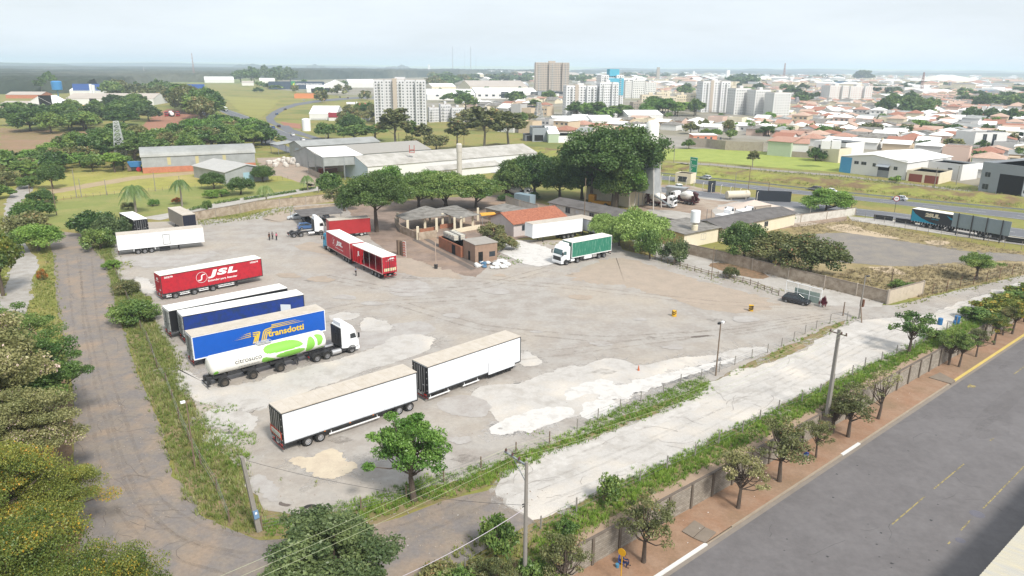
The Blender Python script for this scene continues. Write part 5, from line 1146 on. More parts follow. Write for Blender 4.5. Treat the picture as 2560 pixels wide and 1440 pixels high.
t=house('brick_hut','long low hut of bare orange brick carrying plastic tanks on its roof','hut',(1097,618),(1152,645),D=4.5,hpx=592,roof='flat',rh=.1,wall=BRICK,rmat=mat('slab_roof2',srgb('#a09a92'),.9,var=.12,dirt=.3),fr=False,wins=[('f',6.2,0,1.6,2.0,DOOR)])
L,D,h=t['dims']
for k in range(4):
  for j in range(2):
    p=t.matrix_basis@Vector((.6 +k*1.3,.8 +j*1.5,h+.1)); q=thing('plastic_tank',f'caged white plastic tank on the brick hut, {("street-side", "shed-side")[j]} row, {("end one", "second", "third", "last towards the doorway hut")[k]}','tank',tuple(p),t.rotation_euler.z,'caged plastic tanks on the brick hut')
    MB().box(.04,1.06,.04,1.06,.1,1.1).build('bladder',mat('milky_plastic',srgb('#d6cfc0'),.5,var=.05),q,bevel=.08)
    b=MB();[b.tube((x,y,0),(x,y,1.15),.025,n=4)for x in(0,.37,.74,1.1)for y in(0,1.1)];[b.path([(0,0,z),(1.1,0,z),(1.1,1.1,z),(0,1.1,z),(0,0,z)],.02,4)for z in(.1,.6,1.15)]; b.build('cage',GALV,q)
house('tiled_house','low white house with an orange clay-tile gable roof behind the plain white trailer','house',(1284,593),(1412,573),D=9,hpx=559,roof='gable_x',rh=1.7,wall=mat('lilac_white_wall',srgb('#c9c0bd'),.85,var=.06,dirt=.3),rmat=TILE,wins=[('f',2.3,1.2,1.2,1.2),('l',3.5,0,1.2,1.2,nd(RUST,'hatch'))],ov=.5)
house('long_building','long white stained building with a dark grey roof and small windows behind the trailer','building',(1373,534),ang=-50,L=34,D=8,hpx=506,roof='gable_x',rh=.8,wall=WALLS,rmat=FIBD,wins=[('f',1.2,1.4,1.4,1.0),('f',6.0,1.2,1.6,1.4),('f',14.3,1.2,1.5,1.3),('f',22,1.2,1.5,1.3),('f',9.6,1.6,1.1,.8,nd(mat('ac_unit',(.6,.6,.6)),'air_conditioner')),])
house('long_shed','flat grey-roofed shed running behind the open sheds towards the tiled house','shed',(1215,548),ang=-50,L=14,D=6,h=2.8,roof='shed',rh=.3,wall=WALLP,rmat=FIBR,ov=.3)
t=house('yellow_house','yellow and cream house with a grey corrugated roof below the water tank','house',(1708,622),(1793,604),Dpx=(1638,601),hpx=585,roof='shed',rh=.5,wall=WALLY,rmat=FIBR,ov=.5,wins=[('f',5.6,1.2,1.5,1.2),('l',2.5,1.9,1.4,.8),('l',7.5,1.9,1.4,.8)])
L,D,h=t['dims']; MB().box(.0,L,-.035,-.005,0,h-.1).build('front_wall',WALLC,t)
house('long_building','cream building with a long grey roof continuing beside the yellow house','building',(1803,604),ang=38.5,px=1985,D=8,h=3.0,roof='gable_x',rh=.9,wall=WALLC,rmat=FIBD,wins=[('f',1.2,1.3,3.5,1.1),('f',9,1.3,1.4,1.1),('f',16,1.3,1.4,1.1)])
house('guard_house','cream flat-roofed office with one grey window beside the grey hopper','office',(1687,456),ang=-38,L=5.5,D=4,h=3.1,roof='flat',rh=.2,wall=WALLC,rmat=CONCW,wins=[('f',1,.5,3.2,1.7)])
c=at(1733,613); t=thing('water_tank_tower','white round water tank on a cream concrete column beside the yellow house','water tank',tuple(c))
hT=up_at(1733,613,526); b=MB(); b.box(-.25,.25,-.25,.25,0,hT*.3); b.lathe([(.62,hT*.3),(.68,hT*.32),(.68,hT*.58),(.5,hT*.6)],'z',18); b.lathe([(.5,hT*.6),(.5,hT*.66)],'z',16); b.build('column',WALLC,t)
MB().lathe([(.9,hT*.66),(1.0,hT*.67),(1.0,hT*.99),(.85,hT)],'z',24).build('tank',WHITE,t,smooth=True)
# batching plant
c=at(1619,519); t=thing('batching_plant','grey batching hopper on legs with a tall white silo above the mixer trucks','concrete plant',tuple(c),R(-38))
hs=up_at(1619,519,303)
b=MB(); b.lathe([(.25,hs*.57),(1.55,hs*.68),(1.7,hs*.7),(1.7,hs*.97),(1.2,hs),(.3,hs*1.01)],'z',24); b.build('silo',TANKW,t,smooth=True)
b=MB(); b.prism([(-2.6,4.2),(2.6,4.2),(2.0,hs*.46),(-2.0,hs*.46)],-2.2,2.2); b.build('hopper_cladding',SHEETM,t)
for x in(-1,1):
  for y in(-1,1):b=MB(); b.tube((x*2.9,y*2.3,0),(x*1.5,y*1.5,hs*.74),.16,n=6); b.build('leg',mat('pale_steel',srgb('#c4c0b8'),.6),t)
b=MB(); b.path([(-1.6,-1.6,hs*.5),(1.6,-1.6,hs*.5),(1.6,1.6,hs*.5),(-1.6,1.6,hs*.5),(-1.6,-1.6,hs*.5)],.08,4); b.path([(-1.8,-1.8,hs*.56),(1.8,-1.8,hs*.56)],.05,4); b.tube((2.5,-1.5,3.9),(8.5,-3.5,1.8),.25); b.build('railing',GALV,t)
c=at(1580,512); b=MB(); b.lathe([(.2,8.5),(1.4,10.5),(1.5,17.4),(1.0,18.4)],'z',22); t=thing('cement_silo','second, narrower white cement silo half behind the tallest dark tree','silo',tuple(c)); b.build('tank',TANKW,t,smooth=True)
for x in(-1,1):
  for y in(-1,1):MB().tube((x*1.5,y*1.5,0),(x*1.2,y*1.2,10.9),.14,n=6).build('leg',GALV,t)
b=MB(); b.box(-1.6,1.6,-1.6,1.6,10.6,10.75); b.path([(-1.5,-1.5,19),(1.5,-1.5,19)],.06,4); b.tube((1.2,0,18),(1.2,0,19.6),.12); b.build('walkway',GALV,t)
c=at(1843,498); t=thing('storage_tank','cream cylindrical storage tank lying on the ground of the concrete yard','tank',tuple(c),R(12)); b=MB(); b.lathe([(.05,-3.5),(1.1,-3.45),(1.15,-3.2),(1.15,3.2),(1.1,3.45),(.05,3.5)],'x',24,c=(0,0,1.35)); b.build('shell',mat('cream_tank',srgb('#d3cab7'),.6,var=.06,dirt=.25),t,smooth=True); MB().box(-2.5,-2.2,-.8,.8,0,.5).build('saddle',CONCW,t); MB().box(2.2,2.5,-.8,.8,0,.5).build('saddle',CONCW,t)
def heap(name,label,cat,px,r,h,mt,seed=0,sx=1.,n=22):
  c=at(*px); rr_=random.Random(seed); b=MB(); rows=[]
  for j in range(7):
    f=j/6; rows.append([])
    for k in range(n):
      a_=2 *pi*k/n; q=r*f*(1 +.15 *sin(3 *a_+seed)+rr_.uniform(-.05,.05)); rows[-1].append(b.P((q*cos(a_)*sx,q*sin(a_),h*(1 -f)**1.15 +rr_.uniform(-.04,.04)*h*(j<6))))
  for j in range(6):
    for k in range(n):b.F(rows[j][k],rows[j][(k+1)%n],rows[j+1][(k+1)%n],rows[j+1][k])
  o=b.build(name,mt,None,(c.x,c.y,.04),smooth=True); tag(o,label,cat); return o
heap('sand_heap','broad heap of pale pinkish sand in the concrete yard','sand heap',(1885,520),6.5,2.2,mat('pale_pink_sand',srgb('#cdbdb0'),.95,var=.06,vs=1),3,1.5)
for k,(x,y)in enumerate(((1800,551),(1850,549))):
  t=thing('loader_truck','small white truck with an open frame bed behind the long cream building' if k==0 else 'white van mostly hidden behind the grey roof of the cream building','truck',tuple(at(x,y)),R(38.5)); cabover(t,2.6,WHITE,zt=2.5,zb=.9,lc=1.6,W=2.1,roofbox=False); wheels(t,[.2,3.3],'white',2.1,.2); MB().box(-.9,2.5,-1.0,1.0,.9,1.5 if k==0 else 2.4).build('bed',WHITE,t)
t=thing('wheel_loader','pale grey wheel loader with glazed cab parked by the yard fence','loader',tuple(at(1697,488)),R(200)); MB().box(-2,1.2,-1,1,.9,1.9).build('body',TANKW,t,bevel=.1); b=MB(); b.box(-.5,.9,-.7,.7,1.9,3.2); b.build('cab_glass',GLASSG,t); MB().box(-.6,1,-.8,.8,3.2,3.35).build('cab_roof',TANKW,t); wheels(t,[-1.3,1.6],'white',2.6,.25); b=MB(); b.prism([(2.6,.3),(3.7,.2),(3.5,1.5),(2.7,1.2)],-1.3,1.3); b.tube((1.2,-.6,1.4),(2.7,-.6,.8),.15); b.tube((1.2,.6,1.4),(2.7,.6,.8),.15); b.build('bucket',GALV,t)
t=thing('aggregate_bin','grey steel aggregate hopper between the loader and the mixer trucks','hopper',tuple(at(1690,496)),R(-38)); MB().prism([(-3,3.4),(3.2,3.4),(2,1.9),(-2,1.9)],-1.5,1.5).build('trough',SHEETM,t)
for x in(-1.8,1.8):
  for y in(-1.2,1.2):MB().tube((x,y,0),(x,y,1.95),.1,n=6).build('leg',GALV,t)
t=thing('shipping_container','faded blue-grey shipping container behind the plaster wall','container',tuple(at(1285,505)),R(-45)); b=MB(); b.box(0,6,0,2.4,0,2.5); b.build('box_shell',mat('faded_blue',srgb('#8fa3ae'),.6,var=.08,wave=('X',.3,.4)),t); b=MB();[b.box(x,x+.12,y,y+.12,0,2.55)for x in(-.02,5.9)for y in(-.02,2.3)]; b.build('corner_post',GALV,t)
t=thing('yellow_excavator','yellow machine half hidden behind tree trunks at the plant shed','machine',tuple(at(1470,512)),R(-30)); MB().box(0,7,0,1.6,.5,1.3).build('body',mat('machine_yellow',srgb('#c58a1c'),.5,var=.1),t); b=MB(); b.box(0,1.8,0,1.6,1.3,2.9); b.build('cab',mat('machine_yellow',srgb('#c58a1c')),t,bevel=.08); wheels(t,[1,5.5],'steel',2.2,.3)
house('plant_shed','pale shed with a grey roof under the trees of the concrete plant','shed',(1465,498),ang=-50,L=16,D=8,h=4.0,roof='shed',rh=.8,wall=WALLC,rmat=FIBR)

# boundary walls and fences
def bwall(label,pts,h,mt,cap=True,name='boundary_wall',z0=0):
  t=thing(name,label,'wall',tuple(at(*pts[0]))); wallpx(t,pts,h,mt,.18,'wall_panel')
  if cap:
    w_=wallpx(t,pts,.06,mat('wall_cap',srgb('#877b6f'),.9,var=.15),.24,'coping',z0=h)
  for(x,y)in pts:postpx(t,x,y,h+.12,CONCW,.3,'wall_post')
  return t
bwall('stained plaster wall behind the car shelter and parked trailers',[(485,553),(540,543),(600,533),(640,524),(700,518),(765,512),(832,504)],2.2,WALLP)
bwall('long weathered wall between the concrete driveway and the vacant lot',[(1712,634),(1790,652),(1880,675),(1970,698),(2060,720),(2140,740),(2215,759)],2.1,WALLP)
bwall('short whitish wall stub turning the corner of the vacant lot',[(2217,761),(2304,737)],2.4,mat('stub_plaster',srgb('#c2b5a2'),.9,var=.12,dirt=.5))
bwall('white mouldy wall closing the concrete yard towards the highway',[(1935,564),(2000,556),(2065,548),(2136,538)],2.0,mat('mouldy_white',srgb('#cfcbc2'),.9,var=.12,vs=.6,dirt=.6))
bwall('grey weathered wall behind the blue-grey container',[(1265,512),(1300,524),(1345,536)],2.4,WALLS)
bwall('low block wall retaining sand in the concrete yard',[(1868,533),(1925,527)],1.5,CONCW)
bwall('high raw concrete wall on the meadow beyond the green road sign',[(1719,366),(1765,369),(1813,375),(1860,377),(1906,379)],4.2,CONCW,False)
bwall('brown block wall behind the meadow beside the greenish house',[(1975,392),(2030,396),(2095,404)],2.4,CONCW,False)
# block retaining wall to the street
t=thing('retaining_wall','long concrete-block retaining wall with dark pilasters above the dirt pavement','retaining wall',tuple(WA+wn*.02),atan2(wd.y,wd.x))
Lw=225; MB().box(0,Lw,-.1,.1,ZS,.16).build('block_wall',BLOCK,t); MB().box(0,Lw,-.13,.13,.16,.22).build('coping',mat('mossy_coping',srgb('#6d6258'),.95,var=.25,vs=1.2),t)
s0=(at(1480,1349)-WA).dot(wd); PIL=MB().box(-.13,.13,-.22,-.1,ZS,.22).mesh('pilaster',mat('dark_pilaster',srgb('#6e6459'),.95,var=.2,vs=2))
k=s0-3.15 *12
while k<Lw:
  if k>0:inst('pilaster',PIL,t,(k,0,0))
  k+=3.15
def fence(label,pts,posts,h=1.25,mt=WOODP,wires=(.35,.7,1.05),r=.07,rails=False,cat='fence',lean=.03,dark=0,spacing=None,name='wire_fence',wmat=None,bent=False,skip=0):
  P=[at(*p)for p in pts]; t=thing(name,label,cat,tuple(P[0])); o=P[0]; cum=[0]; rr_=random.Random(len(pts)*7 +int(pts[0][0]))
  for p,q in zip(P,P[1:]):cum.append(cum[-1]+(q-p).length)
  def pt(s):
    k=max(j for j in range(len(cum)-1)if cum[j]<=s+1e-6); return P[k]+(P[k+1]-P[k]).normalized()*(s-cum[k])
  n=posts or max(2,int(cum[-1]/spacing)); tops=[]
  for i in range(n+1 if not posts else n):
    s=cum[-1]*i/((n if not posts else n-1)); p=pt(min(s,cum[-1]-.001))-o+Vector((rr_.uniform(-.1,.1),rr_.uniform(-.1,.1),0))*(1 if r>.05 else 0)
    hh=h*rr_.uniform(.9,1.1); e=Vector((rr_.uniform(-lean,lean),rr_.uniform(-lean,lean),1))*hh; b=MB(); b.tube((0,0,-.05),e,r,r*.92,7)
    if bent:b.tube(e,e+Vector((.35,.3,.35)),r*.8,n=5)
    b.build('fence_post',mt,t,tuple(p)); tops.append((p,e))
  for w_ in wires:
    b=MB()
    for(p,e),(p2,e2)in zip(tops,tops[1:]):
      a_,c_=p+e*(w_/h),p2+e2*(w_/h)
      if rails:b.tube(a_,c_,.045,n=5)
      else:b.tube(a_,c_,.012,n=3)
    b.build('rail' if rails else 'wire',wmat or(WOODP if rails else GALV),t)
  return t
FL=[(300,705),(345,770),(395,905),(440,1005),(470,1080),(520,1190),(545,1260),(578,1310)]
fence('leaning wooden post fence through the tall grass along the old asphalt lane',[(292,690),(345,800),(390,905),(415,965),(440,1030),(470,1100),(507,1172),(528,1212),(548,1248),(577,1308)],17,1.5,wires=(.5,1.0,1.35),lean=.08)
fence('dark wooden post fence in front of the white box trailers',[(655,1325),(835,1290),(981,1262),(1072,1217),(1152,1191),(1230,1160),(1305,1130),(1374,1112)],8,1.35,wires=(.3,.6,.9,1.2),lean=.03)
fence('fence of pale posts along the white slabs between the lot and strip road',[(1443,1078),(1501,1048),(1562,1020),(1616,1000),(1661,983),(1714,958),(1763,945),(1808,928),(1850,907),(1890,893),(1928,880),(1962,862),(2003,840),(2032,826),(2060,815),(2090,805),(2117,803)],17,1.4,CPOST,wires=(.3,.6,.9,1.25),lean=.02,r=.06)
fence('wooden post fence in the bright grass between strip road and retaining wall',[(1165,1430),(1345,1325),(1427,1290),(1503,1248),(1570,1218),(1636,1190),(1694,1160),(1751,1138),(1808,1104),(1855,1083),(1905,1050),(1948,1024),(1991,1010),(2030,993),(2103,950),(2137,937),(2172,912),(2203,905),(2232,888),(2262,880),(2290,872),(2314,852),(2342,838),(2380,818),(2412,800),(2440,785),(2470,765),(2500,748)],29,1.35,CPOST,wires=(.35,.75,1.1),lean=.02,r=.075)
fence('rustic wooden rail fence between the lot and the concrete driveway',[(1560,622),(1640,650),(1700,668),(1760,686),(1850,705),(1900,722),(1945,740)],24,1.1,wires=(.45,.85),rails=True,name='rail_fence',lean=.05)
fence('rusty post fence along the dry grass beside the strip road',[(2330,738),(2400,720),(2480,700),(2560,682),(2640,660)],11,1.7,RUST,wires=(.5,1.0,1.4),r=.05,bent=True)
fence('white bent-top post fence around the concrete yard by the highway',[(1634,455),(1717,470),(1777,481),(1845,493),(1868,500),(1892,503)],13,2.5,mat('white_post',srgb('#d9d4c9'),.8,var=.06),wires=(.5,1.2,1.9,2.4),r=.09,bent=True,lean=0)
fence('thin wire fence between vacant lot and highway, with black boards',[(2140,540),(2240,566),(2340,590),(2440,606),(2560,626),(2640,640)],16,1.8,CPOST,wires=(.5,1.,1.6),r=.05)
fence('low wire fence between the mown lawn and the yellow meadow',[(160,500),(330,482),(480,470),(620,458),(720,448)],36,1.1,WOODP,wires=(.4,.9),r=.045,lean=.02)
fence('low rail fence above the grassy bank beyond the highway',[(1640,408),(1780,413),(1920,427),(2100,441),(2280,463),(2450,483)],34,1.0,CPOST,wires=(.5,.9),r=.06,lean=0)
t=thing('guard_rail','grey steel guard rail on the far edge of the highway','guard rail',(0,0,0)); P=[at(x,y)for x,y in((1000,371),(1300,399.5),(1640,436),(1920,465),(2100,485),(2300,505),(2560,530),(2760,550))]; b=MB()
for p,q in zip(P,P[1:]):
  d=(q-p).normalized(); n=Vector((-d.y,d.x,0))*.04; b.quad(p+n+Vector((0,0,.5)),q+n+Vector((0,0,.5)),q+n+Vector((0,0,.85)),p+n+Vector((0,0,.85))); b.quad(p-n+Vector((0,0,.5)),q-n+Vector((0,0,.5)),q-n+Vector((0,0,.85)),p-n+Vector((0,0,.85)))
  k=0
  while k<(q-p).length:g=p+d*k; b.tube((g.x,g.y,0),(g.x,g.y,.8),.06,n=4); k+=4
b.build('rail',GALV,t)
for px_ in((2207,552,'first from the mouldy wall'),(2262,561,'second from the mouldy wall, just before the trailer'),(2540,610,'beyond the grey billboard')):
  p=at(px_[0],px_[1]); o=MB().box(-2.2,2.2,-.06,.06,.25,1.35).build('black_guard_board',BLACK,None,(p.x,p.y,0),R(-40)); tag(o,f'black board fixed low beside the highway, {px_[2]}','board','black boards along the highway fence')

# corner roof, bottom right
zc_=1.8; p,q=at(2447,1441,zc_),at(2561,1312,zc_); d=(q-p).normalized(); n=Vector((d.y,-d.x,0)); L=46; o0=p-d*20
t=thing('corner_building','building with a pale corrugated roof at the edge of the street corner','building',(o0.x,o0.y,0),atan2(d.y,d.x))
b=MB(); N=int(L/.06)
for k in range(N+1):x=k*.06; z=zc_+.035 *sin(2 *pi*x/.42); b.P((x,0,z),(x,-14,z+1.5))
for k in range(N):b.F(2 *k,2 *k+2,2 *k+3,2 *k+1)
b.build('roof',mat('pale_corrugated',srgb('#bcb8ae'),.7,var=.06,vs=.5,col2=srgb('#c9c0a8'),stretch=(3,.3,1)),t)
MB().box(0,L,-13.9,-.35,ZS-.1,zc_-.05).build('wall',WALLW,t)

# utility poles, lamps, wires
def pole(px,ytop,label,kind='round',arms=(),cat='utility pole',r=.14,mt=CPOST,lean=0,name='utility_pole',z=0):
  p=at(px[0],px[1],z); h=up_at(px[0],px[1],ytop,z)if ytop<1000 or True else 8; t=thing(name,label,cat,tuple(p),R(38.5)); b=MB()
  if kind=='square':b.prism([(-r*1.3,0),(r*1.3,0),(r*.7,h),(-r*.7,h)],-r,r)
  else:b.tube((0,0,-.05),(lean,0,h),r,r*.7,10)
  b.build('pole_shaft',mt,t); t['h']=h
  return t,p,h
t,p1,h1=pole((1312,1440),1155,'tall round concrete utility pole in the front carrying three wires on one side arm',r=.17)
b=MB(); b.box(-.06,.06,-.1,2.5,h1-.35,h1-.23); b.tube((0,.1,h1-1.6),(0,1.5,h1-.35),.03); arm=b.build('cross_arm',GALV,t)
INS=MB().lathe([(.03,0),(.1,.05),(.05,.1),(.1,.15),(.04,.25)],'z',10).mesh('insulator',mat('brown_ceramic',srgb('#4d2b24'),.3),smooth=True)
for y in(.85,1.6,2.35):inst('insulator',INS,arm,(0,y,h1-.23))
for z in(h1-3.4,h1-3.6):b=MB(); b.tube((-.25,.1,z),(.25,.1,z),.04); b.build('bracket',CHASS,t)
t,p2,h2=pole((2066,1041),824,'leaning square concrete utility pole in the grass beside the retaining wall','square',r=.15)
b=MB(); b.box(-.05,.05,-.9,1.0,h2-.5,h2-.4); arm2=b.build('cross_arm',WOODP,t)
for y in(-.8,-.3,.9):inst('insulator',INS,arm2,(0,y,h2-.4))
MB().box(.15,.4,-.12,.12,0,4.6).build('stub_post',CPOST,t)
def wire(a,b_,sag,label,r=.012,name='overhead_wire',mt=None,n=14,group=None):
  b=MB(); P=[a.lerp(b_,k/n)-Vector((0,0,sag*4 *(k/n)*(1 -k/n)))for k in range(n+1)]; o=P[0]; b.path([p-o for p in P],r,4)
  w=b.build(name,mt or GALV,None,tuple(o)); tag(w,label,'wire',group)
M1=Matrix.Translation(p1)@Matrix.Rotation(R(38.5),4,'Z'); M2=Matrix.Translation(p2)@Matrix.Rotation(R(38.5),4,'Z')
WG=mat('green_wire',srgb('#a9b08c'),.5)
for k,(y,y2)in enumerate(((.85,-.8),(1.6,-.3),(2.35,.9))):
  nm=('nearest the pole','in the middle','farthest out')[k]
  wire(M1@Vector((0,y,h1)),M2@Vector((0,y2,h2-.2)),1.1,f'overhead wire from the tall front pole back to the leaning pole, {nm}',.010,mt=WG)
  a_=M1@Vector((0,y,h1)); wire(a_,a_-wd*44 +Vector((0,0,-.6)),.6,f'overhead wire running over the foreground tree, {nm} on the arm',.010,mt=WG)
t,p3,h3=pole((648,1328),1140,'leaning concrete pole with a small blue meter box at the lot corner','square',r=.16)
for o_ in(t,):o_.rotation_euler=(R(-3),R(-5),R(38.5))
b=MB(); b.box(-.2,.2,-.33,-.19,1.35,2.05); mb_=b.build('meter_box',mat('meter_blue',srgb('#7393b3'),.5),t); MB().box(-.08,.08,-.345,-.335,1.75,1.95).build('meter_window',WHITE,mb_)
t,p4,h4=pole((488,1170),1003,'thin lamp pole with a small white floodlight in the tall grass',r=.08,mt=WOODP,name='lamp_pole',cat='lamp pole'); MB().box(-.5,-.1,-.12,.12,h4-.1,h4+.08).build('floodlight',WHITE,t)
t,p5,h5=pole((1789,940),806,'wooden lamp pole with twin floodlights at the fence of the lot',r=.1,mt=WOODP,name='lamp_pole',cat='lamp pole')
for s in(-1,1):MB().box(s*.35 -.18,s*.35 +.18,-.15,.1,h5-.15,h5+.08).build('floodlight',WHITE if s>0 else BLACK,t)
t,p6,h6=pole((2147,797),690,'street lamp pole with a dark box where the strip road meets the lot',r=.12,mt=CPOST,name='lamp_pole',cat='street lamp'); b=MB(); b.tube((0,0,h6),(-1.3,-1.0,h6+.5),.05); b.build('lamp_arm',GALV,t); MB().box(-1.8,-1.2,-1.25,-.95,h6+.42,h6+.56).build('lamp_head',CHASS,t); MB().box(.13,.55,-.25,.25,1.9,3.0).build('transformer_box',RUST,t); b=MB(); b.tube((-1.5,-1.2,0),(0,0,2.1),.09); b.build('strut',WOODP,t)
wire(p3+Vector((-.3,-.3,h3*.97)),p1+Vector((0,0,h1-3.5)),.7,'dark service wire from the leaning meter pole to the tall front pole',.016,mt=CHASS)
a_=p1+Vector((-.2,-.1,h1-3.8)); wire(a_,at(985,1450,1.0),.3,'pale cable slanting down from the tall front pole towards the lane',.03,mt=mat('pale_cable',srgb('#c4bcc4'),.5))
for k,(px,yt,lab)in enumerate([((1778,700),617,'thin wooden pole behind the drive wall near the yellow house'),((2102,805),790,'short stub pole at the end of the lot fence')][:1]):pole(px,yt,lab,r=.08,mt=WOODP)
for(x,y),yt,lab in[((192,494),422,'grey utility pole in the yellow meadow left of the others'),((204,493),447,'thin pole close beside the grey meadow pole'),((267,488),448,'slim pole on the meadow fence line'),((389,478),430,'pole standing on the meadow before the barrel warehouse'),((142,538),450,'leaning split pole at the corner of the mown lawn'),((78,500),465,'short leaning pole beside the pale gravel track'),((456,515),440,'thin pole behind the second palm'),((1870,480),415,'dark utility pole between the yard fence and the highway'),((1836,480),432,'lighter pole with a white round meter near the yard fence'),((1460,562),445,'slim yellowish pole in front of the dark trees'),((1766,553),523,'one of two short posts beside the round water tank'),((1777,553),524,'second short post beside the round water tank'),((2023,552),515,'pole on the white mouldy wall'),((2126,538),495,'dark pole at the end of the white mouldy wall'),((2107,790),755,'short dark post near the street lamp'),((2227,715),672,'rusty pole inside the vacant lot corner'),((2450,670),634,'thin white pole beside the lone bush of the vacant lot'),((1920,490),455,'thin post beside the dark hoarding')]:
  pole((x,y),yt,lab,r=.11,mt=WOODP if 'wood' in lab or 'dark' in lab or 'rusty' in lab or 'leaning' in lab else CPOST)
for k,(x,yb,yt)in enumerate([(998,372,333),(1018,372,325),(933,350,330),(860,350,333),(890,348,330),(1160,375,340),(1560,372,330),(1684,410,360),(1757,338,312),(1877,332,300),(2335,470,418),(2390,462,415),(2460,395,355),(2150,330,305),(815,355,335),(1100,372,350),(678,372,345),(2070,335,310),(2240,330,302)]):
  pole((x,yb),yt,None,r=.13)[0].name='street_pole'

# small things on the lot
t=thing('mesh_shelter','wire-mesh panel shelter with white frame behind the black hatchback','shelter',tuple(at(1962,745)),heading(at(1962,745),at(2050,768))); L=(at(2050,768)-at(1962,745)).length; MESH=mat('wire_mesh',srgb('#b7c0b8'),.6,var=.1)
b=MB();[b.tube((x,0,0),(x,0,3.0),.05,n=6)for x in(0,L/3,L*2 /3,L)]; b.tube((0,0,3),(L,0,2.9),.05); b.tube((0,0,1.5),(L,0,1.5),.03); b.build('post',WHITE,t)
b=MB();[b.tube((k*.25,0,.3),(k*.25,0,2.95),.012,n=3)for k in range(int(L/.25))];[b.tube((0,0,.3 +k*.25),(L,0,.3 +k*.25),.012,n=3)for k in range(11)]; b.build('mesh_panel',MESH,t)
b=MB(); b.box(L*.25,L*.95,.05,.07,.4,2.2); b.build('sheet_panel',mat('green_grey_sheet',srgb('#9fb0a6'),.5,var=.08),t)
def bollard(px,label,chev):
  p=at(*px); t=thing('bollard',label,'bollard',tuple(p),R(-20)); Y=mat('bollard_yellow',srgb('#d8a92a'),.6,var=.08)
  b=MB(); b.lathe([(.36,0),(.36,.9),(.3,.95)],'z',16)if chev else b.box(-.35,.35,-.25,.25,0,1.0); b.build('body',Y if chev else Y,t)
  b=MB()
  for k in range(2 if chev else 3):
    z=.35 +k*.3
    if chev:
      for s in(-1,1):
        for j in range(4):a0,a1=-pi/2 +s*j*.3,-pi/2 +s*(j+1)*.3; b.poly([(.37 *cos(a0),.37 *sin(a0),z+j*.07),(.37 *cos(a1),.37 *sin(a1),z+(j+1)*.07),(.37 *cos(a1),.37 *sin(a1),z+.14 +(j+1)*.07),(.37 *cos(a0),.37 *sin(a0),z+.14 +j*.07)])
    else:b.poly([(-.34,-.256,.05 +k*.3),(-.34,-.256,.22 +k*.3),(.34,-.256,.62 +k*.2),(.34,-.256,.42 +k*.2)])
  b.build('warning_stripe',BLACK,t)
bollard((1685,791),'round yellow bollard with a dark chevron in the open lot',True); bollard((1877,778),'square yellow bollard with slanting black stripes',False)
p=at(1596,927); t=thing('traffic_cone','small faded orange traffic cone on the pale slabs','traffic cone',tuple(p)); MB().lathe([(.16,.03),(.03,.75)],'z',12).build('cone',mat('cone_orange',srgb('#c26a45'),.6),t,smooth=True); MB().box(-.2,.2,-.2,.2,0,.04).build('base_plate',CHASS,t)
b=MB(); b.lathe([(.42,.06),(.5,.16),(.62,.18),(.72,.1),(.62,.02),(.48,.02),(.42,.06)],'z',24,close=False); p=at(775,1278); o=b.build('old_tyre',RUB,None,(p.x,p.y,.05),smooth=True); tag(o,'worn tyre lying flat on the ground near the front fence','tyre'); o.scale=(1.1,1.1,1)
for k,(x,y,r_,h_)in enumerate(((2349,812,.34,1.0),(2391,809,.38,1.15),(2385,812,.2,.6))):
  p=at(x,y); b=MB(); b.lathe([(r_*.95,0),(r_,.05),(r_*.97,h_*.33),(r_*1.02,h_*.34),(r_*.97,h_*.66),(r_*1.02,h_*.67),(r_,h_-.04),(r_*.9,h_)],'z',18); o=b.build('blue_barrel',mat('barrel_blue',srgb('#2c6a9e'),.5,var=.1),None,(p.x,p.y,.05),smooth=True); tag(o,['pale-topped blue barrel at the fence end of the strip road','tallest blue barrel at the fence end of the strip road','small blue drum leaning by the tallest blue barrel'][k],'barrel')
p=at(1090,672); t=thing('marker_post','rusty white post standing in a small dark bin on the lot','post',tuple(p)); MB().tube((0,0,0),(0,0,5.2),.07,n=8).build('pole_shaft',mat('rusty_white',srgb('#b7a394'),.7,var=.2,vs=3),t); MB().lathe([(.3,0),(.36,.85),(.3,.85)],'z',14).build('bin',CHASS,t)
t=thing('warning_post','orange and white striped board beside grey timber posts','warning board',tuple(at(1012,643)),R(-50)); MB().box(-.5,.5,-.05,.05,0,3.2).build('board',mat('warn_white',srgb('#d9d2cc'),.6),t)
b=MB();[b.poly([(-.5,-.06,.2 +k*.5),(.0,-.06,.4 +k*.5),(.5,-.06,.2 +k*.5),(.5,-.06,.42 +k*.5),(0,-.06,.62 +k*.5),(-.5,-.06,.42 +k*.5)])for k in range(6)]; b.build('orange_stripe',mat('warning_orange2',srgb('#d8583a'),.6),t)
for s,y in((-2.2,0),(-1.2,.3)):MB().box(s-.3,s+.3,y-.3,y+.3,0,3.1).build('timber_post',WOODP,t)
p=at(1200,668); rs=random.Random(9)
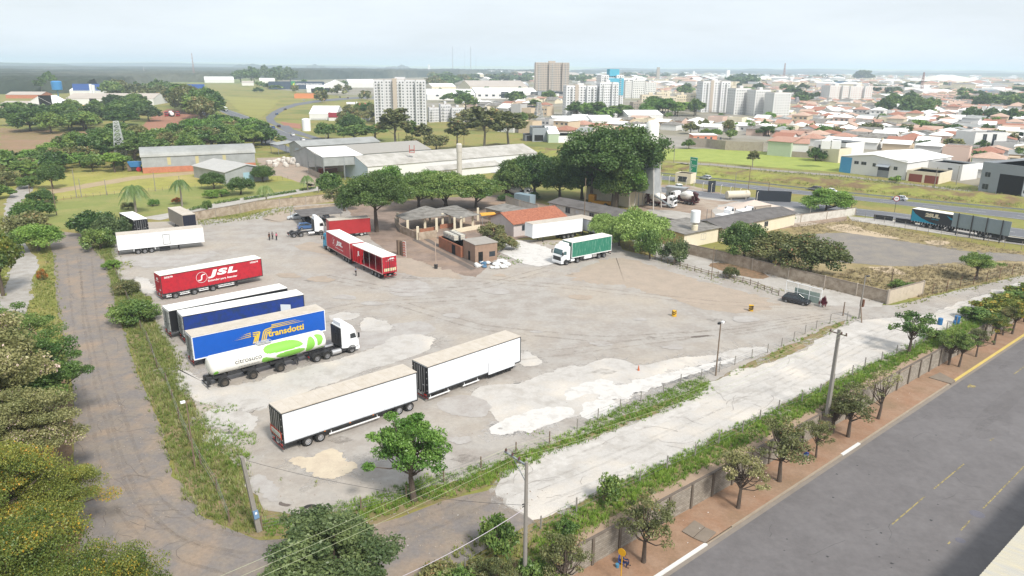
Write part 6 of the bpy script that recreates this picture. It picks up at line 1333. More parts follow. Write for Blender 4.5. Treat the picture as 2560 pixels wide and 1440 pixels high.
for k in range(26):
  x,y=rs.uniform(1190,1275),rs.uniform(655,672); c=at(x,y); kind=rs.choice(['bag','bag','board']); r_=rs.uniform(.3,.75); b=MB()
  colr=rs.choice([(mat('black_plastic',(.03,.03,.035),.5),'black'),(mat('white_bag',(.7,.7,.69),.6,var=.06),'white'),(mat('white_bag',(.7,.7,.69)),'white'),(mat('grey_bag',(.3,.31,.33),.6),'grey'),(mat('blue_bag',srgb('#4a6f8c'),.6),'blue')])
  if x>1235:colr=(MATS['white_bag'],'white')
  prof=[(.02,0),(r_*.8,.05),(r_,r_*.35),(r_*.8,r_*.7),(r_*.3,r_*.95),(.02,r_)]
  b.lathe(prof,'z',9); b.v=[(vx*(1 +rs.uniform(-.2,.2)),vy*(1 +rs.uniform(-.2,.2)),vz*(1 +rs.uniform(-.15,.15)))for vx,vy,vz in b.v]
  o=b.build('rubbish_bag',colr[0],None,(c.x,c.y,.05),rs.uniform(0,6)); tag(o,f'crumpled {colr[1]} bag in the rubbish heap by the brick hut','rubbish bag',f'{colr[1]} rubbish bags by the brick hut')
# signs
def signboard(px,ytop,w,h,label,face,texts=(),posts=2,ang=-38,name='road_sign',cat='road sign',border=True,backm=None,ground_gap=None):
  p=at(*px); H=up_at(px[0],px[1],ytop); t=thing(name,label,cat,tuple(p),R(ang)); MB().box(-w/2,w/2,-.04,.04,H-h,H).build('sign_panel',face,t)
  if border:b=MB(); b.path([(-w/2 +.08,-.05,H-h+.08),(w/2 -.08,-.05,H-h+.08),(w/2 -.08,-.05,H-.08),(-w/2 +.08,-.05,H-.08),(-w/2 +.08,-.05,H-h+.08)],.035,4); b.build('sign_border',WTXT,t)
  for k in range(posts):x=(-w/2 +w*(k+.5)/posts); MB().box(x-.08,x+.08,.05,.2,0,H-.1).build('sign_post',GALV,t)
  return t,H
t,H=signboard((1732,437),393,3.3,6.1,'tall green motorway direction sign with white lettering and a fork arrow',mat('sign_green',srgb('#159a72'),.5),ang=-52)
for body,x,z,w_,h_ in(('São Pedro',-1.1,H-1.05,2.1,.42),('Rio Claro',-.55,H-2.95,1.9,.38),('Ipeúna',-.55,H-3.5,1.5,.38),('SAÍDA',-.6,H-5.85,1.2,.38)):text_side(t,body,WTXT,x,z,w_,h_,-.052,offset=.02)
b=MB(); b.box(-1.2,-1.0,-.06,-.045,H-5.1,H-1.5); b.poly([(-1.1,-.055,H-4.7),(-.9,-.055,H-4.7),(-.35,-.055,H-4.05),(-.5,-.055,H-3.95)]); b.box(-1.6,1.6,-.055,-.045,H-5.3,H-5.24); b.build('fork_arrow',WTXT,t)
NV=mat('navy_hoarding',srgb('#2a3038'),.6)
signboard((1932,504),477,9.6,3.3,'wide dark hoarding seen from behind, standing by the highway',NV,posts=4,name='hoarding',cat='hoarding',border=False,ang=-12)
signboard((1778,481),452,2.6,5,'narrow dark folded hoarding beside the highway near the yard fence',NV,posts=2,name='hoarding',cat='hoarding',border=False,ang=20)
p=at(2236,531); t=thing('speed_sign','round white speed sign with a red ring on the median','road sign',tuple(p),R(-30)); MB().tube((0,0,0),(0,0,3.6),.05,n=6).build('sign_post',CHASS,t)
b=MB(); b.tube((0,-.06,3.7),(0,-.1,3.7),.75,n=24); b.build('sign_ring',mat('sign_red',srgb('#b6342f'),.5),t); MB().tube((0,-.1,3.7),(0,-.12,3.7),.58,n=24).build('sign_face',WTXT,t); text_side(t,'100',BLACK,-.35,3.55,.7,.32,-.125,offset=.02)
pH=[at(x,y)for x,y in((2388,588),(2424,594),(2459,601),(2497,608))]; dH=(pH[-1]-pH[0]).normalized(); t=thing('billboard','big grey corrugated billboard back on four dark posts before the black and cyan trailer','billboard',tuple(pH[0]),atan2(dH.y,dH.x)); Lb=(pH[-1]-pH[0]).length; hb=up_at(2388,588,533)
b=MB(); b.box(-1.3,Lb+1.6,.15,.25,hb*.36,hb-.1); b.build('billboard_panel',mat('billboard_grey',srgb('#8c99a1'),.5,var=.06,wave=('X',.35,.3)),t)
for q in pH:MB().tube(((q-pH[0]).dot(dH),0,0),((q-pH[0]).dot(dH),0,hb),.13,n=6).build('billboard_post',CHASS,t)
# pavement things in front
for k,(q,lab)in enumerate((([(1705,1329),(1736,1302),(1762,1318),(1732,1345)],'nearer concrete drain slab sunk in the dirt pavement'),([(1734,1346),(1763,1319),(1790,1332),(1763,1358)],'second concrete drain slab next to the kerb inlet'),([(2322,944),(2350,932),(2388,952),(2378,960)],'pale drain slab beside the yellow kerb end'))):
  P=[at(x,y,ZS+.15)for x,y in q]; b=MB(); i=b.P(*[(v.x,v.y,ZS+.22)for v in P]); b.P(*[(v.x,v.y,ZS+.1)for v in P]); b.F(i,i+1,i+2,i+3);[b.F(i+k_,i+4 +k_,i+4 +(k_+1)%4,i+(k_+1)%4)for k_ in range(4)]; o=b.build('drain_slab',mat('drain_concrete',srgb('#85796c'),.9,var=.12)); tag(o,lab,'drain slab')
p=at(1551,1462,ZS+.12); t=thing('bus_stop_sign','yellow round bus stop sign on a yellow pole beside the sitting person','road sign',tuple(p),R(-35)); hh=3.2; MB().tube((0,0,0),(0,0,hh-.3),.045,n=8).build('sign_post',mat('sign_yellow',srgb('#d9a21b'),.5),t); MB().tube((0,-.05,hh-.2),(0,-.08,hh-.2),.33,n=24).build('sign_disc',MATS['sign_yellow'],t)
p=at(1543,1418,ZS+.12); b=MB(); b.lathe([(.14,0),(.16,.3),(.15,.32)],'z',14); o=b.build('paint_can',mat('can_blue',srgb('#4f88a8'),.5),None,tuple(p)); tag(o,'small light blue can on the dirt beside the sitting person','can')
# ---------------------------------------------------------------- towers, warehouses, houses
AUTO=[] # things whose label is finished once all neighbours are known
def auto(o,desc,cat,group=None):AUTO.append((o,desc,cat,group)); return o
for o in[x for x in COL.objects if x.name.startswith('street_pole')]:auto(o,'grey utility pole','utility pole','utility poles beyond the lot')
def window_grid(t,faces,wmat,nmax=100,name='window',seed=0):
  """faces: list of (origin, u vector, normal, cols[list of u], z list, w, h)"""
  cells=[]
  for o,u,n,cols,zs,w,h in faces:
    for c in cols:
      for z in zs:cells.append((Vector(o)+Vector(u)*c+Vector((0,0,z)),Vector(u),Vector(n),w,h))
  M=t.matrix_basis; cells.sort(key=lambda c:(M@c[0]).length-60 *(M.to_3x3()@c[2]).dot(-(M@c[0]).normalized()))
  cells=[c for c in cells if(M.to_3x3()@c[2]).dot((M@c[0]).normalized())<0.05]
  cache={}; rest=MB()
  def geo(b,p,u,n,w,h):
    a=p+n*.04; i=b.P(a,a+u*w,a+u*w+Vector((0,0,h)),a+Vector((0,0,h))); b.F(i,i+1,i+2,i+3)
  for k,(p,u,n,w,h)in enumerate(cells):
    if k<nmax:
      key=(tuple(u),tuple(n),w,h)
      if key not in cache:b=MB(); geo(b,Vector((0,0,0)),u,n,w,h); cache[key]=b.mesh(name,wmat)
      inst(name,cache[key],t,tuple(p))
    else:geo(rest,p,u,n,w,h)
  if rest.f:tag(rest.build(name,wmat,t),kind='stuff')
def tower(label,px0,px1,yb,yt,D,floors,wall,style='H',ang=8,accent=None,nmax=100,balc=True,core=None,cat='apartment tower',win=None,splits=3,group=None):
  p,q=at(px0,yb),at(px1,yb); a=R(ang); W_=(q-p).length; L=W_/(cos(a-heading(p,q))+.35 *(D/W_))if False else W_*.96
  h=up_at((px0+px1)/2,yb,yt); t=thing('apartment_tower',label,cat,tuple(p),a,group); fh=h/floors; win=win or WIN
  m=MB(); faces=[]; zs=[fh*k+fh*.38 for k in range(floors)]; ac=MB(); bal=MB()
  n=splits; seg=L/n
  for k in range(n):
    off=0 if k%2 ==0 else D*.16; hh=h*(1 if k%2 ==0 else 1.0)
    x0,x1=k*seg,(k+1)*seg-(.0 if k<n-1 else 0)
    m.box(x0+(.01 if k else 0),x1,off,D-off,-.1,hh+(.0 if k%2 ==0 else .3)); m.box(x0+.2,x1-.2,off+.2,D-off-.2,hh,hh+.9)
    cols=[seg*f for f in((.12,.38,.64,.84)if seg>9 else(.14,.45,.74))]
    faces.append(((x0,off,0),(1,0,0),(0,-1,0),cols,zs,min(1.5,seg*.13),fh*.42))
    if balc and k%2 ==0:
      for z in zs:
        for c in(cols[1]-.2,):bal.box(x0+c,x0+c+seg*.22,off-.9,off-.0,z-fh*.38,z-fh*.05)
    if k in(0,n-1):
      xs_=0 if k==0 else L; nn=(-1,0,0)if k==0 else(1,0,0)
      cc=[D*f for f in(.15,.4,.65,.88)]; faces.append(((xs_,0,0),(0,1,0),nn,[c-.5 for c in cc],zs,1.0,fh*.4))
  if accent:ac.box(seg*(n//2)-1.2,seg*(n//2)+1.4,-.25,D*.5,0,h+1.6); ac.build('accent_shaft',accent,t)
  m.box(L*.4,L*.6,D*.35,D*.65,h,h+fh*1.3)
  m.build('wall',wall,t); MB().box(.5,L-.5,D*.18,D*.82,h+.9,h+1.0).build('roof',CONCW,t)
  if bal.f and nmax:tag(bal.build('balcony',mat('balcony_grey',srgb('#c9c9c6'),.8),t),kind='stuff')
  window_grid(t,faces,win,nmax); return t
GT=mat('tower_grey',srgb('#d6d6d8'),.8,var=.03,vs=.1); GT2=mat('tower_taupe',srgb('#c0b3a5'),.85,var=.04,vs=.1); GW=mat('tower_white',srgb('#e6e6e6'),.8,var=.02,vs=.1)
TBL=mat('tower_turquoise',srgb('#5fb3cc'),.75,var=.04); WG1=mat('dim_window',srgb('#5d6266'),.4)
tower('tall light grey apartment tower with taupe shaft, nearest tower, above the eucalyptus trees',938,1072,313,203,17,15,GT,accent=GT2,ang=6,splits=5,win=WG1)
tower('big taupe apartment slab tower standing alone before the far dark woods',1339,1421,229,158,26,16,GT2,ang=4,splits=5,win=WG1)
tower('white apartment tower with a beige shaft, in front of the turquoise-topped tower',1414,1494,292,217,15,12,GW,accent=GT2,ang=6,splits=3,win=WG1)
tower('narrow white apartment tower right beside the turquoise-topped tower',1497,1545,293,209,14,13,GW,ang=6,splits=3,win=WG1)
t=tower('turquoise and white apartment tower rising highest of the middle group',1500,1558,272,190,20,17,GW,ang=6,splits=3,win=WG1)
L_w=(at(1558,272)-at(1500,272)).length*.96; hT_=up_at(1529,272,190); MB().box(L_w*.34,L_w*.99,-.35,20.4,hT_*.42,hT_*.93).build('turquoise_cladding',TBL,t); MB().box(L_w*.38,L_w*.8,2,14,hT_,hT_+6).build('roof_block',TBL,t)
tower('white and taupe apartment tower between the white slabs and the salmon-striped block',1752,1822,281,206,15,12,GW,accent=GT2,ang=6,splits=3,win=WG1)
for k,(a_,b_,yb,yt)in enumerate(((1834,1878,287,224),(1884,1926,290,228),(1930,1978,294,235))):tower(['white slab block right beside the taupe-shafted tower','middle one of the three white slab blocks','lowest of the three white slab blocks, farthest from the taupe-shafted tower'][k],a_,b_,yb,yt,16,9,WALLW,ang=8,splits=2,nmax=60,balc=False,win=WG1,group='three white slab blocks')
for k,(a_,b_,yb,yt)in enumerate(((2071,2118,256,216),(2122,2176,256,218))):tower(['white apartment block with salmon stripes, below the lone dark round tree','twin white block with a salmon strip nearer the sports dome'][k],a_,b_,yb,yt,20,8,WALLW,ang=6,splits=3,nmax=40,balc=False,win=mat('salmon_window',srgb('#b98a7a'),.7),accent=None)
for k,(a_,b_,yb,yt)in enumerate(((1562,1582,246,205),(1580,1612,246,202),(1612,1640,246,208))):tower(f'white mid-rise block behind the turquoise tower, {("narrowest", "widest", "plain")[k]} one',a_,b_,yb,yt,15,8,WALLW,ang=6,splits=2,nmax=30,balc=False,win=WG1)
for k,(a_,b_,yb,yt)in enumerate(((1603,1650,272,240),(1652,1690,276,244),(1690,1722,274,240),(1722,1750,278,238),(1640,1672,262,233))):tower(['cream long low-rise block behind the dark trees','cream low-rise block second from the long one','cream low-rise block with a stair turret','cream low-rise block against the taupe-shafted tower','cream low-rise block set back behind the others'][k],a_,b_,yb,yt,18,5,WALLC,ang=-4,splits=2,nmax=20,balc=False,win=WG1)
for k,(a_,b_,yb,yt)in enumerate(((1073,1100,306,273),(1102,1130,305,265),(1130,1164,306,273))):tower(['dark grey fronted low block next to the nearest tower','light grey middle low block beside the nearest tower','grey low block with balconies farthest from the nearest tower'][k],a_,b_,yb,yt,16,5,GT,ang=10,splits=2,nmax=20,win=WG1)
tower('small bare grey and red-brown block behind the bamboo-like trees',1582,1622,283,259,12,4,CONCW,ang=6,splits=2,nmax=12,balc=False,win=WG1)

def shed(label,x0,x1,yb,yt,D=None,wall=WALLW,roof='gable_x',rmat=None,rh=None,cat='warehouse',name='warehouse',wins=(),ang=None,base=None):
  p,q=at(x0,yb),at(x1,yb); L=(q-p).length; h=up_at((x0+x1)/2,yb,yt); D=D or L*.5; rh=rh if rh is not None else D*.09
  return house(name,label,cat,(x0,yb),(x1,yb),D=D,h=max(2.5,h),roof=roof,rh=rh,wall=wall,rmat=rmat or ROOFW,wins=wins,ov=.2,base=base)
OLDR=mat('old_pale_roof',srgb('#b8aea4'),.85,var=.1,vs=.05)
shed('white factory hall with a stained pale roof behind the first trees',165,385,263,247,45,rmat=OLDR,wins=[('f',20,1,6,5,nd(DARK))])
shed('white hall with arched centre and a dark doorway beside the grove',70,131,283,259,30,roof='gable_y',rh=5,wins=[('f',9,0,9,13,nd(DARK)),('f',34,0,8,6,nd(mat('orange_yellow',srgb('#d9a63a'),.6),'panel'))])
shed('low cream industrial block with a row of small windows at the picture edge',0,72,284,262,24,wall=WALLC,rmat=OLDR)
shed('white store hall with blue bands behind the pale-roofed factory',175,268,238,226,60,rmat=ROOFW,wins=[('f',4,5,40,8,nd(mat('deep_blue',srgb('#3b5fa8'),.6),'blue_band')),('f',110,5,40,8,nd(mat('deep_blue',srgb('#3b5fa8')),'blue_band'))])
shed('low brown-walled building with a grey roof beside the blue water drum',15,104,246,237,30,wall=BRICKR,rmat=OLDR)
shed('white long roof seen across the fields behind the hilltop trees',512,586,207,199,60)
t=shed('dark blue institute building with white lettering and a green and yellow emblem',672,812,223,207,50,wall=mat('dark_blue_wall',srgb('#3b4a5e'),.7),roof='flat',rh=1,rmat=SHEETR)
L,D,h=t['dims']; text_side(t,'INSTITUTO ENCORAJAMENTO',WTXT,L*.48,h*.62,L*.48,h*.28,-.4,offset=.03); MB().box(L*.40,L*.475,-.5,-.1,h*.25,h*1.25).build('emblem_panel',mat('emblem_green',srgb('#2f8a5b'),.6),t); b=MB(); b.poly([(L*.41,-.55,h*.35),(L*.45,-.55,h*.5),(L*.465,-.55,h*1.05),(L*.43,-.55,h*.85)]); b.build('emblem_leaf',mat('emblem_yellow',srgb('#d5cf3f'),.6),t)
shed('white box building at the near end of the dark blue institute',650,688,215,201,40)
shed('white rounded hall with a black opening below the institute',767,812,231,221,40,roof='barrel',rh=4,wins=[('f',6,0,26,6,nd(DARK))])
shed('white gabled assembly hall next to the rounded hall',812,872,230,214,60,roof='gable_y',rh=7)
shed('long white store beyond the assembly hall',872,938,219,207,60)
shed('orange and white roadside restaurant below the institute',736,806,246,237,25,wall=mat('orange_front',srgb('#d98b5a'),.7),roof='flat',rh=.8)
shed('white ribbed warehouse next to the red-banded one',774,842,300,284,45,wins=[('f',1,.5,10,.2)])
t=shed('white showroom with a dark red roof band and small windows',822,922,302,286,40,wins=[('f',60,2,3,2.5),('f',70,2,3,2.5),('f',44,0,9,4,nd(DARK))],roof='flat',rh=1.2); L,D,h=t['dims']; MB().box(-.1,L+.1,-.25,-.02,h-2,h+1.25).build('red_band',mat('dark_red',srgb('#9c3242'),.6),t)
c=at(767,327); b=MB(); hh=up_at(767,327,297); b.lathe([(2.4,0),(2.4,hh*.95),(2.1,hh),(.1,hh+.4)],'z',24); o=b.build('storage_silo',WHITE,None,tuple(c),smooth=True); tag(o,'large round white tank with ZARA-like small print above the highway' if False else 'large round white tank above the highway bend','tank')
shed('long white plant with a row of tiny windows behind the nearest tower',1068,1188,250,237,60,wins=[('f',10 +k*8,4,3,2)for k in range(12)])
shed('white plant hall with big glazed doors, behind the grey low blocks',1190,1345,247,233,60,wins=[('f',30 +k*18,1,9,7)for k in range(5)])
shed('pale flat-roofed plant with wide tan roof at the woods',1176,1320,231,217,90,rmat=OLDR,wall=WALLC)
shed('white low hall before the far woods beside the first antenna',1240,1310,190,184,120)
shed('red-walled hall in front of the taupe slab tower',1303,1342,192,184,90,wall=mat('far_red',srgb('#c06250'),.7),rmat=OLDR); shed('pinkish red hall just beyond the taupe slab tower',1421,1456,195,187,90,wall=mat('far_red',srgb('#c06250')),rmat=OLDR)
shed('curved white roofed hall at the foot of the taupe slab tower',1270,1322,227,216,60,roof='barrel',rh=6)
shed('grey low office with ribbon windows before the taupe slab tower',1342,1412,241,232,40,wall=WALLD,roof='flat',rh=1,wins=[('f',6,3,60,3)])
shed('big plain white warehouse with flat roof in the tiled-roof town',1570,1657,303,288,30)
shed('grey cube-like modern house with a flat roof by the grassy bank',1331,1371,354,322,14,wall=WALLD,roof='flat',rh=.6,name='modern_house',cat='house',wins=[('f',1,.3,4.5,3,nd(DARK,'garage_door')),('f',5,7,1,1)])
shed('small black-fronted annex of the grey cube house',1312,1331,353,339,10,wall=mat('dark_front',srgb('#6c6f75'),.7),roof='flat',rh=.4,name='modern_house',cat='house',wins=[('f',1,.2,4,2.6,nd(DARK,'garage_door'))])
shed('greenish-grey walled warehouse with an orange porch beside the cube house',1371,1398,357,335,30,wall=WALLG,name='town_store',cat='store',wins=[('f',5,0,4,3.2,nd(WHITE))])
shed('long low white wall building next to the greenish warehouse',1398,1452,357,341,20,roof='flat',rh=.3)
for k,(x0,x1,yb,yt)in enumerate(((1387,1440,314,305),(1440,1480,310,302),(1480,1535,312,302))):shed(['low white-roofed shop at the tower group foot, wide front','low white-roofed shop in the middle at the tower group foot','low white-roofed shop nearest the dark town trees'][k],x0,x1,yb,yt,30)
t=house('pink_house','small salmon house with a white flat roof above the raw concrete wall','house',(1733,353),(1792,353),D=7,hpx=338,roof='shed',rh=.3,wall=PINK,rmat=ROOFW,wins=[('f',2,1,1,1.2),('f',6,1,1,1.2),('f',9,0,1,2.1),('f',14,.8,1,1.2)])
t=house('town_store','white two-storey store with a bright blue corner, awning and roller door','store',(2098,430),(2262,450),D=34,hpx=390,roof='gable_y',rh=1.6,wall=WALLW,rmat=ROOFW,wins=[('f',5.2,3.6,1.6,1.0),('f',7.8,3.6,1.8,1.0),('f',12,3.4,1.0,1.1),('f',19.5,3,1.2,1.1),('f',14,0,4,2.4,nd(GREYD)),('f',14,2.4,4,1.4,nd(DARK))])
L,D,h=t['dims']; MB().box(-.05,4.2,-.12,.02,0,h-.2).build('blue_panel',BLUEW,t); b=MB(); b.prism([(-1.6,3.7),(-1.6,3.8),(-.03,4.5),(-.03,4.3)],13.8,18.2,'x'); b.build('awning',WALLD,t); MB().box(L*.5,L,-.05,.2,h,h+.8).build('parapet',WALLW,t)
house('town_store','white low annex with two dark red gates beside the store with the blue corner','store',(2264,452),(2345,461),D=12,h=3.2,roof='flat',rh=.5,wall=WALLC,rmat=CONCW,wins=[('f',.8,0,4.2,2.6,nd(mat('gate_red',srgb('#8a4a3e'),.6),'gate')),('f',5.8,0,4.2,2.6,nd(mat('gate_red',srgb('#8a4a3e')),'gate'))])
house('town_house','white flat house block behind the two dark red gates','house',(2310,440),(2400,452),D=10,h=5,roof='flat',rh=.5,wall=WALLW,rmat=OLDR,wins=[('f',8,2.6,1.4,1.2)])
house('workshop_building','big grey workshop with a large dark doorway and white pickup outside','workshop',(2444,480),(2552,496),D=26,hpx=410,roof='flat',rh=.7,wall=WALLD,rmat=SHEETR,wins=[('f',5.5,0,7.0,6.4,nd(DARK)),('f',1.2,5,1.6,1.4),('f',1.0,1.2,1.8,1.6),('f',13.2,5,1.6,1.4),('f',13,1.6,1.1,.9)])
t=house('green_house','pale green walled building with a clay-tile roof at the meadow edge','house',(1917,388),(1975,393),D=20,hpx=352,roof='gable_x',rh=1.4,wall=WALLG,rmat=TILES[0])
house('town_house','white building joined to the pale green walled one','house',(1976,392),(2018,394),D=16,hpx=358,roof='gable_x',rh=1.4,wall=WALLW,rmat=TILES[0])
house('modern_house','white modern house with two square roof tanks and dark windows','house',(2031,388),(2110,397),D=14,hpx=355,roof='flat',rh=.8,wall=WALLW,rmat=CONCW,wins=[('f',2.5,3.0,1.8,1.8),('f',9,3.2,1.0,1.2)])
for k,x in enumerate((2052,2078)):o=MB().box(0,3.2,0,3,0,3).build('roof_turret',WALLW,None,tuple(at(x,372,7.5)),R(-20)); tag(o,'square white rooftop tank room on the modern house, '+('first' if k==0 else 'second, nearer the store'),'roof tank')
house('beige_house','plain beige blank-walled house in front of the white modern house','house',(2052,402),(2094,408),D=7,h=5.5,roof='flat',rh=.3,wall=WALLC,rmat=CONCW)
house('modern_house','tall white modern house with vertical dark glazing at the town edge','house',(2432,372),(2512,372),D=14,hpx=335,roof='flat',rh=.8,wall=WALLW,rmat=CONCW,wins=[('f',4,1,2,6),('f',9,1,2,6)])
# dome
c=at(2362,212); t=thing('sports_dome','wide white ribbed dome with a yellow rim, largest roof on the horizon town','dome',tuple(c)); Rd=(at(2420,212)-at(2304,212)).length/2; hd=up_at(2362,212,188)
b=MB(); b.lathe([(Rd*.1,hd),(Rd*.35,hd*.93),(Rd*.6,hd*.78),(Rd*.85,hd*.55),(Rd,hd*.38)],'z',36); b.build('roof',mat('dome_roof',srgb('#d8d3c6'),.7),t,smooth=False); b=MB(); b.lathe([(Rd,hd*.38),(Rd*.99,hd*.22),(Rd*.9,hd*.2),(Rd*.88,0)],'z',36,close=False); b.build('rim',mat('dome_rim',srgb('#cbb57a'),.8),t)
b=MB();[b.tube((Rd*1.0 *cos(a_),Rd*sin(a_),hd*.4),(Rd*.15 *cos(a_),Rd*.15 *sin(a_),hd*1.02),.9,n=4)for a_ in np.linspace(0,2 *pi,24,endpoint=False)]; b.build('rib',WHITE,t)
# lattice towers and masts
def lattice(px,yt,w0,w1,label,mt=GALV,seg=8,r=.09,name='lattice_pylon',cat='pylon',arms=()):
  p=at(*px); h=up_at(px[0],px[1],yt); t=thing(name,label,cat,tuple(p),R(20)); b=MB(); C=[(-1,-1),(1,-1),(1,1),(-1,1)]
  lev=[h*(1 -(1 -k/seg)**1.15)for k in range(seg+1)]; wd_=lambda z:(w0+(w1-w0)*z/h)/2
  for z0,z1 in zip(lev,lev[1:]):
    a_,c_=wd_(z0),wd_(z1)
    for i in range(4):
      (x,y),(x2,y2)=C[i],C[(i+1)%4]
      b.tube((x*a_,y*a_,z0),(x*c_,y*c_,z1),r,n=4); b.tube((x*a_,y*a_,z0),(x2*c_,y2*c_,z1),r*.6,n=3); b.tube((x2*a_,y2*a_,z0),(x*c_,y*c_,z1),r*.6,n=3); b.tube((x*c_,y*c_,z1),(x2*c_,y2*c_,z1),r*.6,n=3)
  b.build('lattice_frame',mt,t)
  for z in arms:MB().box(-w1*2,w1*2,-.1,.1,h*z,h*z+.2).build('cross_arm',mt,t)
  return t
lattice((304,401),303,4.2,1.6,'pale steel lattice pylon standing beside the barrel-roofed warehouse',mat('pale_lattice',srgb('#c3c6c4'),.5),9,.13)
lattice((1346,311),256,6,2,'lattice pylon between the nearest and the taupe towers',mat('pale_lattice2',srgb('#aeb0ae'),.5),8,.22)
MG=mat('mast_grey',srgb('#a7a4a6'),.6)
for x,yb,yt,r_,lab,m_ in((487,203,133,.9,'tall thin red-grey antenna mast over the hill road',mat('mast_red',srgb('#a57e78'),.6)),(362,195,168,.8,'short faint mast over the far left woods',MG),(1132,180,117,1.6,'first tall lattice antenna on the skyline',MG),(1162,180,126,.5,'thin mast between the two skyline antennas',MG),(1177,182,117,1.3,'second tall skyline antenna',MG),(1190,182,139,.5,'lowest thin mast next to the second skyline antenna',MG),(1958,204,158,1.6,'red and white antenna mast behind the lone yellow house',MATS['mast_red']),(2302,232,181,1.2,'red and white mast beside the sports dome',MATS['mast_red']),(1990,267,243,1.5,'small lattice pylon behind the white slab blocks',MG),(2373,224,205,2.5,'dark lattice pylon before the sports dome',MG),(2066,208,190,.9,'faint mast behind the salmon-striped block',MG),(2290,285,262,1.0,'small grey mast in the tiled-roof town',MG)):
  lattice((x,yb),yt,r_*4,r_,lab,m_,7,r_*.28,'antenna_mast','antenna')
for x,yb,yt,w_,lab,m_ in((1073,189,161,8,'white obelisk-like shaft before the far woods',WHITE),(1644,201,168,10,'tan concrete water shaft beyond the mid-rise blocks',mat('tan_shaft',srgb('#b0a596'),.85)),(1733,199,178,8,'short white water shaft above the crowded roofs',WHITE),(1818,203,175,12,'broad white water shaft beside the dark town grove',WHITE),(231,247,210,2.2,'pair-like white silo pipe over the pale-roofed factory',WHITE),(238,247,212,2.2,'second white silo pipe over the pale-roofed factory',WHITE)):
  h=up_at(x,yb,yt); b=MB(); b.prism([(-w_/2,0),(w_/2,0),(w_*.38,h),(-w_*.38,h)],-w_/2,w_/2); o=b.build('water_shaft',m_,None,tuple(at(x,yb))); tag(o,lab,'water tower')
c=at(147,246); b=MB(); b.lathe([(.5,0),(.5,8),(5,9),(5.2,17),(4,18)],'z',20); o=b.build('blue_water_tank',mat('tank_blue',srgb('#3c86c2'),.5),None,tuple(c),smooth=True); tag(o,'bright blue round water drum on a stem behind the white sheds','water tank')

# ------------------------------------------------------------ town houses
HM={}
def house_proto(kind,seed):
  key=(kind,seed)
  if key in HM:return HM[key]
  r_=random.Random(seed*31 +hash(kind)%7 if False else seed*31 +len(kind)); L=r_.uniform(8.5,13); D=r_.uniform(9,14); h=r_.choice([3.2,3.4,3.6,6.2])
  m=MB(); m.box(0,L,0,D,0,h); rh=r_.uniform(1.3,2.1)if kind!='flat' else .7
  r,g=roof_mesh(kind,L,D,h,rh,None,.5 if kind!='flat' else 0); i=len(m.v); m.v+=g.v; m.f+=[tuple(k+i for k in f)for f in g.f]; m.mi+=[0]*len(g.f)
  m.box(-.0,L*.35,-4.5,-.01,0,2.7) # porch wing
  w=MB()
  for(u,z,ww,hh)in((L*.45,1.0,1.5,1.2),(L*.75,1.0,1.3,1.2)):w.box(u,u+ww,-.05,.02,z,z+hh)
  if h>5:[w.box(u,u+1.5,-.05,.02,4.1,5.2)for u in(L*.15,L*.5,L*.78)]
  w.box(.8,L*.35 -.6,-4.55,-4.48,.1,2.2)
  HM[key]=(m,r,w,L,D,h); return HM[key]
WM_=[('white',WALLW),('cream',WALLC),('grey',mat('town_grey',srgb('#c4c2bf'),.85)),('beige',mat('town_beige',srgb('#d3bfa4'),.85)),('white',WALLW),('pinkish',mat('town_pink',srgb('#d9bfb0'),.85))]
RM_=[('orange',TILES[0]),('pale orange',TILES[1]),('brownish',TILES[2]),('grey',FIBR),('whitish',ROOFW),('whitish',ROOFW),('pale grey',SHEETR),('whitish',ROOFW)]
MC={}
def hmesh(kind,seed,wn,rn):
  k=(kind,seed,wn,rn)
  if k not in MC:
    m,r,w,L,D,h=house_proto(kind,seed); MC[k]=(m.mesh('wall',dict(WM_)[wn]),r.mesh('roof',dict(RM_)[rn]),w.mesh('window',WG1),L,D,h)
  return MC[k]
def in_px(P,x,y):return bool(inpoly(np.array([x]),np.array([y]),P)[0])
TOWN=[[(1640,330),(1700,312),(1990,300),(2060,262),(2560,262),(2600,345),(2600,470),(2560,490),(2410,445),(2405,385),(2100,372),(1916,350),(1905,335),(1800,330),(1730,330)],
    [(1305,318),(1560,303),(1640,303),(1640,345),(1455,345),(1370,330),(1305,340)],[(1150,262),(1330,262),(1400,300),(1380,300),(1280,280),(1170,270)],
    [(1330,248),(1412,242),(1412,262),(1350,262)],[(2180,200),(2600,205),(2600,262),(2180,262)],[(1840,196),(2180,200),(2180,262),(2065,262),(1990,240),(1840,215)],[(1640,200),(1840,196),(1840,215),(1750,232),(1640,235)],[(1980,240),(2065,255),(2060,300),(1985,300)],[(1560,196),(1640,196),(1640,205),(1560,203)],[(2100,372),(2405,385),(2400,400),(2405,378)]]
AX=R(-36); ux,uy=Vector((cos(AX),sin(AX),0)),Vector((-sin(AX),cos(AX),0))
HS=[]; rs=random.Random(21); O=at(1700,350)
occ=[(o.matrix_basis.translation.x,o.matrix_basis.translation.y,22 if 'tower' in o.name else 18)for o in COL.objects if o.parent is None and o.get('category')in('house','store','apartment tower','warehouse','workshop','dome')]
for i in range(-60,70):
  for j in range(-8,75):
    s_,v_=i*13.2,j*19.5 +(6 if j%2 else 0) # back-to-back rows with streets between
    p=O+ux*(s_+rs.uniform(-.6,.6))+uy*v_
    if p.y<150:continue
    q=proj(p)
    if not(1100 <q[0]<2640):continue
    if not any(in_px(P,q[0],q[1])for P in TOWN):continue
    if rs.random()<(.10 if p.length<700 else .18)or any((p.x-a_)**2 +(p.y-c_)**2 <r__*r__ for a_,c_,r__ in occ):continue
    HS.append((p.length,i,j,p))
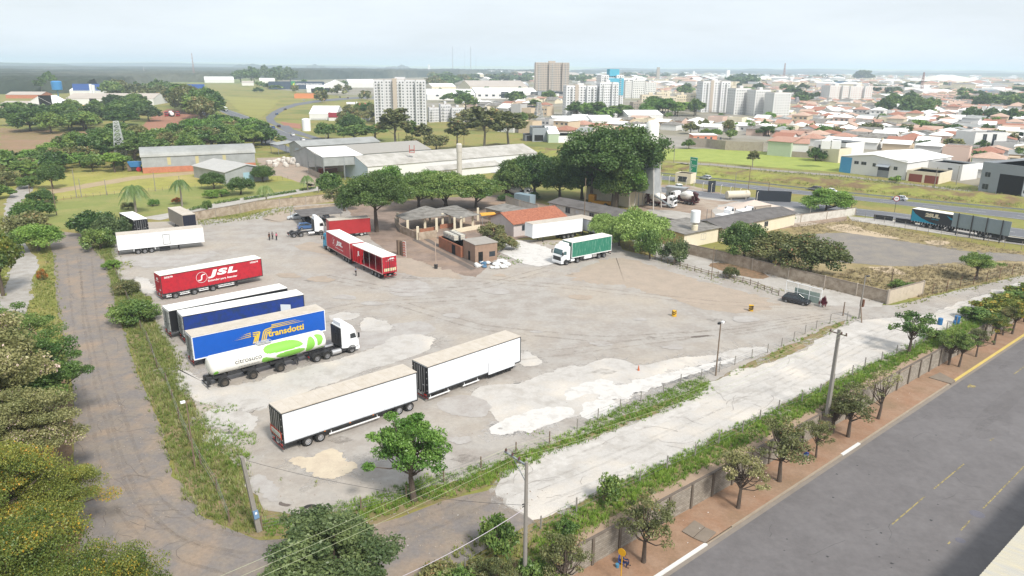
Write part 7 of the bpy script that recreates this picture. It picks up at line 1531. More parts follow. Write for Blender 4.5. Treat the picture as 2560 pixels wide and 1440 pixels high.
HS.sort(key=lambda x:x[0]); rows={}; rest=[MB()for _ in range(6)]
for n_,(d_,i,j,p)in enumerate(HS):
  kind=rs.choice(['gable_x','gable_y','hip','hip','gable_x','flat']); seed=rs.randrange(4); wn,rn=rs.choice(WM_)[0],rs.choice(RM_)[0]
  if kind=='flat':rn=rs.choice(['whitish','grey'])
  flip=j%2
  if n_<285:
    w,r,g,L,D,h=hmesh(kind,seed,wn,rn); t=thing('town_house',None,'house',tuple(p),AX+(pi if flip else 0)); inst('wall',w,t); inst('roof',r,t)
    if n_<220:inst('window',g,t)
    rows.setdefault(j,[]).append((i,t,f'{wn} {rn}-roofed {dict(gable_x="gabled", gable_y="gabled", hip="hipped", flat="flat")[kind]} house'))
  else:
    m,r,w,L,D,h=house_proto(kind,seed); M_=Matrix.Translation(p)@Matrix.Rotation(AX+(pi if flip else 0),4,'Z')
    wi,ri=rs.randrange(2),2 +rs.randrange(3)
    for src,dst in((m,rest[wi]),(r,rest[ri])):
      k0_=len(dst.v); dst.v+=[tuple(M_@Vector(v))for v in src.v]; dst.f+=[tuple(q+k0_ for q in f)for f in src.f]; dst.mi+=[0]*len(src.f)
for _ in range(1500):
  x=rs.uniform(1180,2700); dm=rs.uniform(1500,3600)if rs.random()<.8 else rs.uniform(3600,5200); q_=at(x,300); d_=Vector((q_.x,q_.y,0)).normalized(); p=d_*dm; y_=proj(p)[1]
  if x<1500 and rs.random()<.75:continue
  w_,dd,hh=rs.uniform(12,42),rs.uniform(12,40),rs.choice([4,4,5,6,8,12]); a_=AX+rs.choice([0,pi/2]); M_=Matrix.Translation(p)@Matrix.Rotation(a_,4,'Z'); bb=MB(); bb.box(0,w_,0,dd,0,hh); rr_m,_g=roof_mesh(rs.choice(['gable_x','hip','flat']),w_,dd,hh,min(4,dd*.12),None,.3); wi,ri=rs.randrange(2),rs.choice([2,3,4,5,5,5])
  for src,dst in((bb,rest[wi]),(rr_m,rest[ri])):
    k0_=len(dst.v); dst.v+=[tuple(M_@Vector(v))for v in src.v]; dst.f+=[tuple(q+k0_ for q in f)for f in src.f]; dst.mi+=[0]*len(src.f)
allr=MB()
for k,b in enumerate(rest):
  k0_=len(allr.v); allr.v+=b.v; allr.f+=[tuple(q+k0_ for q in f)for f in b.f]; allr.mi+=[k]*len(b.f)
me=bpy.data.meshes.new('distant_town'); me.from_pydata(allr.v,[],allr.f)
for m_ in(WALLW,WALLC,TILES[0],TILES[1],FIBR,ROOFW):me.materials.append(m_)
me.polygons.foreach_set('material_index',allr.mi); tag(inst('distant_town',me),kind='stuff')
def nth(n):
  U='first second third fourth fifth sixth seventh eighth ninth tenth eleventh twelfth thirteenth fourteenth fifteenth sixteenth seventeenth eighteenth nineteenth'.split(); T_={2:'twent',3:'thirt',4:'fort',5:'fift',6:'sixt',7:'sevent',8:'eight',9:'ninet'}
  if n<20:return U[n-1]
  return T_[n//10]+('ieth' if n%10 ==0 else 'y-'+U[n%10 -1])
for rk,j in enumerate(sorted(rows),1):
  for k,(i,t,desc)in enumerate(sorted(rows[j],key=lambda x:x[0]),1):tag(t,f'{desc}, {nth(k)} from the towers in the {nth(rk)} town row','house','town houses beyond the highway')
# industrial roofs scattered on the skyline side of the town
rs=random.Random(5)
for x,y,w_,hh,D in[(1665,214,46,6,60),(1720,208,60,6,80),(1790,212,50,6,70),(1850,207,60,6,80),(1930,205,90,6,90),(2010,208,70,6,90),(2090,206,60,6,80),(2160,216,60,8,60),(2230,214,66,8,60),(2210,228,50,8,40),(2290,232,60,10,40),(2420,214,60,7,70),(2500,222,70,8,60),(2345,240,80,12,36),(2470,236,70,10,40),(1640,226,40,8,40),(1700,222,46,7,50),(940,212,50,7,60),(1000,216,60,7,60),(2240,250,50,8,30),(2545,240,50,8,40),(1560,215,40,7,60),(2120,226,40,7,40),(1460,205,60,6,70),(620,214,30,5,40),(1110,224,60,6,60)]:
  m_=rs.choice([(WALLW,ROOFW,'white'),(WALLW,OLDR,'pale'),(WALLC,ROOFW,'cream'),(mat('blue_shed',srgb('#6d93b8'),.6),SHEETR,'blue-walled')]); p,q=at(x-w_/2,y),at(x+w_/2,y)
  t=house('warehouse',None,'warehouse',(x-w_/2,y),(x+w_/2,y),D=D,h=max(5,up_at(x,y,y-hh)),roof=rs.choice(['gable_x','flat','barrel']),rh=D*.07,wall=m_[0],rmat=m_[1],ov=.2); auto(t,m_[2]+' distant warehouse','warehouse','distant warehouses')
# far road vehicles
for k,(x,y,kind,c_)in enumerate([(697,318,'hatch',PM),(668,313,'hatch',PK),(683,321,'hatch',PB),(732,340,'sedan',PWc),(757,352,'hatch',PWc),(713,275,'hatch',PK),(692,287,'hatch',PB),(745,243,'sedan',PWc),(788,246,'sedan',PS),(760,252,'sedan',PS),(410,220,'sedan',PWc),(425,226,'sedan',PS),(402,216,'sedan',PWc),(418,217,'hatch',PK),(815,246,'hatch',PWc),(850,244,'hatch',PK),(870,246,'sedan',PM)]):
  o=car(None,119 if x<1000 and y>260 else 100,kind,c_,'x',loc=tuple(at(x,y)+Vector((0,0,.07)))); o.name='distant_car'; auto(o,{PM:'maroon',PK:'black',PB:'blue',PWc:'white',PS:'silver'}[c_]+' distant car','car','cars on the distant roads')
for x,y,lab in((566,279,'white tanker lorry coming along the highway beyond the grove'),(866,265,'white tanker lorry parked beside the red one on the slope'),(893,268,'red and white lorry parked on the slope near the nearest tower'),(431,292,'white lorry behind the row of red lorries'),):
  t=thing('distant_lorry',lab,'lorry',tuple(at(x,y)),R(120 if x<600 else 20)); b=MB(); b.lathe([(.1,0),(1.3,.2),(1.3,8),(.1,8.3)],'x',14,c=(0,0,2.2)); b.build('tank',REDP if 'red and' in lab else WHITE,t,smooth=True); cabover(t,9,WHITE,zt=3.2,lc=2,W=2.5); wheels(t,[1.5,2.8,10.2],'steel',2.6)
for k,x in enumerate((418,432,446)):
  t=thing('red_lorry',f'red lorry cab parked under the grove, {("first", "middle", "last")[k]} of three','lorry',tuple(at(x,290)),R(-70)); cabover(t,3,REDP,zt=3,lc=2.0,W=2.5,mirrors=False); MB().box(-2,2.8,-1.2,1.2,.9,1.8).build('bed',CHASS,t); wheels(t,[-1,4],'steel',2.5)
t=thing('farm_tractor','blue and red farm trailer with a big red wheel beside the barrel-roofed warehouse','farm machine',tuple(at(341,428)),R(20)); MB().prism([(-1.5,1.6),(1.5,1.6),(2.4,3.4),(-2.4,3.4)],-1.2,1.2).build('hopper',mat('farm_blue',srgb('#3a78ad'),.5),t); MB().box(-2.6,-1.4,-.8,.8,.3,2.6).build('wooden_side',WOODP,t); b=MB(); b.tube((1,-1.5,.8),(1,-1.2,.8),.8,n=18); b.tube((1,1.2,.8),(1,1.5,.8),.8,n=18); b.build('big_wheel',mat('wheel_red',srgb('#b32e38'),.5),t); MB().box(-1.4,2,-1,1,.5,1.5).build('body',CHASS,t)

rs=random.Random(8); BG=mat('bulk_bag',srgb('#d3cdc4'),.8,var=.1,vs=1)
BGM=[]
for k in range(3):
  b=MB(); b.lathe([(.1,0),(.6,.05),(.72,.5),(.6,.95),(.2,1.1)],'z',9); b.v=[(x*rs.uniform(.85,1.15),y*rs.uniform(.85,1.15),z)for x,y,z in b.v]; BGM.append(b.mesh('bulk_bag',BG,smooth=True))
for k in range(26):
  x,y=rs.uniform(655,745),rs.uniform(402,418); g=at(x,y); o=inst('bulk_bag',BGM[k%3],None,(g.x,g.y,.02 +(.9 if k%4 ==0 else 0)),(0,0,rs.uniform(0,6)),rs.uniform(1.0,1.5)); tag(o,'white bulk bag in the litter beside the grey hangar','bag','white bulk bags beside the grey hangar')
for k in range(10):
  x,y=rs.uniform(383,420),rs.uniform(328,334); g=at(x,y); o=inst('bulk_bag',BGM[k%3],None,tuple(g),(0,0,rs.uniform(0,6)),1.4); tag(o,'white bulk bag lying on the reddish field near the lattice pylon','bag','white bulk bags on the reddish field')
t,H=signboard((417,240),218,14,13,'tall roadside advertising board in white, blue and yellow over the grove',WTXT,posts=2,ang=10,name='advertising_board',cat='billboard',border=False)
MB().box(-6.9,6.9,-.1,-.05,H-9,H-5).build('blue_band',mat('ad_blue',srgb('#4a4f9a'),.6),t); MB().box(-6.9,6.9,-.1,-.05,H-13,H-9.2).build('yellow_band',mat('ad_yellow',srgb('#d9a93a'),.6),t)
# ---------------------------------------------------------------- trees
K_ALB=1.0
BARK=mat('bark',(.105,.08,.062),.95,var=.25,vs=4,bump=.5,bs=6); BARKP=mat('pale_bark',(.24,.21,.18),.95,var=.2,vs=4); BARKR=mat('dark_trunk',(.06,.042,.035),.95,var=.2,vs=4)
LF={'dark':leafmat('leaf_dark',(0.045,0.095,0.026),(0.131,0.214,0.053)),'mid':leafmat('leaf_mid',(0.074,0.149,0.035),(0.219,0.306,0.074)),
      'bright':leafmat('leaf_bright',(0.091,0.201,0.031),(0.236,0.376,0.079)),'olive':leafmat('leaf_olive',(0.109,0.126,0.045),(0.263,0.271,0.109),(0.350,0.227,0.105)),
      'brown':leafmat('leaf_brown',(0.149,0.166,0.060),(0.385,0.367,0.158),(0.595,0.455,0.420)),'yellow':leafmat('leaf_yellow',(0.075,0.131,0.027),(0.294,0.300,0.056),(0.562,0.338,0.037)),
      'blueg':leafmat('leaf_deep_green',(0.050,0.088,0.033),(0.150,0.206,0.075)),'willow':leafmat('leaf_willow',(0.149,0.254,0.053),(0.350,0.490,0.149)),'palm':leafmat('leaf_palm',(0.079,0.149,0.039),(0.227,0.315,0.105)),
      'red':leafmat('leaf_red',(0.062,0.094,0.031),(0.188,0.200,0.075),(0.300,0.138,0.075)),'maroon':leafmat('leaf_maroon',(0.088,0.010,0.018),(0.245,0.035,0.053)),'orange':leafmat('leaf_orange',(0.140,0.175,0.053),(0.700,0.210,0.035),(0.875,0.210,0.035))}
def leaf_quads(rg,C,rad,n,size,flat=1.0,out=None,droop=0.0,asp=1.7):
  """n leaf-sized quads through a blob of centre C"""
  d=rg.normal(size=(n,3)); d/=np.linalg.norm(d,axis=1)[:,None]; r=rg.random(n)**.45
  P=C+d*r[:,None]*rad*np.array([1,1,flat])
  nr=rg.normal(size=(n,3))*1.0 +d*.5 +np.array([0,0,.35]); nr/=np.linalg.norm(nr,axis=1)[:,None]
  a=np.cross(nr,rg.normal(size=(n,3))); a/=np.linalg.norm(a,axis=1)[:,None]+1e-9
  if droop:a=a*(1 -droop)+np.array([0,0,-1.])*droop; a/=np.linalg.norm(a,axis=1)[:,None]
  b=np.cross(nr,a); b/=np.linalg.norm(b,axis=1)[:,None]+1e-9; s=size*(.6 +.8 *rg.random(n))[:,None]
  a=a*s*asp/2; b=b*s/2
  return np.stack([P-a*1.0 -b*.3,P-a*.1 -b,P+a,P-a*.1 +b],1).reshape(-1,3)
TREES={}
KIND=dict( # crown rx, rz, centre z, trunk h, clumps, leaves, leaf size, shell, flatness of clumps, leaf material, bark
  round=dict(rx=3.6,rz=3.2,cz=4.0,th=1.5,nc=46,nl=120,ls=.42,shell=.62,cf=.8,cr=.34),dense=dict(rx=4.2,rz=3.9,cz=4.5,th=1.2,nc=70,nl=130,ls=.45,shell=.7,cf=.85,cr=.30),
  loose=dict(rx=3.2,rz=2.5,cz=4.9,th=2.4,nc=34,nl=90,ls=.34,shell=.45,cf=.6,cr=.30),giant=dict(rx=6.2,rz=4.3,cz=8.4,th=4.2,nc=100,nl=120,ls=.42,shell=.55,cf=.75,cr=.24),
  umbrella=dict(rx=5.6,rz=3.6,cz=4.0,th=1.0,nc=84,nl=110,ls=.42,shell=.5,cf=.45,cr=.26),
  airy=dict(rx=3.2,rz=3.1,cz=5.0,th=2.2,nc=46,nl=110,ls=.34,shell=.30,cf=.5,cr=.24),feather=dict(rx=4.2,rz=2.6,cz=4.6,th=2.4,nc=50,nl=125,ls=.3,shell=.25,cf=.38,cr=.26),
  tall=dict(rx=3.0,rz=5.2,cz=10.0,th=5.5,nc=52,nl=110,ls=.5,shell=.5,cf=.9,cr=.34),bush=dict(rx=1.7,rz=1.35,cz=1.25,th=.4,nc=26,nl=90,ls=.28,shell=.55,cf=.8,cr=.36),
  thin=dict(rx=2.6,rz=2.4,cz=4.2,th=1.6,nc=22,nl=34,ls=.36,shell=.5,cf=.7,cr=.24),willow=dict(rx=3.4,rz=3.0,cz=3.9,th=1.5,nc=60,nl=150,ls=.36,shell=.7,cf=1.1,cr=.28,droop=.6))
def tree_mesh(kind,seed,leaf,q=1.0,lsz=1.0,bark=None):
  key=(kind,seed,leaf,q,lsz)
  if key in TREES:return TREES[key]
  k=KIND[kind]; rg=np.random.default_rng(seed*101 +len(kind)); rr_=random.Random(seed)
  nc=int(k['nc']*(q**.4)); V=[]; T=[]; cl=[]
  lop=rg.normal(size=(3,3)); 
  for i in range(nc):
    d=rg.normal(size=3); d/=np.linalg.norm(d); d[2]=abs(d[2])*1.15 -.35 if kind not in('umbrella',)else abs(d[2])*.9 -.1
    r=k['shell']+(1 -k['shell'])*rg.random()**.7; aa=atan2(d[1],d[0]); r*=1 +.16 *sin(3 *aa+seed)+.12 *sin(2 *aa+seed*2.3 +3 *d[2])+.13 *rg.normal(); r=min(r,1.12)
    c=np.array([d[0]*k['rx'],d[1]*k['rx'],d[2]*k['rz']])*r+np.array([0,0,k['cz']]); cr=k['cr']*k['rx']*(.65 +.6 *rg.random()); cl.append(c)
    n=max(6,int(k['nl']*q)); V.append(leaf_quads(rg,c,cr,n,k['ls']*lsz,k['cf'],droop=k.get('droop',0)))
    base=rg.random()*.7 +.05; T.append(np.clip(base+rg.normal(size=n)*.17,0,1))
  V=np.concatenate(V); T=np.concatenate(T); F=np.arange(len(V)).reshape(-1,4)
  cm=fast_mesh('crown_'+kind,V,F,LF[leaf],T)
  b=MB(); th=k['th']; r0=.055 *k['rx']+.05; top=Vector((rr_.uniform(-.2,.2),rr_.uniform(-.2,.2),th)); b.tube((0,0,-.1),top,r0*1.25,r0*.85,8)
  cen=Vector((0,0,k['cz']+k['rz']*.35)); b.tube(top,top.lerp(cen,.7),r0*.8,r0*.35,7); sel=list(range(0,nc,1 if kind in('airy','feather','loose','thin')else max(1,nc//14)))
  for i in sel:
    c=Vector(cl[i]); s_=top.lerp(cen,rr_.uniform(0,.6)); m_=s_.lerp(c,.5)+Vector((0,0,-.12 *k['rz']if kind!='umbrella' else .1)); b.tube(s_,m_,r0*.38,r0*.24,5); b.tube(m_,c,r0*.24,r0*.08,4)
  bk=bark or(BARKP if kind in('tall',)else BARK); TREES[key]=(b.mesh('trunk_'+kind,bk,smooth=True),cm,k['cz']+k['rz'],k['rx']*2.1); return TREES[key]
def tree(x,yb,yt,wpx,kind,leaf,label=None,desc=None,seed=None,q=.5,z=0,name=None,cat='tree',group=None,lsz=None,bark=None):
  p=at(x,yb,z); H=up_at(x,yb,yt,z); dist=(p-Vector((0,0,CH))).length; W_=wpx*dist/FPX
  if lsz is None:lsz={True:.5,False:1.0}[dist<110]; lsz=1.5 if dist>330 else lsz
  seed=seed if seed is not None else(int(x)*7 +int(yb))%4
  tm,cm,h0,w0=tree_mesh(kind,seed,leaf,q,lsz,bark)
  nm=name or{'bush':'bush','willow':'tree'}.get(kind,'tree'); t=thing(nm,label,cat if kind!='bush' else 'bush',(p.x,p.y,z),(x*1.7)%6.28,group); s=(W_/w0,W_/w0,H/h0)
  inst('trunk' if kind!='bush' else 'stem',tm,t,scale=s); inst('crown',cm,t,scale=s)
  if desc:auto(t,desc,'tree' if kind!='bush' else 'bush',group)
  return t
def palm(x,yb,yt,wpx,label,seed=0,nf=22,z=0):
  p=at(x,yb,z); H=up_at(x,yb,yt,z); W_=wpx*(p-Vector((0,0,CH))).length/FPX; R_=W_/2; rr_=random.Random(seed); rg=np.random.default_rng(seed); t=thing('palm_tree',label,'palm',(p.x,p.y,z),seed)
  ht=max(.3,H-R_*.55); b=MB(); b.tube((0,0,-.1),(.1,0,ht),max(.14,R_*.085),max(.1,R_*.06),9); b.build('trunk',BARKP,t); V=[]; T=[]
  for k in range(nf):
    a=2 *pi*k/nf*2.4 +rr_.uniform(-.2,.2); up=rr_.uniform(-.1,.95); L=R_*rr_.uniform(.9,1.15); pts=[]
    for i in range(9):
      u=i/8; rad=L*(u*.95); zz=ht+L*(up*u-(.85 +.5 *up)*1.15 *u*u); pts.append(np.array([.1 +cos(a)*rad,sin(a)*rad,zz]))
    side=np.array([-sin(a),cos(a),0])
    for i in range(8):
      for s in(-1,1):
        for j in range(3):
          u=(i+j/3)/8; q=pts[i]*(1 -j/3)+pts[i+1]*j/3; wl=R_*.30 *sin(pi*min(1,u*.85 +.12)); e=q+side*s*wl*.8 +(pts[i+1]-pts[i])*.9 +np.array([0,0,-wl*.7]); d=(pts[i+1]-pts[i])*.13
          V+=[q-d,q+d,e,e-d*.5]; T.append(np.clip(rg.normal(.45,.2)-.0,0,1))
  me=fast_mesh('fronds',np.array(V),np.arange(len(V)).reshape(-1,4),LF['palm'],T); inst('crown',me,t); return t

# --- foreground
tree(1035,1252,1022,200,'airy','bright','leafy green tree standing alone in front of the white trailers at the fence',q=2.6,lsz=.36,seed=1,bark=BARK)
tree(835,1545,1288,310,'airy','blueg','dark green tree at the bottom, in front of the bent lane corner',q=4.5,lsz=.32,seed=2)
tree(1240,1392,1290,95,'bush','mid','bushy green shrub just beside the tall front utility pole',q=1.2,lsz=.55)
tree(1525,1258,1186,62,'bush','mid','small leafy shrub in the grass beside the strip road fence',q=.8,lsz=.6)
for x,yb,yt,w,k,l,lab,q_ in[
  (0,1090,850,270,'round','mid','full dark green tree low behind the twiggy trees at the frame edge',1.5),
  (-20,1150,790,300,'airy','brown','large twiggy olive-brown tree with faint pink blossom by the old lane',1.6),(100,1085,812,190,'airy','mid','dark green crown leaning over the lane edge above the pink-blossomed tree',1.5),
  (20,960,745,190,'airy','mid','olive-green tree at the frame edge, highest up of the lane-side mass',1.3),(85,1225,960,210,'airy','brown','brownish twiggy tree low over the middle of the lane verge',1.8),
  (150,1350,1170,215,'feather','yellow','feathery yellow-green tree with its trunk visible at the lane corner',2.2),(-10,1400,1085,270,'feather','yellow','yellow-tinged feathery tree at the frame edge beside the lane',1.6),
  (50,1640,1300,320,'feather','yellow','broad yellow-green feathery tree filling the bottom corner',1.5),(275,1660,1372,250,'feather','yellow','spreading green feathery tree reaching out at the bottom beside the lane',1.5)]:
  tree(x,yb,yt,w,k,l,lab,q=q_*(4.2 if k=='round' else 3.0),lsz=.22)
tree(8,740,562,95,'round','yellow','yellowish round tree at the frame edge beside the pale gravel track',q=1,lsz=.6)
tree(12,900,780,120,'loose','brown','thin grey-brown bush-like tree beside the end of the gravel track',q=1.0,lsz=.6)
# --- pavement row
G_='small trees on the dirt pavement'
for x,yb,yt,w,k,l,lab in[(1250,1545,1385,120,'loose','olive','small tree cut off by the bottom edge left of the tall front pole'),(1408,1500,1325,150,'loose','olive','loose olive tree beside the base of the tall front pole'),(1609,1405,1228,168,'loose','olive','full-crowned pavement tree right behind the sitting person'),(1845,1270,1112,145,'loose','brown','brownish thin-crowned tree at the start of the long kerb'),(1948,1203,1038,165,'loose','olive','broad olive tree left of the crouching person'),(2040,1143,1042,80,'loose','olive','small tree right beside the crouching person'),
  (2120,1092,955,130,'loose','olive','two-stemmed pavement tree below the leaning utility pole'),(2083,1083,985,80,'loose','olive','low tree against the wall below the leaning utility pole'),(2195,1047,915,105,'thin','brown','sparse brown tree in the dirt past the two-stemmed one'),(2372,912,822,88,'dense','mid','dark compact tree next to the yellow kerb end, nearer one'),(2397,917,818,85,'dense','mid','dark compact tree next to the yellow kerb end, farther one'),
  (2440,892,812,66,'loose','olive','slim tree by the yellow kerb, first after the dark compact pair'),(2485,862,775,80,'loose','yellow','yellowish tree by the yellow kerb, second after the dark pair'),(2507,838,760,60,'loose','olive','olive tree by the yellow kerb, third after the dark pair'),(2530,835,742,80,'loose','yellow','yellowish tree by the yellow kerb, fourth after the dark pair'),(2560,805,728,70,'loose','yellow','last yellowish tree of the kerb row at the frame edge')]:
  tree(x,yb,yt,w*(.86 if x<2300 else .72),'airy' if k in('loose','dense')else k,l,lab,q=1.0,z=ZS+.12,lsz=.40,group=G_,seed=int(x)%7 +3)
tree(2272,882,770,88,'thin','mid','sparse dark shrub-like tree in the fence strip before the dark compact pair',q=2.6,lsz=.46)
for x,yb,yt,w,l in[(2340,850,822,40,'mid'),(2445,800,770,70,'mid'),(2480,785,752,70,'yellow'),(2510,775,735,70,'yellow'),(2545,760,728,70,'mid'),(2580,745,712,80,'yellow'),(2545,745,722,50,'dark'),(2430,795,780,40,'mid'),(1090,1455,1405,80,'olive'),(1140,1470,1420,90,'mid'),(1200,1440,1400,70,'olive'),(1330,1440,1400,70,'mid'),(1420,1330,1300,50,'mid')]:tree(x,yb,yt,w,'bush',l,desc={'mid':'green bush','yellow':'yellowish bush','dark':'dark bush','olive':'olive bush'}[l]+' in the roadside strip',q=.9,lsz=.7,group='bushes of the roadside strip')
# --- lane and lawn
for x,yb,yt,w,k,l,lab in[(106,508,475,46,'bush','dark','round dark bush between gravel track and mown lawn'),(82,548,503,70,'bush','mid','hedge-like bush below the round dark one'),(78,590,530,76,'bush','olive','olive hedge bush beside the gravel track'),(95,628,562,84,'round','bright','low round green tree at the end of the old asphalt lane'),(68,575,545,60,'bush','mid','small bush tucked behind the olive hedge bush'),(238,590,528,76,'bush','dark','tall dark bush beside the black box trailer'),(272,600,540,70,'bush','blueg','bluish bush squeezed against the black box trailer'),(250,625,570,60,'bush','mid','green bush at the lane mouth'),(340,805,752,96,'bush','mid','rounded green bush beside the stacked blue trailers'),(283,672,650,34,'bush','bright','small bright bush under the refrigerated trailer rear'),(318,735,700,50,'bush','olive','weedy bush by the red trailer rear'),(300,790,765,36,'bush','mid','small weed bush at the lane edge'),
  (108,700,672,18,'bush','orange','orange-flowered climber on a post beside the lane'),(535,472,430,50,'dense','dark','round dark lawn tree before the small metal shed'),(602,486,443,54,'round','dark','dark lawn tree to the fore of the metal shed door'),(658,455,414,46,'round','dark','dark tree at the corner of the metal shed'),(553,492,472,34,'bush','bright','low bright bush on the lawn'),(528,495,474,30,'bush','bright','second low bright bush on the lawn'),(383,515,498,22,'bush','bright','tiny bright bush beside the first palm'),(443,508,494,18,'bush','orange','tiny orange-brown bush beside the second palm'),(320,523,505,24,'bush','olive','brownish shrub at the foot of the first palm'),(132,472,410,50,'round','dark','dark tree at the bend of the gravel track'),(73,470,440,40,'bush','mid','bush at the far end of the gravel track'),
  (520,527,500,20,'bush','mid','small bush by the lawn footpath'),(2065,532,472,90,'dense','bright','bright green round tree at the corner of the concrete yard'),(2440,700,630,74,'loose','mid','lone loose tree in the vacant lot near the rusty fence'),(2255,722,702,46,'bush','mid','low bush inside the corner of the vacant lot'),(2057,768,741,15,'bush','maroon','narrow maroon shrub beside the mesh shelter'),(1978,560,535,20,'thin','bright','young slender papaya-like plant beside the mouldy white wall'),
  (1860,652,557,106,'dense','dark','dark round tree overhanging the driveway wall'),(1925,660,582,126,'loose','olive','olive spreading tree behind the driveway wall'),(2020,688,590,136,'loose','red','reddish-tinged olive tree behind the driveway wall'),
  (1592,622,528,128,'willow','willow','large bright willow-like tree behind the green-tarp lorry'),(1508,600,537,74,'willow','willow','smaller bright willow-like tree between the white trailer and the lorry'),(1548,615,560,70,'willow','willow','middle willow-like tree in the bright clump'),(1625,648,575,56,'bush','mid','tall oleander bush at the end of the rail fence'),(1690,656,600,54,'bush','blueg','oleander bush growing through the rail fence'),(1825,695,668,34,'bush','olive','small weedy bush on the rail fence'),(1255,625,590,60,'bush','olive','weedy bush at the gable of the tiled house'),(1230,600,560,60,'bush','olive','dry tall bush beside the yellow awning'),(1330,498,480,40,'bush','dark','dark bush over the blue-grey container'),(1268,502,485,36,'bush','dark','dark bush on the grey weathered wall')]:
  nr=at(x,yb).length<130; tree(x,yb,yt,w*1.08,{'loose':'round'}.get(k,k)if yb>640 and w>100 else k,l,lab,q=2.2 if nr else 2.0,lsz=.36 if nr else .46)
tree(942,580,428,158,'giant','dark','massive dark spreading tree beside the white bonneted lorry',q=3.6,lsz=.42,seed=3); tree(970,480,414,80,'dense','bright','bright crown rising behind the massive dark tree',q=1,lsz=.8); tree(828,500,432,64,'dense','mid','round mango-like tree at the factory gable corner',q=1,lsz=.8); tree(862,528,462,84,'loose','olive','twiggy greyish tree beside the massive dark tree',q=1.3,lsz=.7)
for x,yb,yt,w,l,lab in[(1045,525,432,150,'mid','umbrella-crowned tree right behind the open shed'),(1115,522,426,170,'mid','widest umbrella-crowned tree behind the sheds'),(1190,520,438,130,'mid','umbrella-crowned tree above the yellow awning'),(1080,500,424,80,'bright','lighter umbrella crown against the factory wall')]:tree(x,yb,yt,w,'umbrella',l,lab,q=2.4,lsz=.46)
for x,yb,yt,w,k,l,lab in[(1285,492,400,96,'dense','dark','first dark rounded tree at the factory end of the big grove'),(1338,492,384,112,'dense','dark','second dark rounded tree of the big grove'),(1400,495,392,112,'dense','dark','third dark tree of the big grove, before the long white building'),(1455,498,368,120,'dense','dark','dark tree joining the grove to the giant tree'),(1535,522,306,244,'giant','dark','giant dark broad tree towering over the concrete plant'),(1478,510,345,120,'giant','dark','side crown of the giant grove facing the factory'),(1572,526,392,66,'tall','bright','slim bright climber-covered tree beside the grey hopper'),(1540,520,395,120,'round','mid','green lower tree under the giant crown'),(1610,500,352,70,'round','mid','outer edge crown beside the white silo')]:tree(x,yb,yt,w,k,l,lab,q=2.6,lsz=.46)
palm(340,532,448,66,'largest palm on the lawn behind the black box trailer',1,26); palm(456,516,438,50,'slim palm on the lawn behind the grey-tan trailer',2); palm(667,508,455,44,'palm at the lawn edge before the plaster wall',3); palm(770,476,430,38,'palm in front of the tall steel canopy',4); palm(797,482,447,26,'small yellowish palm beside the steel canopy palm',5,14); palm(515,520,498,26,'very small palm on the footpath hedge',6,14); palm(275,545,530,30,'stemless small palm by the tall dark bush',7,14); palm(728,500,487,14,'tiny palm sapling below the hedge row',8,10); palm(2418,402,372,34,'palm behind the white store in the town',9); palm(1866,320,285,50,'palm clump over the tiled roofs nearest the white slabs',10,26); palm(2205,303,276,30,'palm in the middle of the tiled roofs',11)
for(a_,b_,lab)in(((478,526),(530,513),'first clipped hedge strip along the lawn footpath'),((540,510),(600,500),'second clipped hedge strip along the footpath'),((612,500),(742,480),'longest clipped hedge along the lawn footpath'),((752,477),(792,471),'short clipped hedge strip near the wall')):
  p,q=at(*a_),at(*b_); L=(q-p).length; rg=np.random.default_rng(int(L)); V=[]; T=[]
  for k in range(int(L/.5)):V.append(leaf_quads(rg,np.array([k*.5,0,.38]),.5,40,.2,.9)); T.append(np.clip(rg.normal(.4,.2,40),0,1))
  V=np.concatenate(V); t=tag(inst('hedge',fast_mesh('hedge',V,np.arange(len(V)).reshape(-1,4),LF['mid'],np.concatenate(T)),None,tuple(p),(0,0,heading(p,q))),lab,'hedge')
# --- mid distance
for x,yb,yt,w,k,l,lab in[(990,375,268,78,'tall','olive','tall eucalyptus in front of the nearest tower'),(1062,374,308,44,'tall','olive','narrow eucalyptus left of the two wide ones'),(1143,376,294,60,'tall','olive','eucalyptus between the poles behind the factory'),(1210,375,264,84,'tall','olive','tallest wide eucalyptus behind the factory'),(1272,370,278,84,'tall','olive','wide eucalyptus at the factory roof end'),(1030,372,300,34,'tall','mid','thin tree right of the tower eucalyptus'),(885,352,312,70,'round','mid','round tree behind the long hangar'),(940,352,310,80,'loose','mid','light tree behind the long hangar ridge'),(820,348,306,56,'round','mid','tree below the red-banded showroom'),(1090,378,335,60,'round','olive','low brownish tree behind the factory roof'),(1030,378,340,50,'round','olive','low tree near the roof frame'),
  (665,362,335,40,'loose','bright','small light tree by the highway fence'),(705,362,338,30,'loose','mid','second small tree by the highway fence'),(1722,372,348,30,'round','mid','small round tree before the raw concrete wall'),(1662,368,348,22,'round','mid','tiny tree on the meadow lane'),(1881,418,376,26,'tall','olive','thin yellowish tree on the bank above the highway'),(2238,456,438,24,'bush','bright','small bright bush before the red gates'),(2040,402,368,40,'bush','dark','dark bush on the brown block wall')]:tree(x,yb,yt,w,k,l,lab,q=.7,lsz=1.0)
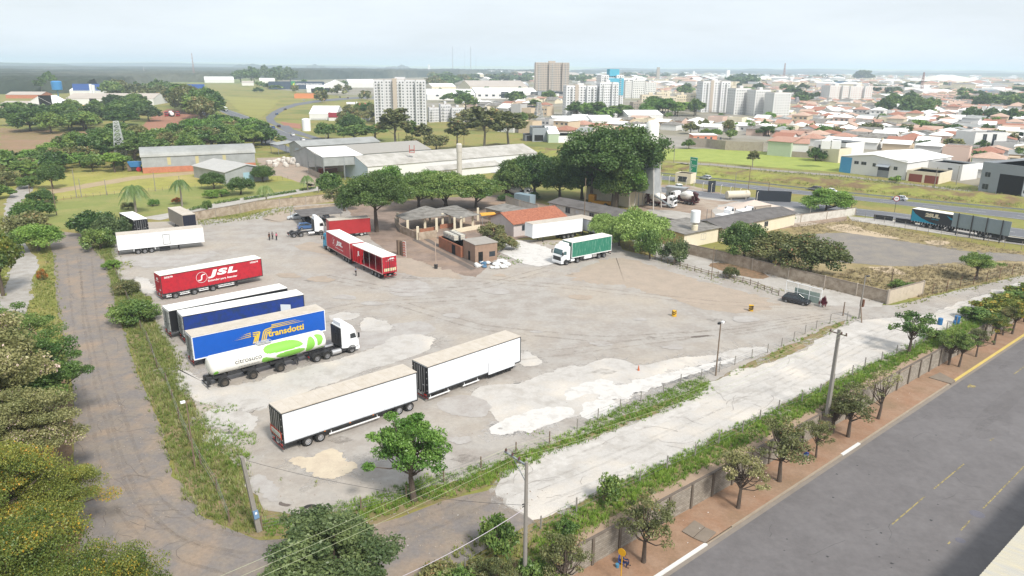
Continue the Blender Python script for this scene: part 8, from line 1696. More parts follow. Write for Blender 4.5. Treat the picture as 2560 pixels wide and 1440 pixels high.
for x,yb,yt,w,l,lab in[(1725,335,306,38,'olive','round brownish town tree below the mid-rise blocks'),(1790,345,322,34,'bright','bright town tree beside the pink house'),(1825,348,323,30,'mid','green town tree behind the raw wall'),(1765,344,320,26,'mid','town tree over the pink house roof'),(1920,340,314,44,'dark','dark town tree over the pale green walled building'),(1972,342,318,44,'mid','town tree behind the joined white building'),(2055,345,314,42,'bright','bright round town tree above the modern house'),(2090,345,316,40,'olive','olive town tree beside the bright round one'),(2172,335,306,50,'olive','wide brownish town tree above the blue-cornered store'),(2290,325,298,44,'bright','bright green town tree among orange roofs'),(2325,330,308,44,'mid','town tree row, first beside the bright one'),(2355,333,312,40,'dark','town tree row, second beside the bright one'),(2385,333,310,40,'dark','town tree row, third beside the bright one'),(2258,335,315,36,'dark','dark town tree before the bright green one'),(2315,372,350,36,'dark','dark tree behind the white store roof'),(2545,350,330,40,'dark','dark tree at the frame edge above the grey workshop')]:tree(x,yb,yt,w,'round',l,lab,q=.5,lsz=1.3)
SCT=[]
def scatter(P,n,wr,hr,kinds,leaves,desc,seed,q=.35,minpx=None,group=None,lsz=1.5,bias=None):
  if q>=.35:q,lsz=.75,min(lsz,.95)
  """wr, hr: real crown width and height ranges in metres"""
  rs=random.Random(seed); done=[]; xs_=[p[0]for p in P]; ys_=[p[1]for p in P]; tries=0
  while len(done)<n and tries<n*60:
    tries+=1; x,y=rs.uniform(min(xs_),max(xs_)),rs.uniform(min(ys_),max(ys_))
    if not in_px(P,x,y):continue
    g=at(x,y); w=rs.uniform(*wr); h=rs.uniform(*hr)
    if any((g-d).length<(w+v)*.36 for d,v in done):continue
    done.append((g,w)); SCT.append((h/g.length,g,w,h,rs.choice(kinds),rs.choice(leaves),rs.randrange(3),rs.uniform(0,6),q,lsz,desc,group))
scatter([(12,292),(60,288),(130,286),(230,280),(330,270),(385,272),(388,300),(340,312),(250,318),(180,345),(110,335),(40,325)],34,(11,19),(8,13),['round','dense'],['dark','mid','dark','blueg'],'grove tree below the pale-roofed factory',1,group='grove below the pale-roofed factory')
scatter([(150,385),(230,372),(300,352),(340,372),(420,368),(520,352),(560,340),(640,346),(665,360),(640,372),(520,384),(400,402),(300,408),(200,405)],40,(9,15),(7,11),['round','dense','loose'],['mid','dark','olive','mid'],'tree of the belt behind the lattice pylon',2,group='tree belt behind the lattice pylon')
scatter([(480,335),(520,322),(560,326),(610,338),(645,350),(640,358),(560,356),(480,354)],16,(10,15),(7,10.5),['round','dense'],['mid','dark','bright'],'tree beside the highway bend',3,group='trees at the highway bend')
scatter([(440,262),(475,262),(515,275),(530,292),(505,312),(480,300),(450,280)],13,(16,26),(15,22),['round','dense','tall'],['dark','mid','olive'],'tall clump tree over the red lorries',4,group='tall clump over the red lorries')
scatter([(-20,410),(100,400),(230,408),(330,412),(335,432),(210,432),(110,438),(-20,445)],26,(6,11),(4,7.5),['round','bush','loose'],['mid','dark','bright','olive'],'scrub tree at the yellow meadow edge',5,group='scrub at the meadow edge',lsz=1.1,q=.5)
scatter([(-20,440),(60,440),(30,480),(-20,520)],5,(5,9),(3,6),['round','bush'],['mid','olive'],'scrub tree left of the gravel track',15,lsz=1.0,q=.5)
scatter([(590,205),(640,196),(740,200),(730,208),(600,212)],12,(26,40),(22,34),['round','dense'],['dark','blueg'],'hilltop tree behind the institute',6,q=.3,lsz=1.6,group='hilltop trees behind the institute')
scatter([(255,240),(385,236),(420,226),(430,240),(390,262),(380,245),(280,248)],14,(16,28),(12,20),['round','dense'],['dark','olive','mid'],'tree between store hall and highway',7,q=.3,group='trees between store hall and highway')
scatter([(95,240),(170,236),(175,228),(100,228)],4,(14,20),(18,26),['tall','round'],['dark'],'tall tree near the blue water drum',8,q=.3)
scatter([(1060,196),(1330,190),(1338,215),(1180,214),(1075,222)],44,(24,40),(13,22),['round','dense','umbrella'],['dark','mid','blueg','olive'],'far park tree beside the slab tower',9,q=.28,lsz=1.7,group='far park trees beside the slab tower')
scatter([(1421,198),(1500,196),(1500,212),(1425,218)],12,(22,36),(13,20),['round','dense'],['dark','mid'],'tree between slab and turquoise towers',10,q=.28,lsz=1.7,group='trees between the slab and turquoise towers')
scatter([(1560,186),(1720,186),(1730,196),(1560,200)],26,(30,46),(14,20),['round','dense'],['dark','blueg'],'far wood tree behind the turquoise tower',11,q=.22,lsz=1.8,group='far wood behind the turquoise tower')
scatter([(1820,205),(1880,203),(1885,222),(1830,226)],9,(24,36),(16,26),['dense','round'],['dark'],'tree of the dark town grove',12,q=.28,lsz=1.7,group='dark town grove'); scatter([(1830,190),(2100,191),(2095,200),(1840,200)],22,(26,40),(13,19),['round','dense'],['dark','blueg'],'far belt tree beyond the crowded roofs',13,q=.22,lsz=1.8,group='far belt beyond the crowded roofs')
tree(2157,203,176,38,'dense','blueg','lone huge dark round tree on the skyline',q=.7,lsz=1.3)
scatter([(1330,275),(1410,300),(1500,302),(1600,296),(1600,285),(1490,290),(1410,292),(1340,285)],14,(9,15),(8,14),['round','tall'],['mid','dark','bright'],'tree at the foot of the middle towers',16,q=.35,group='trees at the foot of the middle towers')
scatter([(1610,275),(1750,285),(1760,292),(1620,292)],16,(10,16),(8,14),['round','tall'],['mid','bright','dark'],'bamboo-like tree before the cream low-rise blocks',17,q=.35,group='trees before the cream low-rise blocks')
scatter([(860,300),(935,285),(938,318),(880,345),(850,330)],14,(8,14),(7,12),['round','loose'],['mid','dark','olive'],'tree between showroom and nearest tower',18,q=.35,group='trees near the showroom')
scatter([(1160,300),(1330,308),(1310,325),(1160,330)],14,(8,14),(6,11),['round','loose'],['mid','dark','olive'],'tree between factory and town',19,q=.35)
scatter([(1070,240),(1340,240),(1400,250),(1330,265),(1160,275),(1075,255)],18,(12,20),(8,14),['round','dense'],['dark','mid'],'tree among the white plant halls',20,q=.3,group='trees among the plant halls')
scatter([(2190,285),(2260,262),(2330,262),(2345,285),(2290,292)],16,(12,20),(9,15),['round','dense'],['dark','mid'],'tree of the town square grove',21,q=.35,group='town square grove')
scatter([(2440,262),(2560,245),(2600,262),(2600,270),(2450,285)],14,(14,22),(9,15),['round','dense'],['dark','mid'],'tree near the far avenue end',22,q=.35,group='grove near the avenue end')
scatter([(2400,296),(2600,302),(2600,308),(2400,302)],16,(9,13),(7,10),['dense'],['dark'],'tree of the straight dark avenue row',23,q=.35,group='straight dark avenue row')
scatter([(1640,300),(1990,300),(2600,270),(2600,430),(2100,340),(1760,330)],40,(5,9),(4,8),['round','loose','dense'],['mid','dark','olive','bright'],'garden tree among the tiled roofs',24,q=.35,lsz=1.4,group='garden trees among the tiled roofs')
scatter([(1640,205),(2600,205),(2600,262),(1990,262),(1640,240)],70,(14,26),(8,14),['round','dense'],['dark','mid','blueg'],'tree amid the crowded far roofs',25,q=.2,lsz=1.9,group='trees amid the crowded far roofs')
scatter([(640,215),(940,205),(940,240),(870,270),(640,240)],18,(12,20),(7,12),['round','bush'],['mid','dark','olive'],'tree on the slope around the restaurant',26,q=.25,group='trees on the restaurant slope')

LN={'dark':'dark','mid':'green','bright':'bright green','olive':'olive','blueg':'bluish dark','brown':'brownish'}
SCT.sort(key=lambda x:-x[0]); room=292 -len([o for o in COL.objects if o.parent is None and o.get('category')=='tree' or o.name.startswith('tree')and o.parent is None]); mv,mf,mi_,mt_=[],[],[],[]; nv=0; LK=list(LF)
def mesh_np(me):
  v=np.empty(len(me.vertices)*3,np.float32); me.vertices.foreach_get('co',v); f=np.empty(len(me.loops),np.int32); me.loops.foreach_get('vertex_index',f); t=np.empty(len(me.polygons),np.float32); me.attributes['tint'].data.foreach_get('value',t); return v.reshape(-1,3),f.reshape(-1,4),t
NPC={}
for n_,(_,g,w,h,k,l,sd,rot,q,lsz,desc,group)in enumerate(SCT):
  if n_<room:
    tm,cm,h0,w0=tree_mesh(k,sd,l,q,lsz); s=(w/w0,w/w0,h/h0); t=thing('tree',None,'tree',tuple(g),rot); inst('trunk',tm,t,scale=s); inst('crown',cm,t,scale=s); auto(t,LN[l]+' '+desc,'tree',group)
  else:
    q=min(q,.16); tm,cm,h0,w0=tree_mesh(k,sd%2,l,q,2.6); key=cm.name
    if key not in NPC:NPC[key]=mesh_np(cm)
    v,f,tt=NPC[key]; c_,s_=cos(rot),sin(rot); vv=np.stack([(v[:,0]*c_-v[:,1]*s_)*w/w0+g.x,(v[:,0]*s_+v[:,1]*c_)*w/w0+g.y,v[:,2]*h/h0],1)
    mv.append(vv); mf.append(f+nv); nv+=len(vv); mt_.append(tt); mi_.append(np.full(len(f),LK.index(l),np.int32))
me=fast_mesh('distant_trees',np.concatenate(mv),np.concatenate(mf),LF[LK[0]],np.concatenate(mt_))
for l in LK[1:]:me.materials.append(LF[l])
me.polygons.foreach_set('material_index',np.concatenate(mi_)); tag(inst('distant_trees',me),kind='stuff')

# --- far woods: canopy relief plus distant low hills
def woods(name,P,h,mt,ny=60,nx=220,seed=0,step=None):
  """canopy surface over a far polygon given in world x, y; grid refined towards the viewer"""
  xs_=[p[0]for p in P]; ys_=[p[1]for p in P]; y0,y1=min(ys_),max(ys_); rg=np.random.default_rng(seed)
  yy=y0*(y1/y0)**np.linspace(0,1,ny); X=np.linspace(min(xs_),max(xs_),nx); XX,YY=np.meshgrid(X,yy)
  XX=XX+rg.normal(size=XX.shape)*(X[1]-X[0])*.3; m=inpoly(XX,YY,P)
  Z=h*(.70 +.30 *rg.random(XX.shape)+.12 *np.sin(XX*.013 +seed)*np.cos(YY*.009)); Z[~m]=-1
  b=MB(); V=np.stack([XX,YY,Z],-1).reshape(-1,3); idx=np.arange(ny*nx).reshape(ny,nx); F=np.stack([idx[:-1,:-1],idx[:-1,1:],idx[1:,1:],idx[1:,:-1]],-1).reshape(-1,4); keep=(m.reshape(-1)[F].sum(1)>0); F=F[keep]
  tag(inst(name,fast_mesh(name,V,F,mt)),kind='stuff')
WD=mat('far_canopy',(.022,.034,.024),.95,var=.4,vs=.012,col2=(.045,.056,.038),col3=(.12,.12,.09),s3=.0016,coord='Object'); WD2=mat('far_canopy_pale',(.055,.075,.035),.95,var=.3,vs=.02)
wp=lambda*q:[tuple(at(x,y)[:2])for x,y in q]
woods('distant_woods',wp((-200,232),(-200,185),(250,183),(640,187),(660,190),(520,205),(380,205),(250,228),(100,236)),17,WD,90,300,1)
woods('distant_woods',wp((-200,176),(-200,168),(300,169),(560,172),(700,177),(640,184),(200,180)),20,WD,40,260,2)
woods('distant_woods',wp((640,194),(700,181),(1000,181),(1340,183),(1330,190),(1060,193),(960,196),(740,200)),24,WD,50,260,3)
woods('distant_woods',wp((1420,181),(1640,180),(1640,183),(1430,185)),22,WD,10,90,4); woods('distant_woods',wp((1700,183),(2080,184),(2080,186.5),(1700,186)),22,WD,10,120,5); woods('distant_woods',wp((2200,186),(2700,190),(2700,193),(2200,188.5)),20,WD2,10,140,6)
FLD=mat('far_field',srgb('#9db07c'),.95,var=.1,vs=.001,col2=srgb('#b0ae88'))
def hrow(x):return HOR+(x-1280)*math.tan(ROLL)
def hill(x0,x1,D,H,depth,mt,seed,name='hill_terrain'):
  """low ridge H metres high, D metres away"""
  n=90; b=MB(); rr_=random.Random(seed); ph=[rr_.uniform(0,6)for _ in range(4)]; ids=[]
  for i in range(n+1):
    u=i/n; x=x0+(x1-x0)*u; g=at(x,hrow(x)+3); d=g.normalized(); s=d*D/max(.3,d.y); s.z=0
    env=min(1,6 *min(u,1 -u))**.5; h=H*env*(.80 +.14 *sin(u*9 +ph[0])+.08 *sin(u*21 +ph[1])+.03 *sin(u*57 +ph[2]))if 0 <u<1 else 0; row=[]
    for v,f in((0,0),(.25,.5),(.5,1),(.75,.6),(1,0)):t_=s*(1 +depth/D*v); row.append(b.P((t_.x,t_.y,h*f-.5)))
    ids.append(row)
  for i in range(n):
    for j in range(4):b.F(ids[i][j],ids[i+1][j],ids[i+1][j+1],ids[i][j+1])
  tag(b.build(name,mt,smooth=True),kind='structure')
hill(-900,900,11000,74,2400,FLD,1); hill(-500,1100,7600,50,1500,WD2,9); hill(500,1500,10500,62,2200,FLD,2); hill(1200,2300,11500,66,2000,FLD,3); hill(1900,3400,10000,76,2500,FLD,4)
hill(570,720,6000,46,400,WD,6); hill(760,820,6300,48,400,WD,5); hill(960,1030,6200,48,400,WD,7); hill(1430,2300,8200,46,800,WD,8); hill(2150,2700,8600,46,900,WD2,10); hill(1670,2100,7200,43,700,WD,11); hill(-300,250,5200,42,600,WD2,12)
# ---------------------------------------------------------------- grass and weeds
def grass(name,P,dens,h,mt,seed=0,blades=9,spread=.28,wid=.035,zp=0.0,world=False,clump=0.0,z=.0):
  W_=P if world else[tuple(at(x,y,zp)[:2])for x,y in P]; rg=np.random.default_rng(seed); xs_=[p[0]for p in W_]; ys_=[p[1]for p in W_]
  n=int((max(xs_)-min(xs_))*(max(ys_)-min(ys_))*dens); X=rg.uniform(min(xs_),max(xs_),n); Y=rg.uniform(min(ys_),max(ys_),n)
  J=rg.normal(size=(2,n))*.35; m=inpoly(X+J[0],Y+J[1],W_)
  f1=np.sin(X*.9 +seed)*np.cos(Y*.8 +1.3 *seed)+.6 *np.sin(X*2.3 +2)*np.sin(Y*2.1 +seed)
  m&=(f1+rg.normal(size=n)*.4)>(clump*2 -1.2 if clump else-9); X,Y,f1=X[m],Y[m],f1[m]; n=len(X)
  if not n:return np.zeros((0,3)),np.zeros((0,),float)
  hh=h*(.45 +.75 *rg.random(n))*(1 +.25 *f1); tb=np.clip(.45 +.22 *f1+rg.normal(size=n)*.16,0,1)
  B=blades; a=rg.random((n,B))*6.283; r=rg.random((n,B))*spread; bx=X[:,None]+np.cos(a)*r*.5; by=Y[:,None]+np.sin(a)*r*.5; l=hh[:,None]*(.6 +.6 *rg.random((n,B))); o=rg.random((n,B))*.55 +.1
  tx,ty,tz=bx+np.cos(a)*l*o,by+np.sin(a)*l*o,l*(1 -.35 *o)+z+zp; pa=a+1.57 +rg.normal(size=(n,B))*.5; w=wid*(.7 +.8 *rg.random((n,B)))
  z0=np.full_like(bx,zp+z); V=np.stack([np.stack([bx-np.cos(pa)*w,by-np.sin(pa)*w,z0],-1),np.stack([bx+np.cos(pa)*w,by+np.sin(pa)*w,z0],-1),np.stack([tx,ty,tz],-1)],2).reshape(-1,3)
  T=np.clip(tb[:,None]+rg.normal(size=(n,B))*.1,0,1).reshape(-1); return V,T
def lay(name,parts,mt):
  V=np.concatenate([p[0]for p in parts]); T=np.concatenate([p[1]for p in parts])
  if len(V):tag(inst(name,fast_mesh(name,V,np.arange(len(V)).reshape(-1,3),mt,T,3)),kind='stuff')
GM=leafmat('grass_mixed',(.12,.19,.035),(.38,.40,.12),(.50,.44,.24),trans=.3,up=.72); GB=leafmat('grass_bright',(.12,.24,.03),(.34,.47,.075),trans=.3,up=.72); GD=leafmat('grass_dry',(.17,.145,.07),(.36,.29,.17),trans=.2,up=.7)
left=[(232,618),(266,655),(303,790),(348,930),(403,1060),(433,1180),(503,1290),(645,1338),(662,1305),(628,1240),(605,1140),(530,1085),(485,1010),(445,930),(425,860),(385,800),(372,745),(300,700),(283,640),(285,585),(252,590)]
lay('tall_grass',[grass('g',left,13,.55,GM,1,wid=.028,spread=.5),grass('g',[(383,830),(440,870),(465,905),(440,940),(470,1000),(430,1000)],8,.5,GM,2)],GM)
front=[(645,1340),(662,1300),(760,1296),(860,1262),(960,1235),(1040,1200),(1150,1180),(1230,1155),(1305,1128),(1374,1108),(1443,1074),(1501,1045),(1562,1017),(1616,997),(1661,980),(1714,955),(1763,942),(1780,968),(1735,1000),(1630,1036),(1530,1076),(1430,1118),(1375,1132),(1335,1156),(1245,1202),(1200,1216),(1110,1240),(1000,1275),(830,1318)]
lay('verge_grass',[grass('g',front,20,.36,GB,3,spread=.4),grass('g',[(1795,952),(1960,886),(2080,828),(2150,792),(2120,792),(2060,818),(1930,880)],5,.32,GB,4,clump=.35),
  grass('g',[(1320,1470),(1345,1322),(1500,1232),(1650,1164),(1800,1088),(1920,1032),(2100,948),(2260,873),(2350,833),(2400,812),(2560,742),(2570,760),(2410,838),(2340,866),(2200,938),(2060,1012),(1920,1084),(1800,1146),(1640,1232),(1530,1290),(1430,1348),(1390,1470)],20,.42,GB,5,spread=.4),
  grass('g',[(500,1008),(560,1012),(600,1022),(560,1036),(505,1034)],9,.3,GB,6),grass('g',[(480,1052),(520,1045),(600,1068),(650,1092),(640,1112),(590,1118),(530,1100),(480,1078)],9,.35,GB,7),grass('g',[(470,1110),(560,1105),(625,1135),(620,1180),(560,1170),(500,1150)],8,.45,GB,8),
  grass('g',[(1318,1085),(1340,1078),(1362,1082),(1340,1098)],8,.25,GB,9),grass('g',[(2390,795),(2600,705),(2600,742),(2400,812)],7,.5,GB,10),grass('g',[(1280,652),(1310,650),(1300,660),(1278,662)],3,.5,GB,11),grass('g',[(1245,640),(1275,642),(1285,650),(1262,652)],3,.5,GB,12)],GB)
dry=[grass('g',[(1050,1480),(1170,1345),(1340,1320),(1345,1335),(1290,1480)],7,.45,GM,13),grass('g',[(100,600),(135,640),(140,740),(158,860),(146,880),(70,815),(85,700),(118,660)],6,.5,GM,14),grass('g',[(52,500),(90,500),(118,575),(108,650),(60,600)],3,.6,GM,15),grass('g',[(-40,560),(8,540),(28,650),(6,740),(-40,780)],5,.5,GM,16),
  grass('g',[(485,552),(640,532),(730,515),(735,530),(640,548),(500,566)],2.5,.6,GM,17),grass('g',[(1640,655),(1760,690),(1850,712),(1950,742),(1960,728),(1850,700),(1760,680),(1650,645)],4,.35,GM,18,clump=.3),grass('g',[(1215,600),(1285,598),(1300,610),(1240,615)],2.5,.6,GM,19),grass('g',[(690,1195),(712,1192),(715,1205),(695,1207)],9,.3,GM,20),grass('g',[(765,1205),(800,1203),(800,1220),(770,1218)],7,.3,GM,21),
  grass('g',[(1355,608),(1400,606),(1410,614),(1360,616)],3,.3,GM,22),grass('g',[(2240,765),(2320,742),(2560,684),(2560,692),(2330,748),(2235,776)],4,.35,GM,23),grass('g',[(640,1340),(830,1326),(1000,1290),(1000,1300),(830,1340),(650,1356)],3,.25,GM,24,clump=.3),grass('g',[(300,655),(340,650),(330,670),(300,680)],4,.4,GM,30),grass('g',[(1745,690),(1800,700),(1810,712),(1760,705)],3,.25,GM,31,clump=.4)]
lay('weedy_grass',dry,GM)
lay('dry_grass',[grass('g',[(2060,692),(2150,670),(2260,672),(2400,662),(2560,658),(2560,684),(2310,742),(2225,748)],3.5,.5,GD,25,spread=.6),grass('g',[(1975,565),(2122,548),(2560,630),(2560,640),(2330,610),(2130,578),(1985,585)],2.2,.4,GD,26,blades=7,spread=.7),grass('g',[(1850,612),(1985,600),(2010,628),(2060,690),(1860,645)],1.5,.6,GD,27,blades=7),grass('g',[(1780,655),(1930,690),(2060,725),(2200,758),(2200,750),(1930,682),(1800,648)],3,.35,GD,28)],GD)
lay('bank_grass',[grass('g',[(1640,428),(1920,458),(2250,493),(2600,528),(2600,495),(2440,478),(2100,444),(1920,430),(1640,408)],.5,.7,GM,29,blades=7,wid=.06,spread=1.2,z=.5)],GM)
# litter and stones
rs=random.Random(3); lt=MB(); PL=mat('litter_white',(.7,.7,.7),.7)
for P,n in((lotp,90),([(640,1345),(1200,1240),(1200,1380),(700,1430)],18),([(330,900),(430,1200),(300,1200),(250,900)],14),([(1640,1440),(1800,1300),(2350,940),(2200,1010),(1700,1290)],16)):
  xs_=[p[0]for p in P]; ys_=[p[1]for p in P]; k=0
  while k<n:
    x,y=rs.uniform(min(xs_),max(xs_)),rs.uniform(min(ys_),max(ys_))
    if not in_px(P,x,y):continue
    z_=.062; c=at(x,y,z_ if P is not P or y<1400 else 0); s=rs.uniform(.03,.1); lt.quad((c.x,c.y,z_),(c.x+s,c.y+s*.3,z_+.02),(c.x+s*.8,c.y+s,z_+.01),(c.x-s*.2,c.y+s*.8,z_)); k+=1
tag(lt.build('litter',PL),kind='stuff')
sl=MB()
for P,n,s0_ in((lotp,900,.05),([(133,640),(262,650),(430,1180),(500,1290),(200,1330),(160,850)],500,.05),([(650,1352),(1110,1255),(1400,1200),(1200,1380),(700,1440)],300,.05)):
  xs_=[p[0]for p in P]; ys_=[p[1]for p in P]; k=0
  while k<n:
    x,y=rs.uniform(min(xs_),max(xs_)),rs.uniform(min(ys_),max(ys_))
    if not in_px(P,x,y):continue
    c=at(x,y); s=s0_*rs.uniform(.6,1.8); i=sl.P((c.x-s,c.y,.04),(c.x,c.y-s,.04),(c.x+s,c.y,.04),(c.x,c.y+s,.04),(c.x,c.y,.04 +s));[sl.F(i+a,i+(a+1)%4,i+4)for a in range(4)]; k+=1
tag(sl.build('gravel',mat('gravel_stone',srgb('#8f857b'),.95,var=.3,vs=2)),kind='stuff')
# ---------------------------------------------------------------- people
SKIN=mat('skin',srgb('#8a5f48'),.6); HAIR=mat('hair',(.02,.015,.012),.8); SHOE=mat('shoe',(.03,.03,.03),.7)
def skin_obj(name,J,E_,Rr,m,par,root=0):
  me=bpy.data.meshes.new(name); me.from_pydata(J,E_,[]); me.materials.append(m); o=inst(name,me,par)
  md=o.modifiers.new('skin','SKIN'); md.use_smooth_shade=True; sv_=me.skin_vertices[0].data
  for i,r in enumerate(Rr):sv_[i].radius=(r,r)if not isinstance(r,tuple)else r
  sv_[root].use_root=True; s=o.modifiers.new('sub','SUBSURF'); s.levels=1; s.render_levels=2; return o
def person(loc,rz,label,J,shirt,trousers,hat=None,bag=None):
  """J: dict of joints in metres (z up, facing +x)"""
  t=thing('person',label,'person',tuple(loc),rz); N=['pel','bel','che','nec','hea','lsh','lel','lwr','lha','rsh','rel','rwr','rha','lhi','lkn','lan','lto','rhi','rkn','ran','rto']
  ix={n:i for i,n in enumerate(N)}; P=[tuple(J[n])for n in N]; E_=[('pel','bel'),('bel','che'),('che','nec'),('nec','hea'),('che','lsh'),('lsh','lel'),('lel','lwr'),('lwr','lha'),('che','rsh'),('rsh','rel'),('rel','rwr'),('rwr','rha'),('pel','lhi'),('lhi','lkn'),('lkn','lan'),('lan','lto'),('pel','rhi'),('rhi','rkn'),('rkn','ran'),('ran','rto')]
  Rd=dict(pel=.12,bel=.12,che=.14,nec=.055,hea=.10,lsh=.065,lel=.045,lwr=.032,lha=.035,lhi=.09,lkn=.06,lan=.042,lto=.04); Rd.update({'r'+k[1:]:v for k,v in Rd.items()if k[0]=='l'})
  skin_obj('body',P,[(ix[a],ix[b])for a,b in E_],[Rd[n]for n in N],SKIN,t)
  def sub(name,ns,es,grow,m):
    i2={n:i for i,n in enumerate(ns)}; return skin_obj(name,[tuple(J[n])for n in ns],[(i2[a],i2[b])for a,b in es],[Rd[n]+grow for n in ns],m,t)
  J['lsl']=tuple(Vector(J['lsh']).lerp(Vector(J['lel']),.75)); J['rsl']=tuple(Vector(J['rsh']).lerp(Vector(J['rel']),.75)); Rd['lsl']=Rd['rsl']=.05
  sub('shirt',['pel','bel','che','lsh','lsl','rsh','rsl'],[('pel','bel'),('bel','che'),('che','lsh'),('lsh','lsl'),('che','rsh'),('rsh','rsl')],.016,shirt)
  sub('trousers',['pel','lhi','lkn','lan','rhi','rkn','ran'],[('pel','lhi'),('lhi','lkn'),('lkn','lan'),('pel','rhi'),('rhi','rkn'),('rkn','ran')],.014,trousers)
  hp=Vector(J['hea']); b=MB(); b.lathe([(.01,.15),(.08,.125),(.112,.06),(.112,-.01),(.1,-.04)],'z',14,c=(hp.x-.018,hp.y,hp.z),close=False); b.build('hair' if not hat else 'cap',hat or HAIR,t,smooth=True)
  fd=Vector((1,0,0)); b=MB(); b.tube(hp+Vector((.1,0,-.0)),hp+Vector((.135,0,-.03)),.018,.014,6); b.build('nose',SKIN,t)
  b=MB();[b.tube(hp+Vector((.09,s*.04,.02)),hp+Vector((.104,s*.04,.02)),.012,n=6)for s in(-1,1)]; b.build('eyes',HAIR,t)
  for s in 'lr':
    a=Vector(J[s+'an']); c=Vector(J[s+'to']); b=MB(); b.tube(a+Vector((-.05,0,-.03)),c+Vector((.03,0,-.01)),.052,.045,8); b.build('shoe',SHOE,t)
    w,h=Vector(J[s+'wr']),Vector(J[s+'ha']); d=(h-w).normalized(); sd=d.cross(Vector((0,0,1))); sd=sd.normalized()if sd.length>.1 else Vector((0,1,0)); b=MB()
    for k in range(4):q=h+sd*(k-1.5)*.019; b.tube(q,q+d*(.055 +.012 *(k in(1,2)))-Vector((0,0,.012)),.0085,.007,5)
    b.tube(w.lerp(h,.6)+sd*.03,h+sd*.06 +d*.01,.01,.008,5); b.build('fingers',SKIN,t)
  return t
def stand(arm='down',stride=0.0,h=1.72):
  s=h/1.72; q=dict(pel=(0,0,.94),bel=(0,0,1.1),che=(0,0,1.33),nec=(.01,0,1.48),hea=(.03,0,1.62),lsh=(0,.18,1.4),rsh=(0,-.18,1.4),lhi=(0,.09,.88),rhi=(0,-.09,.88),lkn=(.04 +stride*.5,.1,.48),rkn=(.04 -stride*.3,-.1,.48),lan=(stride,.1,.09),ran=(-stride,-.1,.09),lto=(.15 +stride,.12,.045),rto=(.15 -stride,-.12,.045))
  if arm=='down':q.update(lel=(-.03,.25,1.12),lwr=(.03,.27,.88),lha=(.06,.27,.8),rel=(-.03,-.25,1.12),rwr=(.03,-.27,.88),rha=(.06,-.27,.8))
  elif arm=='reach':q.update(lel=(.2,.22,1.3),lwr=(.4,.12,1.4),lha=(.48,.1,1.42),rel=(.2,-.22,1.25),rwr=(.4,-.12,1.3),rha=(.48,-.1,1.32))
  else:q.update(lel=(.02,.27,1.15),lwr=(.2,.12,1.12),lha=(.26,.06,1.12),rel=(.02,-.27,1.15),rwr=(.2,-.12,1.12),rha=(.26,-.06,1.12))
  return{k:tuple(c*s for c in v)for k,v in q.items()}
DKC=mat('cloth_black',(.02,.02,.025),.9); NAVY=mat('cloth_navy',srgb('#24304f'),.9); ROYAL=mat('cloth_royal',srgb('#26418f'),.85); JEAN=mat('cloth_jeans',srgb('#5f7590'),.9); PNK=mat('cloth_pink',srgb('#c4627c'),.9); CKD=mat('cloth_grey',srgb('#6d6a70'),.9); LBL=mat('cloth_pale_blue',srgb('#8ea0b5'),.9)
person(at(674,601),R(-30),'person in dark clothes standing farthest from the pink-shirted one in the lot',stand(),DKC,DKC)
person(at(682,599),R(-100),'person in a grey patterned top standing in the middle of the three',stand('fold'),CKD,DKC)
person(at(692,601),R(160),'person in a pink shirt standing apart with the two darker dressed people',stand(),PNK,DKC)
person(at(890,690),R(35),'person in pale blue top and dark trousers working at the open red curtain',stand('reach',.1),LBL,DKC)
person(at(1683,521),R(100),'worker in pale shirt standing between the two mixer trucks',stand(),LBL,NAVY)
sit=dict(pel=(0,0,.47),bel=(.02,0,.63),che=(.09,0,.84),nec=(.15,0,.97),hea=(.22,0,1.08),lsh=(.09,.17,.9),rsh=(.09,-.17,.9),lel=(.2,.24,.66),lwr=(.42,.15,.62),lha=(.49,.12,.62),rel=(.2,-.24,.66),rwr=(.42,-.15,.62),rha=(.49,-.12,.62),lhi=(.05,.1,.47),lkn=(.46,.16,.5),lan=(.48,.18,.09),lto=(.64,.2,.045),rhi=(.05,-.1,.47),rkn=(.46,-.16,.5),ran=(.42,-.18,.09),rto=(.58,-.2,.045))
zs_=ZS+.12; p=at(1555,1412,zs_); person(p,R(-25),'person in navy clothes sitting on a chair against the block wall',sit,NAVY,NAVY)
t=thing('blue_chair','blue plastic chair under the sitting person by the wall','chair',tuple(p),R(-25)); CB=mat('chair_blue',srgb('#2f4f96'),.5); MB().box(-.25,.22,-.23,.23,.31,.35).build('seat',CB,t,bevel=.015); MB().box(-.29,-.25,-.23,.23,.35,.85).build('backrest',CB,t,bevel=.015)
for x in(-.22,.18):
  for y in(-.2,.2):MB().tube((x,y,0),(x,y,.32),.02,n=6).build('leg',CB,t)
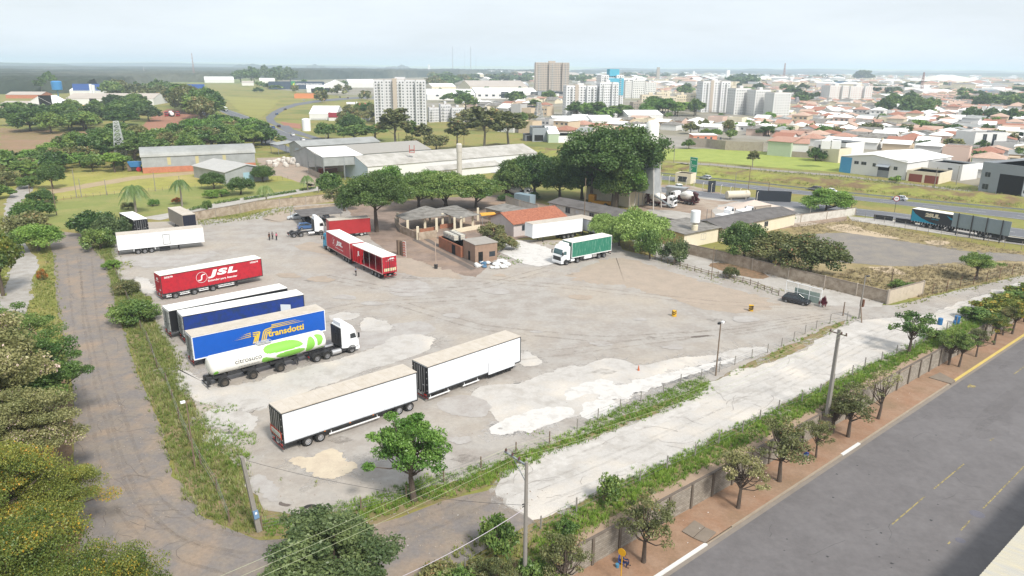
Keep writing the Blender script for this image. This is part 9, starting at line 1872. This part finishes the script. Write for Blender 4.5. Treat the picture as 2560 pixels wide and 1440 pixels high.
crouch=dict(pel=(0,0,.28),bel=(.06,0,.42),che=(.18,0,.6),nec=(.27,0,.7),hea=(.35,0,.8),lsh=(.18,.17,.64),rsh=(.18,-.17,.64),lel=(.42,.22,.56),lwr=(.62,.12,.5),lha=(.7,.1,.49),rel=(.42,-.22,.56),rwr=(.62,-.12,.5),rha=(.7,-.1,.49),lhi=(.02,.1,.28),lkn=(.36,.16,.46),lan=(.12,.14,.09),lto=(.28,.15,.045),rhi=(.02,-.1,.28),rkn=(.36,-.16,.46),ran=(.12,-.14,.09),rto=(.28,-.15,.045))
person(at(2011,1143,zs_),R(-10),'person in a blue top and pale jeans crouching on the dirt pavement',crouch,ROYAL,JEAN)
p=at(925,575); o=MB().lathe([(.14,0),(.14,.7),(.05,.8),(.05,.9)],'z',12).build('extinguisher',REDL,None,tuple(p)); tag(o,'red extinguisher stand beside the bonneted lorry','extinguisher'); o.scale=(1.4,1.4,1.5)
# ---------------------------------------------------------------- finish automatic labels from real surroundings
LMK=[('lattice pylon',304,401),('barrel-roofed warehouse',500,425),('pale-roofed factory',280,263),('red lorries',432,290),('blue institute',740,223),('nearest tower',1005,313),('first skyline antenna',1132,180),('taupe slab tower',1380,229),('turquoise tower',1530,272),('white obelisk',1073,189),('big white hall',1615,303),('taupe-shafted tower',1787,281),('white slab blocks',1905,290),('salmon-striped blocks',2125,256),('sports dome',2362,212),('blue-cornered store',2180,440),('grey workshop',2500,488),('pink house',1765,353),('green road sign',1732,437),('red-banded showroom',870,302),('round white tank',767,327),('grey cube house',1350,354),('factory chimney',1149,452),('round bright tree',2065,532),('speed sign',2236,531),('gravel track',50,560),('front utility pole',1312,1440),('dark compact trees',2385,915),('lone skyline tree',2157,203),('red-white mast',1958,204),('blue water drum',147,246),('highway bridge cars',415,222),('restaurant',770,246)]
LMK=[(n,at(x,y))for n,x,y in LMK]; grp={}
for o,d,c,g in AUTO:
  p=o.matrix_basis.translation; n,q=min(LMK,key=lambda l:(l[1]-p).length/(l[1].length+50)); grp.setdefault((d,n),[]).append(((q-p).length,o,c,g))
for(d,n),L in grp.items():
  L.sort(key=lambda x:x[0])
  for k,(_,o,c,g)in enumerate(L,1):tag(o,f'{d}, {nth(k)} out from the {n}' if len(L)>1 else f'{d}, by the {n}',c,g)
